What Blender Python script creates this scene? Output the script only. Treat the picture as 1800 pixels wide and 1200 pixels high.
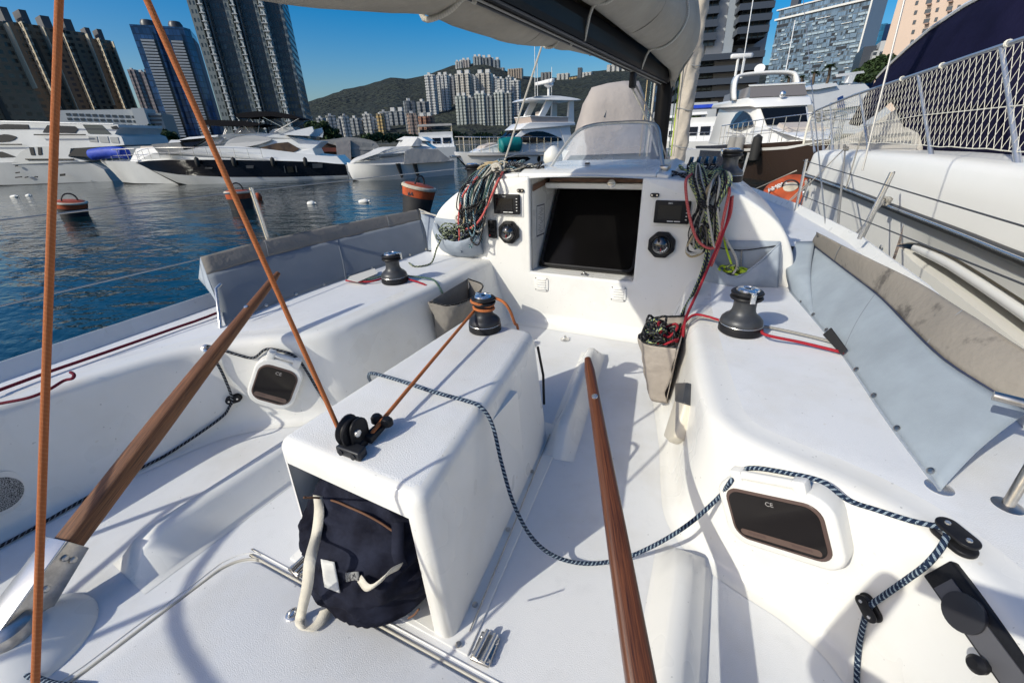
import bpy, bmesh, math, random
from mathutils import Vector, Matrix, noise
from mathutils.bvhtree import BVHTree
RND = random.Random(11)
S = bpy.context.scene
for o in list(bpy.data.objects): bpy.data.objects.remove(o)
COL = S.collection
rad = math.radians

# ---------------------------------------------------------------- camera
FPX = 740.0                                   # focal length in pixels of the 1800 x 1200 photograph
CAM = Vector((0.83, 0.0, 1.25))               # metres: x to starboard, y to the bow, z above the cockpit sole
def _axes(nadir=(958, 2130), bow=(1304, 229)):
    d = Vector((nadir[0]-900, -(nadir[1]-600), -FPX)).normalized(); up = -d
    b = Vector((bow[0]-900, -(bow[1]-600), -FPX)); b = (b-up*b.dot(up)).normalized()
    return Matrix((b.cross(up), b, up))
MC = _axes()
cam = bpy.data.cameras.new('camera'); camo = bpy.data.objects.new('camera', cam); COL.objects.link(camo)
camo.matrix_world = Matrix.Translation(CAM) @ MC.to_4x4()
cam.sensor_width = 36; cam.lens = FPX/1800*36; cam.clip_start = 0.03; cam.clip_end = 12000
S.camera = camo
# ---------------------------------------------------------------- world and sun
SUN_EL = rad(34); SUN_DIR = Vector((-0.42, -0.69, 0)).normalized()      # horizontal direction towards the sun
w = bpy.data.worlds.new('World'); S.world = w; w.use_nodes = True
nt = w.node_tree; nt.nodes.clear()
sky = nt.nodes.new('ShaderNodeTexSky'); sky.sky_type = 'NISHITA'; sky.sun_disc = False
sky.sun_elevation = SUN_EL; sky.sun_rotation = math.atan2(SUN_DIR.x, SUN_DIR.y)
sky.air_density = 1.0; sky.dust_density = 2.4; sky.ozone_density = 3.0; sky.altitude = 0
bg = nt.nodes.new('ShaderNodeBackground'); bg.inputs[1].default_value = 0.135
ow = nt.nodes.new('ShaderNodeOutputWorld')
hs = nt.nodes.new('ShaderNodeHueSaturation'); hs.inputs['Saturation'].default_value = 1.7; hs.inputs['Hue'].default_value = 0.502
nt.links.new(sky.outputs[0], hs.inputs['Color']); nt.links.new(hs.outputs[0], bg.inputs[0]); nt.links.new(bg.outputs[0], ow.inputs[0])
sl = bpy.data.lights.new('sun', 'SUN'); sl.energy = 3.6; sl.angle = rad(0.53); sl.color = (1.0, 0.965, 0.84)
so = bpy.data.objects.new('sun', sl); COL.objects.link(so)
sv = SUN_DIR*math.cos(SUN_EL)+Vector((0, 0, math.sin(SUN_EL)))
so.rotation_euler = sv.to_track_quat('Z', 'Y').to_euler(); so.location = (-20, -30, 40)
S.view_settings.view_transform = 'Standard'; S.view_settings.look = 'None'
S.view_settings.exposure = 0.0; S.view_settings.gamma = 1.0; S.view_settings.use_curve_mapping = False

# ---------------------------------------------------------------- measuring helpers (photograph pixel -> place)
def ray(px, py): return MC @ Vector((px-900, -(py-600), -FPX))
def Uz(px, py, z): r = ray(px, py); return CAM + r*((z-CAM.z)/r.z)
def Uy(px, py, y): r = ray(px, py); return CAM + r*((y-CAM.y)/r.y)
def Ux(px, py, x): r = ray(px, py); return CAM + r*((x-CAM.x)/r.x)
def Up(px, py, p0, n): r = ray(px, py); return CAM + r*((Vector(p0)-CAM).dot(n)/r.dot(n))
def Ud(px, py, d):                            # at horizontal distance d
    r = ray(px, py); return CAM + r*(d/math.hypot(r.x, r.y))
WATER = -0.75

# ---------------------------------------------------------------- materials
MATS = {}
def mat(name, col, rough=0.5, metal=0.0, var=0.0, vs=4.0, bump=0.0, bs=150.0, spec=0.5, col2=None, thr=None,
        alpha=1.0, trans=0.0, coat=0.0, stretch=None, detail=4.0, bdist=0.004, ior=1.45, uvmode=None, rvar=0.0):
    if name in MATS: return MATS[name]
    m = bpy.data.materials.new(name); m.use_nodes = True; n = m.node_tree; p = n.nodes['Principled BSDF']
    p.inputs['Base Color'].default_value = (*col, 1); p.inputs['Roughness'].default_value = rough
    p.inputs['Metallic'].default_value = metal; p.inputs['Specular IOR Level'].default_value = spec
    p.inputs['Alpha'].default_value = alpha; p.inputs['Transmission Weight'].default_value = trans
    p.inputs['Coat Weight'].default_value = coat; p.inputs['IOR'].default_value = ior
    tc = n.nodes.new('ShaderNodeTexCoord'); src = tc.outputs['UV' if uvmode else 'Object']
    if stretch:
        mp = n.nodes.new('ShaderNodeMapping'); mp.inputs['Scale'].default_value = stretch
        n.links.new(src, mp.inputs[0]); src = mp.outputs[0]
    if var or col2:
        nz = n.nodes.new('ShaderNodeTexNoise'); nz.inputs['Scale'].default_value = vs; nz.inputs['Detail'].default_value = detail
        nz.inputs['Roughness'].default_value = 0.65
        n.links.new(src, nz.inputs['Vector'])
        cr = n.nodes.new('ShaderNodeValToRGB'); e = cr.color_ramp.elements
        lo, hi = (0.3, 0.7) if thr is None else thr
        e[0].position = lo; e[1].position = hi
        a = col2 if col2 else tuple(max(0, c*(1-var)) for c in col); b = col if col2 else tuple(min(1, c*(1+var)) for c in col)
        e[0].color = (*a, 1); e[1].color = (*b, 1)
        n.links.new(nz.outputs[0], cr.inputs[0]); n.links.new(cr.outputs[0], p.inputs['Base Color'])
        if rvar:
            mr = n.nodes.new('ShaderNodeMapRange'); mr.inputs[3].default_value = max(0, rough-rvar); mr.inputs[4].default_value = min(1, rough+rvar)
            n.links.new(nz.outputs[0], mr.inputs[0]); n.links.new(mr.outputs[0], p.inputs['Roughness'])
    if bump:
        bn = n.nodes.new('ShaderNodeTexNoise'); bn.inputs['Scale'].default_value = bs; bn.inputs['Detail'].default_value = 3
        n.links.new(src, bn.inputs['Vector'])
        bp = n.nodes.new('ShaderNodeBump'); bp.inputs['Strength'].default_value = bump; bp.inputs['Distance'].default_value = bdist
        n.links.new(bn.outputs[0], bp.inputs['Height']); n.links.new(bp.outputs[0], p.inputs['Normal'])
    MATS[name] = m; return m
def rope_mat(name, base, fleck, nl=90.0, nv=2.0, amt=0.5, rough=0.75):
    """braided rope: UV u = metres along, v = turns round; diagonal flecks of a second yarn"""
    if name in MATS: return MATS[name]
    m = bpy.data.materials.new(name); m.use_nodes = True; n = m.node_tree; p = n.nodes['Principled BSDF']
    p.inputs['Roughness'].default_value = rough; p.inputs['Specular IOR Level'].default_value = 0.25
    tc = n.nodes.new('ShaderNodeTexCoord'); sx = n.nodes.new('ShaderNodeSeparateXYZ'); n.links.new(tc.outputs['UV'], sx.inputs[0])
    def M(op, a, b=None):
        k = n.nodes.new('ShaderNodeMath'); k.operation = op
        for i, v in ((0, a), (1, b)):
            if v is None: continue
            if isinstance(v, (int, float)): k.inputs[i].default_value = v
            else: n.links.new(v, k.inputs[i])
        return k.outputs[0]
    u = M('MULTIPLY', sx.outputs[0], nl); v = M('MULTIPLY', sx.outputs[1], nv)
    a = M('FRACT', M('ADD', u, v)); b = M('FRACT', M('MULTIPLY', M('SUBTRACT', u, M('MULTIPLY', v, 2.0)), 3.0))
    nzr = n.nodes.new('ShaderNodeTexNoise'); nzr.inputs['Scale'].default_value = 1.0; nzr.inputs['Detail'].default_value = 1
    cvx = n.nodes.new('ShaderNodeCombineXYZ'); n.links.new(M('MULTIPLY', u, 1.7), cvx.inputs[0]); n.links.new(M('MULTIPLY', v, 2.3), cvx.inputs[1]); n.links.new(cvx.outputs[0], nzr.inputs['Vector'])
    t = M('MULTIPLY', M('MULTIPLY', M('LESS_THAN', a, amt), M('LESS_THAN', b, 0.78)), M('GREATER_THAN', nzr.outputs[0], 0.40))
    mx = n.nodes.new('ShaderNodeMix'); mx.data_type = 'RGBA'
    mx.inputs[6].default_value = (*base, 1); mx.inputs[7].default_value = (*fleck, 1)
    n.links.new(t, mx.inputs[0]); n.links.new(mx.outputs[2], p.inputs['Base Color'])
    bp = n.nodes.new('ShaderNodeBump'); bp.inputs['Strength'].default_value = 0.6; bp.inputs['Distance'].default_value = 0.002
    hh = M('ADD', M('ABSOLUTE', M('SINE', M('MULTIPLY', M('ADD', u, v), 6.28*2))), M('ABSOLUTE', M('SINE', M('MULTIPLY', M('SUBTRACT', u, v), 6.28*2))))
    n.links.new(hh, bp.inputs['Height']); n.links.new(bp.outputs[0], p.inputs['Normal'])
    MATS[name] = m; return m

# ---------------------------------------------------------------- objects
WM = {}
def add(name, V, F, m, parent=None, smooth=False, uv=None, local=False, mids=None, kind=None):
    me = bpy.data.meshes.new(name); me.from_pydata([tuple(v) for v in V], [], F)
    for k in (m if isinstance(m, (list, tuple)) else [m]): me.materials.append(k)
    if mids: me.polygons.foreach_set('material_index', mids)
    if smooth: me.polygons.foreach_set('use_smooth', [True]*len(me.polygons))
    if uv:
        L = me.uv_layers.new(name='UVMap')
        for pl in me.polygons:
            for li, c in zip(pl.loop_indices, uv[pl.index]): L.data[li].uv = c
    me.update()
    o = bpy.data.objects.new(name, me); COL.objects.link(o)
    if parent is not None:
        o.parent = parent
        if not local and parent in WM: o.matrix_parent_inverse = WM[parent].inverted()
    if kind: o['kind'] = kind
    return o
def fixn(o):
    b = bmesh.new(); b.from_mesh(o.data); bmesh.ops.recalc_face_normals(b, faces=b.faces); b.to_mesh(o.data); b.free(); return o
def bevel(o, wd, seg=3, ang=30):
    md = o.modifiers.new('bevel', 'BEVEL'); md.width = wd; md.segments = seg; md.limit_method = 'ANGLE'; md.angle_limit = rad(ang)
    for p in o.data.polygons: p.use_smooth = True
    return o
def autosmooth(o, ang=35):
    b = bmesh.new(); b.from_mesh(o.data)
    for e in b.edges: e.smooth = not (len(e.link_faces) == 2 and e.calc_face_angle(0) > rad(ang))
    for f in b.faces: f.smooth = True
    b.to_mesh(o.data); b.free(); return o
def thing(name, label, cat, loc=(0, 0, 0), rz=0.0, group=None):
    o = bpy.data.objects.new(name, None); COL.objects.link(o); o.empty_display_size = 0.2
    o.location = loc; o.rotation_euler = (0, 0, rz); o['label'] = label; o['category'] = cat
    if group: o['group'] = group
    WM[o] = Matrix.Translation(Vector(loc)) @ Matrix.Rotation(rz, 4, 'Z'); return o
def tag(o, label, cat, group=None, kind=None):
    if label: o['label'] = label
    if cat: o['category'] = cat
    if group: o['group'] = group
    if kind: o['kind'] = kind
    return o
# shapes return (V, F)
def box(c, s, rz=0.0):
    x, y, z = s[0]/2, s[1]/2, s[2]/2; ca, sa = math.cos(rz), math.sin(rz)
    V = [Vector((c[0]+a*x*ca-b*y*sa, c[1]+a*x*sa+b*y*ca, c[2]+d*z)) for d in (-1, 1) for a, b in ((-1, -1), (1, -1), (1, 1), (-1, 1))]
    return V, [(3, 2, 1, 0), (4, 5, 6, 7), (0, 1, 5, 4), (1, 2, 6, 5), (2, 3, 7, 6), (3, 0, 4, 7)]
def obox(c, ax, ay, az, s):
    V = [Vector(c)+ax*(a*s[0]/2)+ay*(b*s[1]/2)+az*(d*s[2]/2) for d in (-1, 1) for a, b in ((-1, -1), (1, -1), (1, 1), (-1, 1))]
    return V, [(3, 2, 1, 0), (4, 5, 6, 7), (0, 1, 5, 4), (1, 2, 6, 5), (2, 3, 7, 6), (3, 0, 4, 7)]
def join(*parts):
    V, F = [], []
    for v, f in parts:
        b = len(V); V += list(v); F += [tuple(i+b for i in q) for q in f]
    return V, F
def frame_of(t):
    t = t.normalized(); a = Vector((0, 0, 1)) if abs(t.z) < 0.9 else Vector((1, 0, 0))
    n = t.cross(a).normalized(); return n, t.cross(n).normalized()
def spline(P, n=8, closed=False):
    P = [Vector(p) for p in P]; out = []
    N = len(P); R = range(N if closed else N-1)
    for i in R:
        p1, p2 = P[i], P[(i+1) % N]
        p0 = P[(i-1) % N] if (closed or i > 0) else p1*2-p2
        p3 = P[(i+2) % N] if (closed or i+2 < N) else p2*2-p1
        for k in range(n):
            t = k/n
            out.append(0.5*((2*p1)+(p2-p0)*t+(2*p0-5*p1+4*p2-p3)*t*t+(3*p1-p0-3*p2+p3)*t*t*t))
    if not closed: out.append(P[-1].copy())
    return out
def tube(P, r, sides=8, closed=False, caps=True):
    """tube round a polyline, parallel-transported; returns V, F, UV"""
    P = [Vector(p) for p in P]; N = len(P); rr = r if isinstance(r, (list, tuple)) else [r]*N
    V, F, UV = [], [], []; n = None; L = [0.0]
    for i in range(1, N): L.append(L[-1]+(P[i]-P[i-1]).length)
    for i in range(N):
        a = P[(i-1) % N] if (closed or i > 0) else P[i]; b = P[(i+1) % N] if (closed or i < N-1) else P[i]
        t = (b-a)
        if t.length < 1e-9: t = Vector((0, 0, 1))
        t.normalize()
        if n is None: n, _ = frame_of(t)
        n = (n-t*n.dot(t))
        if n.length < 1e-6: n, _ = frame_of(t)
        n.normalize(); bb = t.cross(n)
        for k in range(sides):
            q = 2*math.pi*k/sides; V.append(P[i]+(n*math.cos(q)+bb*math.sin(q))*rr[i])
    M = N if closed else N-1
    Lc = L+[L[-1]+(P[0]-P[-1]).length]
    for i in range(M):
        j = (i+1) % N
        for k in range(sides):
            k2 = (k+1) % sides
            F.append((i*sides+k, i*sides+k2, j*sides+k2, j*sides+k))
            u0, u1, v0, v1 = Lc[i], Lc[i+1], k/sides, (k+1)/sides
            UV.append(((u0, v0), (u0, v1), (u1, v1), (u1, v0)))
    if caps and not closed:
        F.append(tuple(range(sides-1, -1, -1))); UV.append(((0, 0),)*sides)
        F.append(tuple((N-1)*sides+k for k in range(sides))); UV.append(((0, 0),)*sides)
    return V, F, UV
def rope(name, P, r, m, parent=None, n=8, closed=False, sides=8):
    Q = spline(P, n, closed) if n > 1 else [Vector(p) for p in P]
    V, F, UV = tube(Q, r, sides, closed); return add(name, V, F, m, parent, True, UV)
def tubeo(name, P, r, m, parent=None, sides=8, closed=False, local=False):
    V, F, UV = tube(P, r, sides, closed); o = add(name, V, F, m, parent, True, None, local); return autosmooth(o, 50)
def lathe(prof, c=(0, 0, 0), seg=32, axis=None):
    """prof: list of (r, z)"""
    c = Vector(c); V, F = [], []
    if axis is None: X, Y, Z = Vector((1, 0, 0)), Vector((0, 1, 0)), Vector((0, 0, 1))
    else: Z = Vector(axis).normalized(); X, Y = frame_of(Z)
    for r, z in prof:
        for k in range(seg):
            q = 2*math.pi*k/seg; V.append(c+X*(r*math.cos(q))+Y*(r*math.sin(q))+Z*z)
    for i in range(len(prof)-1):
        for k in range(seg):
            k2 = (k+1) % seg; F.append((i*seg+k, i*seg+k2, (i+1)*seg+k2, (i+1)*seg+k))
    F.append(tuple(range(seg-1, -1, -1))); F.append(tuple((len(prof)-1)*seg+k for k in range(seg)))
    return V, F
def prism(poly, d):
    """poly: list of 3D points (planar), extruded by vector d"""
    P = [Vector(p) for p in poly]; d = Vector(d); n = len(P)
    V = P+[p+d for p in P]
    F = [tuple(range(n-1, -1, -1)), tuple(range(n, 2*n))]+[(i, (i+1) % n, n+(i+1) % n, n+i) for i in range(n)]
    return V, F
def rrect(w, h, r, n=5):
    out = []
    for cx, cy, a0 in ((w/2-r, h/2-r, 0), (-w/2+r, h/2-r, 90), (-w/2+r, -h/2+r, 180), (w/2-r, -h/2+r, 270)):
        for k in range(n+1):
            a = rad(a0+90*k/n); out.append((cx+r*math.cos(a), cy+r*math.sin(a)))
    return out
def solid(name, VF, m, parent=None, bev=0.0, seg=3, smooth=None, local=False):
    o = add(name, VF[0], VF[1], m, parent, False, None, local); fixn(o)
    if bev: bevel(o, bev, seg)
    elif smooth: autosmooth(o, smooth)
    return o
def grid_faces(nu, nv, off=0, cu=False):
    F = []
    for i in range(nu if cu else nu-1):
        for j in range(nv-1):
            a = off+i*nv+j; b = off+((i+1) % nu)*nv+j; F.append((a, b, b+1, a+1))
    return F
def lerp(a, b, t): return a+(b-a)*t
def interp(tab, x):
    if x <= tab[0][0]: return tab[0][1]
    for (x0, y0), (x1, y1) in zip(tab, tab[1:]):
        if x <= x1: return y0+(y1-y0)*(x-x0)/(x1-x0)
    return tab[-1][1]
def text_obj(name, s, size, loc, right, up, m, parent=None, depth=0.001):
    cu = bpy.data.curves.new(name, 'FONT'); cu.body = s; cu.size = size; cu.extrude = depth; cu.align_x = 'CENTER'; cu.align_y = 'CENTER'
    o = bpy.data.objects.new(name, cu); COL.objects.link(o)
    dg = bpy.context.evaluated_depsgraph_get(); me = bpy.data.meshes.new_from_object(o.evaluated_get(dg))
    bpy.data.objects.remove(o); me.materials.clear(); me.materials.append(m)
    R_ = Vector(right).normalized(); U_ = Vector(up); U_ = (U_-R_*U_.dot(R_)).normalized(); N_ = R_.cross(U_)
    MT = Matrix((R_, U_, N_)).transposed().to_4x4(); MT.translation = Vector(loc); me.transform(MT)
    o = bpy.data.objects.new(name, me); COL.objects.link(o)
    if parent is not None:
        o.parent = parent
        if parent in WM: o.matrix_parent_inverse = WM[parent].inverted()
    return o

# palette
def deck_mat(name, col, rough, bump, bs, bdist, grime, gs=1.0, coat=0.0):
    """white gelcoat with faint grime blotches, water streaks and specks of dirt"""
    m = mat(name, col, rough, bump=bump, bs=bs, bdist=bdist, coat=coat); n = m.node_tree; p = n.nodes['Principled BSDF']
    tc = n.nodes.new('ShaderNodeTexCoord'); prev = None
    def noise_t(sc, det, lo, hi, st=(1, 1, 1)):
        mp = n.nodes.new('ShaderNodeMapping'); mp.inputs['Scale'].default_value = st; n.links.new(tc.outputs['Object'], mp.inputs[0])
        k = n.nodes.new('ShaderNodeTexNoise'); k.inputs['Scale'].default_value = sc; k.inputs['Detail'].default_value = det; k.inputs['Roughness'].default_value = .7; n.links.new(mp.outputs[0], k.inputs['Vector'])
        r = n.nodes.new('ShaderNodeMapRange'); r.inputs[1].default_value = lo; r.inputs[2].default_value = hi; n.links.new(k.outputs[0], r.inputs[0]); return r.outputs[0]
    base = None
    for (fac, cc, amt) in ((noise_t(1.7*gs, 4, .50, .78), tuple(x*y for x, y in zip(col, (.84, .80, .72))), grime), (noise_t(9*gs, 3, .56, .80, (1, 1, .25)), tuple(x*.86 for x in col), grime*.8), (noise_t(70, 1, .765, .78), tuple(x*.45 for x in col), .55), (noise_t(24, 2, .73, .78), tuple(x*y for x, y in zip(col, (.8, .74, .64))), .45)):
        mu = n.nodes.new('ShaderNodeMath'); mu.operation = 'MULTIPLY'; mu.inputs[1].default_value = amt; n.links.new(fac, mu.inputs[0])
        mx = n.nodes.new('ShaderNodeMix'); mx.data_type = 'RGBA'; n.links.new(mu.outputs[0], mx.inputs[0]); mx.inputs[7].default_value = (*cc, 1)
        if prev is None: mx.inputs[6].default_value = (*col, 1)
        else: n.links.new(prev, mx.inputs[6])
        prev = mx.outputs[2]
    n.links.new(prev, p.inputs['Base Color'])
    r = n.nodes.new('ShaderNodeMapRange'); r.inputs[3].default_value = rough-.06; r.inputs[4].default_value = rough+.14; n.links.new(noise_t(4, 2, .3, .7), r.inputs[0]); n.links.new(r.outputs[0], p.inputs['Roughness'])
    return m
GEL = deck_mat('white gelcoat', (0.755, 0.745, 0.71), 0.28, 0.05, 60, .004, .55, 1.0, .12)
NSK = deck_mat('nonskid gelcoat', (0.72, 0.725, 0.73), 0.55, 0.4, 420, .0025, .6, 1.3)
NSKB = deck_mat('coarse nonskid gelcoat', (0.75, 0.75, 0.745), 0.42, 0.7, 300, .003, .5, 1.6)
CREAM = mat('cream sealant', (0.52, 0.49, 0.42), 0.5, var=0.06, vs=8)
STEEL = mat('polished steel', (0.66, 0.65, 0.63), 0.26, 0.85, var=0.05, vs=20)
DULLST = mat('weathered steel', (0.52, 0.49, 0.45), 0.34, 1.0, var=0.25, vs=30)
BLACK = mat('black plastic', (0.013, 0.013, 0.015), 0.45, spec=.25, var=0.3, vs=30, bump=0.1, bs=200)
BLACKG = mat('gloss black', (0.008, 0.008, 0.009), 0.12)
ANOD = mat('grey anodised alloy', (0.055, 0.058, 0.064), 0.42, 0.3, var=0.18, vs=25, rvar=0.1)
DARKANOD = mat('dark anodised alloy', (0.028, 0.03, 0.036), 0.45, 0.4, var=0.2, vs=25)
CHROME = mat('chrome', (0.72, 0.72, 0.72), 0.16, 0.9)
SMOKE = mat('smoked acrylic', (0.004, 0.0037, 0.0037), 0.12, spec=0.12)
CLOTHG = mat('grey sailcloth', (0.30, 0.34, 0.39), 0.8, var=0.10, vs=6, bump=0.35, bs=40, bdist=0.01)
CLOTHT = mat('taupe canvas', (0.22, 0.20, 0.175), 0.85, var=0.10, vs=5, bump=0.35, bs=45, bdist=0.01)
CLOTHD = mat('stained taupe canvas', (0.25, 0.228, 0.20), 0.8, vs=5.5, col2=(0.115, 0.105, 0.095), thr=(0.36, 0.44), bump=0.3, bs=45, bdist=0.01, detail=6)
SAIL = mat('sail cover canvas', (0.31, 0.285, 0.24), 0.85, var=0.12, vs=3, bump=0.5, bs=9, bdist=0.03)
ORANGE = rope_mat('orange rope', (0.50, 0.155, 0.05), (0.56, 0.20, 0.075), 150, 2, 0.4)
BLUEFL = rope_mat('blue flecked rope', (0.012, 0.026, 0.06), (0.36, 0.45, 0.52), 75, 2, 0.36)
DARKFL = rope_mat('dark flecked rope', (0.012, 0.014, 0.02), (0.25, 0.28, 0.32), 60, 2, 0.3)
REDR = rope_mat('red rope', (0.40, 0.02, 0.035), (0.50, 0.05, 0.06), 120, 2, 0.3)
MAROON = rope_mat('maroon rope', (0.16, 0.012, 0.03), (0.22, 0.03, 0.05), 120, 2, 0.3)
LIMER = rope_mat('lime and navy rope', (0.016, 0.04, 0.12), (0.66, 0.74, 0.26), 44, 2, 0.60)
BLKR = rope_mat('black rope', (0.012, 0.012, 0.014), (0.28, 0.28, 0.27), 40, 2, 0.12)
WHTR = rope_mat('off-white rope', (0.56, 0.53, 0.46), (0.42, 0.40, 0.35), 70, 2, 0.3)
TANR = rope_mat('tan rope', (0.50, 0.40, 0.24), (0.38, 0.30, 0.18), 70, 2, 0.3)
TEALR = rope_mat('teal rope', (0.03, 0.10, 0.14), (0.45, 0.52, 0.52), 48, 2, 0.4)
GREENR = rope_mat('green rope', (0.05, 0.11, 0.09), (0.16, 0.22, 0.19), 60, 2, 0.4)
LIMEONLY = rope_mat('neon rope', (0.55, 0.72, 0.05), (0.42, 0.58, 0.05), 60, 2, 0.3)
CORALR = rope_mat('coral rope', (0.58, 0.11, 0.10), (0.66, 0.2, 0.18), 70, 2, 0.3)
GREYR = rope_mat('weathered grey rope', (0.36, 0.345, 0.31), (0.27, 0.26, 0.24), 60, 2, 0.4)

# ================================================================ the setting: water
def water_material():
    m = bpy.data.materials.new('harbour water'); m.use_nodes = True; n = m.node_tree; p = n.nodes['Principled BSDF']
    p.inputs['Base Color'].default_value = (0.004, 0.017, 0.022, 1); p.inputs['Roughness'].default_value = 0.06
    p.inputs['IOR'].default_value = 1.33; p.inputs['Specular IOR Level'].default_value = 0.5
    tc = n.nodes.new('ShaderNodeTexCoord'); prev = None
    for sc, st, dist in ((0.55, (1.0, 1.9, 1), 0.30), (2.1, (1.0, 2.1, 1), 0.09), (7.0, (1.0, 1.6, 1), 0.022)):
        mp = n.nodes.new('ShaderNodeMapping'); mp.inputs['Scale'].default_value = st; mp.inputs['Rotation'].default_value = (0, 0, rad(-28))
        nz = n.nodes.new('ShaderNodeTexNoise'); nz.inputs['Scale'].default_value = sc; nz.inputs['Detail'].default_value = 3; nz.inputs['Roughness'].default_value = 0.5
        n.links.new(tc.outputs['Object'], mp.inputs[0]); n.links.new(mp.outputs[0], nz.inputs['Vector'])
        b = n.nodes.new('ShaderNodeBump'); b.inputs['Strength'].default_value = 0.27; b.inputs['Distance'].default_value = dist
        n.links.new(nz.outputs[0], b.inputs['Height'])
        if prev: n.links.new(prev.outputs[0], b.inputs['Normal'])
        prev = b
    n.links.new(prev.outputs[0], p.inputs['Normal']); return m
V = [(-6000, -6000, WATER), (6000, -6000, WATER), (6000, 6000, WATER), (-6000, 6000, WATER)]
o = add('harbour_water', V, [(0, 1, 2, 3)], water_material()); o['kind'] = 'structure'

# ================================================================ our own yacht
YA = thing('sailing_yacht', 'white sailing yacht in the foreground with open cockpit, twin wooden tillers and winches', 'sailing yacht', (0, 2.0, WATER))
HB = [(-1.3, 1.55), (0, 1.66), (1.3, 1.74), (2.7, 1.80), (4, 1.74), (5.5, 1.50), (7, 1.10), (8.5, 0.55), (9.6, 0.03)]
def hb(y): return interp(HB, y)
DZ = 0.45
OUT_S = [(.70, 2.70), (.735, 2.2), (.775, 1.9), (.82, 1.6), (.862, 1.36), (.895, 1.23), (.965, 1.145), (1.08, 1.09), (1.21, 1.04), (1.33, .95), (1.41, .78), (1.45, .5), (1.46, 0), (1.46, -1.25)]
OUT_P = [(-.68, 2.70), (-.70, 2.2), (-.73, 1.75), (-.752, 1.42), (-.772, 1.31), (-.825, 1.215), (-.95, 1.115), (-1.08, 1.03), (-1.19, .93), (-1.27, .80), (-1.34, .55), (-1.39, .3), (-1.42, 0), (-1.44, -1.25)]
def side_deck(outl, sg, name):
    O = [Vector((p.x, p.y)) for p in spline([Vector((a, b, 0)) for a, b in outl], 7)]
    prof = [(-.105, .4512), (-.1, .4502), (-0.052, .4500), (-.034, .4496), (-.018, .446), (-.006, .439), (.003, .428), (.009, .412), (.014, .36), (.022, .26), (.032, .12), (.037, .06), (.045, .028), (.058, .011), (.075, .004), (.09, .0015)]
    V, F, mi = [], [], []; nv = len(prof)+2
    for i, q in enumerate(O):
        t = (O[min(i+1, len(O)-1)]-O[max(i-1, 0)]).normalized()
        n = Vector((t.y, -t.x)) if sg > 0 else Vector((-t.y, t.x))
        ex = 0.10*max(0, (q.y-1.6)/1.1) if q.y > 1.6 else 0.0      # the seat front leans in towards the bulkhead
        ring = [Vector((sg*hb(q.y), q.y, DZ)), Vector((lerp(q.x-n.x*.105, sg*hb(q.y), .5), q.y-n.y*.04, DZ+0.004))]
        for a, z in prof:
            k = a+ex*max(0, (0.44-z)/0.44); ring.append(Vector((q.x+n.x*k, q.y+n.y*k, z)))
        V += ring
    F = grid_faces(len(O), nv)
    for i in range(len(O)-1):
        for j in range(nv-1): mi.append(1 if j < 2 else 0)
    o = add(name, V, F, [GEL, NSK], YA, True, None, False, mi); fixn(o); return o
sdS = side_deck(OUT_S, 1, 'side_deck'); sdP = side_deck(OUT_P, -1, 'side_deck')
solid('cockpit_sole', box((0, .72, -.03), (2.98, 4.0, .06)), NSK, YA)
# hull and toe rails
ys = [-1.25+k*(10.85/60) for k in range(61)]
for sg in (1, -1):
    V = []
    for y in ys:
        b = hb(y)
        for f, z in ((1, DZ-.001), (1.0, .30), (.985, 0.0), (.94, -.4), (.85, WATER), (.6, -1.1)): V.append((sg*b*f, y, z))
    fixn(add('hull', V, grid_faces(len(ys), 6), GEL, YA, True))
    V = []
    for y in ys:
        b = hb(y); a = sg*b
        V += [(a+sg*.004, y, DZ-.05), (a+sg*.006, y, DZ+.062), (a-sg*.012, y, DZ+.066), (a-sg*.055, y, DZ+.002)]
    F = grid_faces(len(ys), 4)
    tr = add('toe_rail', V, F, GEL, YA, True); fixn(tr); autosmooth(tr, 30)
V, F = prism([(-1.5, -1.25, DZ), (1.5, -1.25, DZ), (1.3, -1.25, -1.0), (-1.3, -1.25, -1.0)], (0, -.02, 0)); 
# fore deck
V = []
yf = [2.71+k*(6.85/30) for k in range(31)]
for y in yf:
    b = hb(y)
    for t in (-1, -.8, -.5, -.2, .2, .5, .8, 1): V.append((t*b, y, DZ+.05*(1-t*t)))
add('fore_deck', V, [q for q in grid_faces(len(yf), 8) if not any(abs(V[i][0]) < 1.0 and V[i][1] < 3.5 for i in q)], NSK, YA, True)
# cabin trunk
TR = [(1.22, .40), (1.205, .56), (1.175, .66), (1.105, .775), (.99, .87), (.84, .948), (.6, 1.0), (.3, 1.022), (0, 1.03)]
ring = [(-x, z) for x, z in TR]+[(x, z) for x, z in TR[::-1][1:]]
ring = [(p.x, p.z) for p in spline([Vector((x, 0, z)) for x, z in ring], 4)]
V = []
yt = [2.675, 2.70, 2.76, 3.0, 3.5, 4.2, 5.0, 5.8, 6.6, 7.2, 7.6]
for y in yt:
    t = max(0, (y-2.75)/4.85); sx = 1-.55*t*t-.05*t; hz = (1-.55*t*t)
    ed = .985 if y < 2.69 else 1.0
    for x, z in ring: V.append((x*sx*ed, y, .40+(z-.40)*hz*ed+(.0 if t < .98 else -.1)))
trunk = add('cabin_trunk', V, grid_faces(len(yt), len(ring)), GEL, YA, True)
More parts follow.
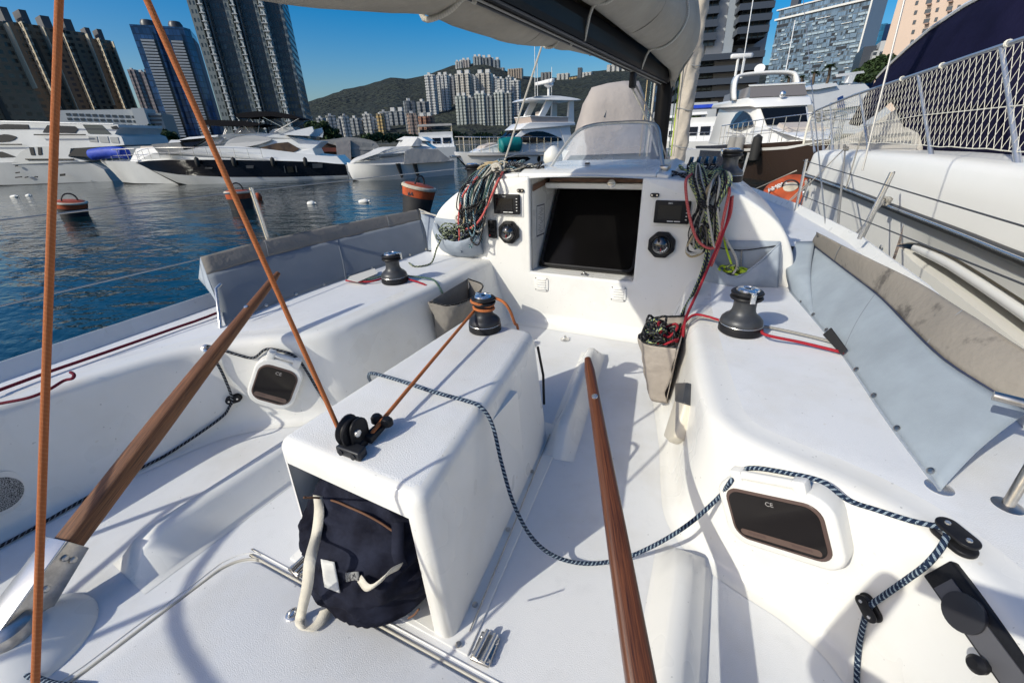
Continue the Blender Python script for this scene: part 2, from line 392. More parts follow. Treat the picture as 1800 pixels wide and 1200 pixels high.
# bulkhead: one U-shaped panel round the companionway
bo = [(.75, .0), (.75, .40)]+[(x, z) for x, z in ring[::-1]][:len(ring)//2]
half = [(x, z) for x, z in ring if x > .37][::-1]
half = sorted([(x, z) for x, z in ring if x > .37], key=lambda a: a[1])
polyR = [(0.76, 0.0), (.76, .38)]+half+[(.36, 1.018), (.36, .385)]
bmk = bmesh.new()
RV = [bmk.verts.new((x, 2.665, z)) for x, z in polyR]; LV = [bmk.verts.new((-x, 2.665, z)) for x, z in polyR]
rA = RV[1]; lA = LV[1]
nR = bmk.verts.new((.36, 2.665, 0)); nL = bmk.verts.new((-.36, 2.665, 0))
bmk.faces.new([nR]+RV); bmk.faces.new(([nL]+LV)[::-1]); bmk.faces.new([nL, nR, RV[-1], LV[-1]])
r_ = bmesh.ops.extrude_face_region(bmk, geom=list(bmk.faces)); bmesh.ops.translate(bmk, vec=(0, .06, 0), verts=[g for g in r_['geom'] if isinstance(g, bmesh.types.BMVert)])
bmesh.ops.recalc_face_normals(bmk, faces=bmk.faces)
me = bpy.data.meshes.new('bulkhead'); bmk.to_mesh(me); bmk.free(); me.materials.append(GEL)
bk = bpy.data.objects.new('bulkhead', me); COL.objects.link(bk); bk.parent = YA; bk.matrix_parent_inverse = WM[YA].inverted(); bevel(bk, .02, 3)
# bulkhead foot fillet and sill
V = []
for x in (-.78, .78):
    for yy, zz in ((2.666, .09), (2.66, .05), (2.645, .02), (2.615, .006), (2.58, .0016)): V.append((x, yy, zz))
add('sole_fillet', V, grid_faces(2, 5), GEL, YA, True)
solid('sill', box((0, 2.87, .343), (.715, .30, .08)), GEL, YA)
# recess side walls, sloping washboard, sliding hatch
for sg in (-1, 1):
    solid('recess_wall', prism([(sg*.36, 2.70, .30), (sg*.36, 3.40, .30), (sg*.36, 3.40, 1.03), (sg*.36, 2.70, 1.01)], (sg*.05, 0, 0)), GEL, YA)
wb = [Vector((-.345, 2.79, .405)), Vector((.345, 2.79, .405)), Vector((.345, 3.20, .955)), Vector((-.345, 3.20, .955))]
wn = (wb[1]-wb[0]).cross(wb[3]-wb[0]).normalized()
board = solid('washboard', prism(wb, wn*-.02), SMOKE, YA)
c0 = (wb[0]+wb[2])/2; ax = Vector((1, 0, 0)); ay = (wb[3]-wb[0]).normalized(); hh = (wb[3]-wb[0]).length
rr_ = rrect(.655, hh-.02, .045, 5)
rim = tubeo('gasket', [c0+ax*a+ay*b+wn*.006 for a, b in rr_], .011, BLACK, board, 6, True)
solid('sliding_hatch', prism([(-.34, 2.90, .922), (.36, 2.90, .922), (.36, 2.885, .960), (-.34, 2.885, .960)], (0, .5, 0)), GEL, YA, .012, 3)
# raised hatch garage with a crisp front lip
gp = [(2.70, 1.012), (2.70, 1.034), (2.78, 1.056), (2.90, 1.064), (3.60, 1.066), (3.60, 1.030), (2.82, 1.012)]
solid('hatch_garage', prism([(-.45, y, z) for y, z in gp], (.88, 0, 0)), GEL, YA, .010, 3)
solid('garage_wing', prism([(-.56, 2.69, 1.000), (-.45, 2.705, 1.005), (-.45, 3.5, 1.05), (-.53, 3.5, 1.02)], (0, 0, .03)), GEL, YA, .008, 2); solid('garage_wing', prism([(.43, 2.705, 1.005), (.50, 2.69, 1.000), (.50, 3.5, 1.02), (.43, 3.5, 1.05)], (0, 0, .03)), GEL, YA, .008, 2)
TEAK_AND_SHADE = mat('weathered teak and gap shade', (0.20, 0.115, 0.075), 0.7, vs=14, col2=(0.11, 0.06, 0.045), stretch=(1, .15, 3))
solid('teak_and_shade_strip', prism([(-.357, 2.715, .925), (-.357, 3.0, .95), (-.357, 3.0, .985), (-.357, 2.715, .965)], (.012, 0, 0)), TEAK_AND_SHADE, YA, .003, 2)
solid('teak_and_shade_strip', box((.02, 2.94, .976), (.66, .05, .022)), TEAK_AND_SHADE, YA)  # no wood here: brown strip painted in for the dark shadow gap
# lock stud on the sliding hatch
def pad_eye(c, nrm, r=.018, name='pad_eye'):
    nrm = Vector(nrm).normalized(); a, b = frame_of(nrm); c = Vector(c)
    o = solid(name, lathe([(r*1.3, 0), (r*1.3, r*.22), (r*1.1, r*.35)], c, 20, nrm), STEEL, YA, smooth=40)
    P = [c+nrm*(r*.3+r*.9*math.sin(math.pi*k/12))+a*(r*.75*math.cos(math.pi*k/12)) for k in range(13)]
    tubeo('ring', P, r*.2, STEEL, o, 8)
    for s in (-1, 1): solid('screw', lathe([(r*.2, 0), (r*.2, r*.3), (r*.1, r*.36)], c+b*(s*r*.9), 8, nrm), DULLST, o)
    return o
pad_eye(Uy(1075, 323, 2.885), (0, -1, .1), .02, 'hatch_lock')
pad_eye(Vector((.02, 2.72, .388)), (0, -.2, 1), .018)
pad_eye(Uz(993, 597, .001), (0, 0, 1), .024)
pad_eye(Uz(515, 1080, .0125), (0, 0, 1), .016)
# ventilation grilles
for px, py in ((952, 499), (1087, 516)):
    c = Uy(px, py, 2.664); rr_ = rrect(.105, .105, .022, 4)
    g = solid('vent_grille', prism([(c.x+a, c.y, c.z+b) for a, b in rr_], (0, -.006, 0)), GEL, YA, .002, 2)
    for k in range(5): solid('slat', box((c.x, c.y-.009, c.z-.034+k*.017), (.068, .008, .007)), GEL, g, .002, 2)
    for a in (-1, 1):
        for b in (-1, 1): solid('screw', lathe([(.004, 0), (.004, .002)], (c.x+a*.042, c.y-.006, c.z+b*.042), 8, (0, -1, 0)), BLACK, g)
# chart displays, compasses, remote, lamps, sticker
SCREEN = mat('display glass', (0.006, 0.006, 0.007), 0.16, spec=0.6)
MARK = mat('white print', (0.7, 0.7, 0.68), 0.6)
INK = mat('dark print', (0.03, 0.035, 0.06), 0.6)
for tl, br, txt in (((868, 341), (914, 377), 1), ((1153, 352), (1210, 394), 1)):
    a, b = Uy(*tl, 2.65), Uy(*br, 2.65); cx, cz = (a.x+b.x)/2, (a.z+b.z)/2; wd, ht = abs(b.x-a.x), abs(a.z-b.z)
    d = solid('chart_display', box((cx, 2.65, cz), (wd, .03, ht)), BLACK, YA, .006, 3)
    solid('bezel', box((cx+.002, 2.667, cz-.008), (wd*1.22, .014, ht*1.22)), GEL, d, .006, 3)
    solid('screen', box((cx-wd*.06, 2.6335, cz+ht*.0), (wd*.66, .003, ht*.62)), SCREEN, d)
    text_obj('lettering', 'B&G', ht*.10, (cx-wd*.06, 2.6335, cz+ht*.40), (1, 0, 0), (0, 0, 1), MARK, d, .0006)
    for k in range(5): solid('button', box((cx+wd*.42, 2.634, cz+ht*(.30-.15*k)), (wd*.045, .004, ht*.035)), MARK, d)
    solid('button', box((cx-wd*.02, 2.634, cz-ht*.39), (wd*.17, .004, ht*.035)), MARK, d); solid('button', box((cx+wd*.18, 2.634, cz-ht*.39), (wd*.17, .004, ht*.035)), MARK, d)
GLOBE = mat('compass globe', (0.01, 0.012, 0.016), 0.05, spec=0.7, coat=1.0)
for px, py in ((895, 408), (1163, 430)):
    c = Uy(px, py, 2.65); r = .082
    oc = [(r*math.cos(rad(22.5+45*k)), r*math.sin(rad(22.5+45*k))) for k in range(8)]
    cp = solid('compass', prism([(c.x+a, 2.664, c.z+b) for a, b in oc], (0, -.035, 0)), BLACK, YA, .008, 3)
    solid('globe', lathe([(.054*math.cos(rad(q)), .040*math.sin(rad(q))) for q in range(0, 90, 10)]+[(.001, .04)], (c.x, 2.630, c.z), 24, (0, -1, 0)), GLOBE, cp, smooth=40)
    tubeo('ring', [(c.x+.058*math.cos(rad(q)), 2.627, c.z+.058*math.sin(rad(q))) for q in range(0, 360, 12)], .006, BLACKG, cp, 8, True)
    for k in range(7):
        q = rad(-140+k*18+20); solid('card_mark', box((c.x+.036*math.cos(q), 2.596+.006*abs(k-3)/3, c.z+.030*math.sin(q)), (.007, .004, .009)), MARK, cp)
    solid('lubber_line', box((c.x+.004, 2.592, c.z-.014), (.003, .003, .03)), mat('red paint', (.45, .02, .02), .5), cp)
    solid('visor', box((c.x, 2.625, c.z+.062), (.07, .02, .012)), BLACK, cp, .004, 2)
c = Uy(865, 403, 2.65)
pa = solid('pilot_remote', box((c.x, 2.655, c.z), (.064, .022, .125)), BLACK, YA, .006, 3)
solid('screen', box((c.x, 2.643, c.z+.025), (.045, .003, .035)), SCREEN, pa)
for k in range(6): solid('button', lathe([(.006, 0), (.005, .004)], (c.x-.017+.017*(k % 3), 2.644, c.z-.02-.022*(k//3)), 10, (0, -1, 0)), mat('red paint', (.45, .02, .02), .5) if k == 3 else BLACKG, pa)
for px, py in ((915, 335), (1151, 343)):
    c = Uy(px, py, 2.66); l = solid('fairlead', prism([(c.x+a, 2.664, c.z+b) for a, b in rrect(.05, .022, .0105, 5)], (0, -.012, 0)), BLACK, YA, .003, 2)
    for s in (-1, 1): solid('screw', lathe([(.006, 0), (.005, .003)], (c.x+s*.014, 2.652, c.z), 10, (0, -1, 0)), STEEL, l)
a = [Ux(*q, -.36) for q in ((942, 360), (957, 356), (957, 412), (942, 418))]
st = solid('sticker', prism(a, (.0012, 0, 0)), mat('white sticker', (.70, .70, .69), .45), YA)
ctr = sum(a, Vector())/4; uu = (a[0]-a[3]); vv = (a[1]-a[0])
def on_st(u, v): return ctr+vv*u+uu*v+Vector((.0022, 0, 0))
for (u0, u1, v0, v1) in ((-.46, .46, .44, .47), (-.46, .46, -.48, -.44), (-.46, -.43, -.46, .46), (.43, .46, -.46, .46)):
    solid('printed_line', prism([on_st(u0, v0), on_st(u1, v0), on_st(u1, v1), on_st(u0, v1)], (.0006, 0, 0)), INK, st)
for k in range(16):
    v = .36-.05*k; u = -.3+.35*RND.random(); L = .18+.3*RND.random(); L = min(L, .38-u)
    solid('printed_line', prism([on_st(u, v), on_st(u+L, v), on_st(u+L, v+.009), on_st(u, v+.009)], (.0006, 0, 0)), INK, st)

# console box with an open locker end
TP = [(.302, .541), (-.231, .555), (-.196, 1.552), (.168, 1.521)]; BT = [(.347, .520), (-.256, .548), (-.245, 1.50), (.255, 1.469)]
bx = [Vector((x, y, .5)) for x, y in TP]; bb_ = [Vector((x, y, 0.0)) for x, y in BT]
def aft(u, v): return lerp(lerp(bb_[1], bb_[0], u), lerp(bx[1], bx[0], u), v)
ina = [aft(.06, .02), aft(.90, .02), aft(.90, .845), aft(.06, .845)]; inb = [p+Vector((0, .62, 0)) for p in ina]
V = bx+bb_+ina+inb
A_ = [5, 4, 0, 1]
F = [(0, 3, 2, 1), (0, 4, 7, 3), (3, 7, 6, 2), (2, 6, 5, 1), (5, 4, 9, 8), (4, 0, 10, 9), (0, 1, 11, 10), (1, 5, 8, 11), (8, 9, 13, 12), (9, 10, 14, 13), (10, 11, 15, 14), (11, 8, 12, 15), (12, 13, 14, 15)]
cb = add('console', V, F, [GEL, NSKB], YA); fixn(cb)
bm = bmesh.new(); bm.from_mesh(cb.data)
ee = [e for e in bm.edges if all(v.index < 4 for v in e.verts) or (e.verts[0].index < 8 and e.verts[1].index < 8 and abs(e.verts[0].co.z-e.verts[1].co.z) > .2)]
bmesh.ops.bevel(bm, geom=ee, offset=.038, segments=5, affect='EDGES', profile=.5)
bm.normal_update()
for f in bm.faces:
    f.smooth = True
    if f.normal.z > .97 and f.calc_center_median().z > .45: f.material_index = 1
bm.to_mesh(cb.data); bm.free(); autosmooth(cb, 40)
SURF = []
for q_ in (sdS, sdP, cb, bk): SURF.append(BVHTree.FromPolygons([v.co.copy() for v in q_.data.vertices], [tuple(p.vertices) for p in q_.data.polygons]))
SURF.append(BVHTree.FromPolygons([Vector(v) for v in ((-3, -3, 0), (3, -3, 0), (3, 3, 0), (-3, 3, 0))], [(0, 1, 2, 3)]))
def Us(px, py, off=0.0, nrm=False):
    """the first point of the cockpit mouldings seen at a photograph pixel, lifted off along its normal"""
    d = ray(px, py).normalized(); best = None
    for t_ in SURF:
        h = t_.ray_cast(CAM, d)
        if h[0] is not None and (best is None or h[3] < best[2]): best = (h[0], h[1], h[3])
    p_, n_ = best[0], best[1]
    if n_.dot(d) > 0: n_ = -n_
    return (p_+n_*off, n_) if nrm else p_+n_*off
solid('console_flange', prism([(-.30, .512, .0), (.40, .512, .0), (.31, 1.55, .0), (-.29, 1.55, .0)], (0, 0, .007)), GEL, YA, .003, 2)
tubeo('seam', [Uz(826, 1108, .012), Uz(898, 935, .012), Uz(967, 762, .012)], .0022, DULLST, YA, 6)
for px, py in ((835, 1062), (806, 1132), (893, 930), (935, 828)):
    solid('screw', lathe([(.009, 0), (.008, .003), (.004, .004)], Uz(px, py, .012), 14), DULLST, YA)
tubeo('pull_cord', [Vector((.165, 1.56, .40)), Vector((.185, 1.575, .25)), Vector((.195, 1.56, .10))], .006, BLACK, YA, 6)
# locker lid with gasket
lid = [(-.36, .455)]+[(-.36-.11*math.sin(rad(q)), .345+.11*math.cos(rad(q))) for q in range(10, 90, 10)]+[(-.475, .30), (-.50, .05), (-.56, -.9), (.62, -.9), (.58, .05), (.56, .33)]+[(.45+.11*math.cos(rad(q)), .355+.11*math.sin(rad(q))) for q in range(0, 91, 10)]
solid('locker_lid', prism([(x, y, 0) for x, y in lid], (0, 0, .012)), NSK, YA, .004, 2)
cg = [(x*1.03, y+(.012 if y > .3 else 0), .0025) for x, y in lid]
V1, F1, _ = tube(spline(cg, 3, True), .0045, 8, True); add('gasket', V1, F1, CREAM, YA, True)
cg2 = [(x*1.075, y+(.03 if y > .3 else 0), .0005) for x, y in lid]
V1, F1, _ = tube(spline(cg2, 3, True), .003, 6, True); add('gutter_lip', V1, F1, GEL, YA, True)
for px, py, a in ((533, 992, -8), (853, 1140, 4)):
    c = Uz(px, py, .012); h = solid('hinge', box((c.x, c.y, .012), (.055, .075, .012), rad(a)), DULLST, YA, .003, 2)
    for s in (-1, 1): tubeo('knuckle', [(c.x+s*.012, c.y-.035, .022), (c.x+s*.012, c.y+.04, .022)], .008, STEEL, h, 10)
    for k in (-1, 1):
        for s in (-1, 1): solid('screw', lathe([(.006, 0), (.005, .003)], (c.x+s*.022, c.y+k*.024, .018), 10), STEEL, h)
# foot braces
def brace(p0, p1, w0, h, skew=0.0):
    p0, p1 = Vector(p0), Vector(p1); d = (p1-p0).normalized(); s = Vector((d.y, -d.x, 0)); V = []
    n = 12
    for i in range(n+1):
        t = i/n; e = min(1, min(t, 1-t)*7+.0); hh_ = h*(1-(1-e)**2.2)
        c = p0+(p1-p0)*t
        for a, z in ((-1.0, 0), (-.8, .06), (-.35, .88), (-.2, 1.0), (.2, 1.0), (.35, .88), (.8, .06), (1.0, 0)):
            V.append(c+s*(a*w0+skew*z)+Vector((0, 0, .001+hh_*z)))
    o = add('foot_brace', V, grid_faces(n+1, 8), GEL, YA, True); fixn(o); return o
brace((-.73, .24, 0), (-.69, .98, 0), .115, .115)
brace((.90, .20, 0), (.885, 1.09, 0), .085, .085)
brace((.345, 1.33, 0), (.215, 2.34, 0), .075, .095)
brace((-.355, 1.50, 0), (-.225, 2.34, 0), .075, .095)
# portlights in the seat ends
TINT = mat('tinted acrylic', (0.014, 0.012, 0.012), 0.08, spec=0.22)
BRONZE = mat('bronze tinted edge', (0.10, 0.065, 0.055), 0.25)
def portlight(px, p0, nrm, t=.03):
    nrm = Vector(nrm).normalized(); C = [Up(*q, p0, nrm) for q in px]      # tl, tr, br, bl
    c = sum(C, Vector())/4; ax = ((C[1]-C[0])+(C[2]-C[3])).normalized(); ay = nrm.cross(ax); ay = ay if ay.z > 0 else -ay
    wd = ((C[1]-C[0]).length+(C[2]-C[3]).length)/2; ht = ((C[0]-C[3]).length+(C[1]-C[2]).length)/2
    f = solid('portlight', prism([c+ax*a+ay*b-nrm*.07 for a, b in rrect(wd, ht, ht*.28, 6)], nrm*(t+.07)), GEL, YA, .01, 4)
    e = solid('bronze_edge', prism([c+ax*a+ay*b+nrm*(t-.004) for a, b in rrect(wd*.83, ht*.76, ht*.19, 6)], nrm*.0075), BRONZE, f, .002, 2)
    solid('pane', prism([c+ax*a+ay*b+nrm*t for a, b in rrect(wd*.77, ht*.68, ht*.16, 6)], nrm*.0055), TINT, f)
    tubeo('hinge', [c+ax*(-wd*.24)+ay*(ht*.56)+nrm*.014, c+ax*(wd*.24)+ay*(ht*.56)+nrm*.014], .013, GEL, f, 10)
    for s in (-1, 1): solid('bracket', obox(c+ax*(s*wd*.27)+ay*(ht*.53)+nrm*.012, ax, ay, nrm, (.032, .045, .034)), GEL, f, .004, 2)
    text_obj('lettering', 'CE', ht*.085, c+ay*ht*.26+nrm*(t+.0062), ax, ay, mat('grey print', (.35, .33, .32), .5), f, .0003)
    solid('painted_reflection_band', prism([c+ax*a+ay*(b-ht*.255)+nrm*(t+.005) for a, b in rrect(wd*.68, ht*.09, ht*.04, 4)], nrm*.001), mat('painted reflection brown', (.12, .08, .065), .2), f)  # lighter brown band painted on the pane to imitate its reflection
    for s in (-.19, .19):
        solid('latch', obox(c+ax*(s*wd)-ay*(ht*.25)+nrm*(t+.0056), ax, ay, nrm, (wd*.16, ht*.035, .002)), BRONZE, f)
    return f, c, ax, ay, nrm
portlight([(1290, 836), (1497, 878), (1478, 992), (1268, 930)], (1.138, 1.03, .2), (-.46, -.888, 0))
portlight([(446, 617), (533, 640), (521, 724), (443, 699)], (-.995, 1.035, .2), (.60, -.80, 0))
# side speaker grilles on the port and starboard cockpit walls
c = Ux(-8, 868, -1.385); sp = solid('speaker', lathe([(.085, 0), (.085, .012), (.07, .016)], c, 32, (1, 0, 0)), GEL, YA, smooth=30)
solid('mesh_grille', lathe([(.066, 0), (.066, .006), (.05, .009), (.001, .010)], c+Vector((.012, 0, 0)), 28, (1, 0, 0)), mat('perforated grille', (.35, .35, .34), .5, vs=380, col2=(.02, .02, .02), thr=(.44, .5), detail=0), sp, smooth=40)
# engine control panel at starboard
pn = [(1632, 1012), (1678, 980), (1830, 1180), (1770, 1240)]
C0, C1, C3 = Us(1634, 1014), Us(1680, 984), Us(1752, 1180); al_ = (C3-C0).normalized(); ac_ = (C1-C0); ac_ = (ac_-al_*ac_.dot(al_)); nn = ac_.cross(al_).normalized(); nn = nn if nn.dot(CAM-C0) > 0 else -nn
C = [C0-nn*.012, C0+ac_-nn*.012, C0+ac_+al_*.42-nn*.012, C0+al_*.42-nn*.012]; pnl = solid('engine_panel', prism(C, nn*.03), BLACK, YA, .004, 2)
ac = (C[1]-C[0]).normalized(); al = (C[2]-C[1]).normalized(); wP = (C[1]-C[0]).length
def onp(u, v): return C[0]+ac*(wP*u)+al*v+nn*.0305
solid('clear_window', prism([onp(.10, .03), onp(.72, .03), onp(.72, .20), onp(.10, .20)], nn*.003), mat('grey acrylic', (.10, .10, .11), .12), pnl)
solid('dial', lathe([(.036, 0), (.036, .008), (.02, .010)], onp(.42, .085), 28, nn), mat('dial black', (.03, .03, .035), .3), pnl, smooth=40)
solid('throttle_knob', lathe([(.007, -.01), (.007, .012), (.014, .016), (.016, .027), (.009, .036)], onp(.05, .165), 20, nn), BLACK, pnl, smooth=40)
solid('switch_plate', prism([onp(.15, .20), onp(.62, .20), onp(.62, .33), onp(.15, .33)], nn*.004), BLACKG, pnl, .002, 2)
for k in range(3): solid('button', lathe([(.008, 0), (.007, .006)], onp(.38, .225+.04*k)+nn*.004, 14, nn), ANOD, pnl)
# drain socket beside the starboard portlight
c = Uz(1247, 925, .05); d = solid('drain_socket', lathe([(.022, 0), (.022, .012), (.018, .016), (.012, .016), (.011, .002)], c, 24, (-.55, -.75, .25)), GEL, YA, smooth=40)
solid('plug', lathe([(.011, .0), (.010, .006)], c, 16, (-.55, -.75, .25)), BLACK, d)
c = Uz(1250, 903, .085); solid('drain_cap', lathe([(.016, 0), (.016, .008), (.011, .009)], c, 20, (-.55, -.75, .25)), DULLST, YA, smooth=40)

# winches
def winch(c, s=1.0, alloy=ANOD, rot=0.0):
    c = Vector(c)
    o = solid('winch', lathe([(r*s, z*s) for r, z in ((.079, .034), (.080, .044), (.077, .056), (.066, .068), (.052, .078), (.045, .09), (.042, .105), (.042, .128), (.047, .141))], c, 40), alloy, YA, smooth=40)
    solid('base_ring', lathe([(r*s, z*s) for r, z in ((.078, 0), (.082, .004), (.082, .033), (.080, .036))], c, 40), BLACK, o, smooth=40)
    tubeo('trim_ring', [c+Vector((.0806*s*math.cos(rad(q)), .0806*s*math.sin(rad(q)), .038*s)) for q in range(0, 360, 10)], .0016*s, STEEL, o, 6, True)
    solid('self_tailing_jaw', lathe([(r*s, z*s) for r, z in ((.044, .140), (.058, .143), (.061, .149), (.058, .154), (.048, .157), (.048, .160), (.058, .163), (.060, .169), (.056, .174), (.04, .176))], c, 40), BLACK, o, smooth=40)
    solid('cap', lathe([(r*s, z*s) for r, z in ((.042, .174), (.043, .179), (.039, .184), (.024, .187), (.022, .184), (.013, .184), (.012, .172))], c, 32), CHROME, o, smooth=40)
    ca, sa = math.cos(rot), math.sin(rot); fx = Vector((ca, sa, 0)); fy = Vector((-sa, ca, 0)); pc = c+Vector((0, 0, .178*s))
    P = [pc-fy*.02*s, pc+fx*.045*s-fy*.016*s, pc+fx*.062*s-fy*.006*s, pc+fx*.062*s+fy*.006*s, pc+fx*.045*s+fy*.016*s, pc+fy*.02*s]
    solid('feeder_arm', prism(P, (0, 0, .007*s)), CHROME, o, .002, 2)
    solid('stripper', obox(pc+fx*.058*s-Vector((0, 0, .018*s)), fx, fy, Vector((0, 0, 1)), (.012*s, .02*s, .04*s)), CHROME, o, .003, 2)
    solid('drive_star', lathe([(.010*s, .170*s), (.010*s, .186*s)], c, 8), BLACKG, o)
    return o
wS = Uz(1299, 583, DZ); wP = Uz(695, 496, DZ); wB = Uz(853, 579, .5)
winch((wS.x, wS.y, DZ+.004), 1.06, ANOD, rad(-70)); winch((wP.x, wP.y, DZ+.004), 1.0, ANOD, rad(30)); winch((wB.x, wB.y, .5), .86, DARKANOD, rad(150))
wCS = Vector((.80, 3.02, .965)); wCP = Vector((-.97, 2.98, .90))
winch(wCS, 1.0, ANOD, rad(200)); winch(wCP, 1.0, DARKANOD, rad(100))
# ratchet block on the console
bc = Uz(630, 762, .54)
blk = solid('mainsheet_block', prism([bc+Vector((0, a, b)) for a, b in rrect(.062, .10, .03, 5)], (.010, 0, 0)), BLACK, YA, .003, 2)
solid('sheave', lathe([(.040, -.004), (.042, .0), (.034, .008), (.034, .012), (.042, .02), (.04, .024)], bc+Vector((-.026, -.01, .012)), 28, (1, 0, 0)), BLACK, blk, smooth=40)
solid('cheek', prism([bc+Vector((-.038, a, b)) for a, b in rrect(.062, .10, .03, 5)], (.010, 0, 0)), BLACK, blk, .003, 2)
solid('axle', lathe([(.011, 0), (.010, .006), (.005, .007)], bc+Vector((.010, -.012, .014)), 16, (1, 0, 0)), STEEL, blk, smooth=40)
solid('swivel_base', prism([(bc.x-.035, bc.y-.055, .5), (bc.x+.05, bc.y-.055, .5), (bc.x+.045, bc.y-.02, .5), (bc.x-.03, bc.y-.015, .5)], (0, 0, .028)), DARKANOD, blk, .006, 3)
for s in (-1, 1): solid('bolt_hole', lathe([(.009, 0), (.008, .003)], (bc.x+.008+s*.022, bc.y-.056, .514), 14, (0, -1, .2)), BLACKG, blk)
solid('stem', obox(bc+Vector((0, .0, -.045)), Vector((1, 0, 0)), Vector((0, 1, 0)), Vector((0, 0, 1)), (.03, .03, .05)), BLACK, blk, .006, 2)
cm = bc+Vector((.055, .055, -.01))
solid('cam_arm', prism([bc+Vector((.0, .01, -.035)), bc+Vector((.0, .075, -.022)), bc+Vector((.0, .075, -.010)), bc+Vector((.0, .01, -.012))], (.03, 0, 0)), BLACK, blk, .003, 2)
for s in (-1, 1): solid('cam', lathe([(.017, 0), (.017, .014), (.011, .022), (.003, .022)], bc+Vector((.012+s*.019, .078, -.014)), 18), BLACK, blk, smooth=40)
# tillers
WOODR = mat('varnished tiller wood', (0.165, 0.056, 0.02), 0.38, uvmode=1, vs=7, col2=(0.035, 0.011, 0.005), stretch=(1.0, 14, 1), thr=(.36, .64), coat=0.25, bump=0.12, bs=30, detail=8)
WOODL = mat('sun worn tiller wood', (0.24, 0.098, 0.038), 0.55, uvmode=1, vs=7, col2=(0.045, 0.018, 0.008), stretch=(1.0, 14, 1), bump=0.35, bs=30, detail=10, thr=(.36, .62))
def tiller(P, W, H, m, upv=(0, 0, 1)):
    Q = spline(P, 8); n = len(Q); V, UVp = [], []
    k_ = 14; L = 0
    for i, p in enumerate(Q):
        if i: L += (p-Q[i-1]).length
        t = i/(n-1); tg = (Q[min(i+1, n-1)]-Q[max(i-1, 0)]).normalized(); s = tg.cross(Vector(upv)).normalized(); u = s.cross(tg)
        wv, hv = interp(W, t), interp(H, t); e = interp([(0, .42), (.55, .45), (.8, .8), (1, 1.0)], t)
        for k in range(k_):
            q = 2*math.pi*k/k_; cx, sx = math.cos(q), math.sin(q)
            V.append(p+s*(wv/2*math.copysign(abs(cx)**e, cx))+u*(hv/2*math.copysign(abs(sx)**e, sx))); UVp.append((L, k/k_))
    F, UV = [], []
    for i in range(n-1):
        for k in range(k_):
            k2 = (k+1) % k_; F.append((i*k_+k, i*k_+k2, (i+1)*k_+k2, (i+1)*k_+k))
            UV.append((UVp[i*k_+k], (UVp[i*k_][0], (k+1)/k_), (UVp[(i+1)*k_][0], (k+1)/k_), UVp[(i+1)*k_+k]))
    F.append(tuple((n-1)*k_+k for k in range(k_))); UV.append(((0, 0),)*k_)
    F.append(tuple(range(k_-1, -1, -1))); UV.append(((0, 0),)*k_)
    o = add('tiller', V, F, m, YA, False, UV); autosmooth(o, 40); return o
tipR = Uz(1033, 630, .605); midR = Uz(1125, 1190, .28); baseR = midR+(midR-tipR)*.62; baseR.z = .10
tlR = tiller([baseR, lerp(midR, tipR, .0), lerp(midR, tipR, .5), tipR], [(0, .060), (.35, .058), (.9, .034), (.97, .032), (1, .020)], [(0, .06), (.35, .05), (.9, .032), (.97, .030), (1, .02)], WOODR)
q_ = lerp(midR, tipR, .80); solid('screw', lathe([(.009, 0), (.009, .004), (.005, .005)], q_+Vector((.0, -.003, .017)), 16, (0, -.3, 1)), STEEL, tlR, smooth=40)
tipL = Uz(489, 480, .695); b0 = Uz(112, 965, .165); bL = Uz(30, 1075, .105)
tlL = tiller([b0-(tipL-b0)*.03, lerp(b0, tipL, .33)+Vector((0, 0, .004)), lerp(b0, tipL, .66)+Vector((0, 0, .004)), tipL], [(0, .066), (.35, .064), (.9, .038), (.97, .034), (1, .022)], [(0, .062), (.35, .058), (.9, .036), (.97, .033), (1, .022)], WOODL)
q_ = lerp(b0, tipL, .80); solid('screw', lathe([(.009, 0), (.009, .004), (.005, .005)], q_+Vector((0, -.008, .020)), 16, (.2, -.4, 1)), STEEL, tlL, smooth=40)
dirL = (tipL-b0).normalized(); sL = dirL.cross(Vector((0, 0, 1))).normalized(); uL = sL.cross(dirL)
for s in (-1, 1):
    pl = [b0+dirL*.02+uL*.036, b0+dirL*.02-uL*.036, b0-dirL*.24-uL*.075, b0-dirL*.30-uL*.06, b0-dirL*.30+uL*.02, b0-dirL*.10+uL*.036]
    h_ = solid('rudder_strap', prism([p+sL*(s*.033) for p in pl], sL*(s*.008)), DULLST, tlL, .002, 2)
    for u_, v_ in ((-.02, .012), (-.02, -.014), (-.10, .0), (-.19, -.02), (-.24, .0)):
        solid('bolt', lathe([(.010, 0), (.010, .005), (.006, .008)], b0+dirL*u_+uL*v_+sL*(s*.041), 12, sL*s), DULLST, tlL)
solid('top_plate', prism([b0+dirL*.02+uL*.037-sL*.041, b0+dirL*.02+uL*.037+sL*.041, b0-dirL*.30+uL*.022+sL*.041, b0-dirL*.30+uL*.022-sL*.041], uL*.007), STEEL, tlL, .002, 2)
for cx, cy, sg in ((b0.x-dirL.x*.2+.03, b0.y-dirL.y*.2, -1), (1.06, -.02, 1)):
    solid('rudder_bearing', lathe([(.16, 0), (.155, .012), (.12, .03), (.085, .06), (.07, .065), (.001, .066)], (cx, cy, .0), 36), GEL, YA, smooth=50)
    solid('rudder_stock', lathe([(.055, .0), (.055, .10), (.045, .108)], (cx, cy, .0), 28), DULLST, YA, smooth=40)
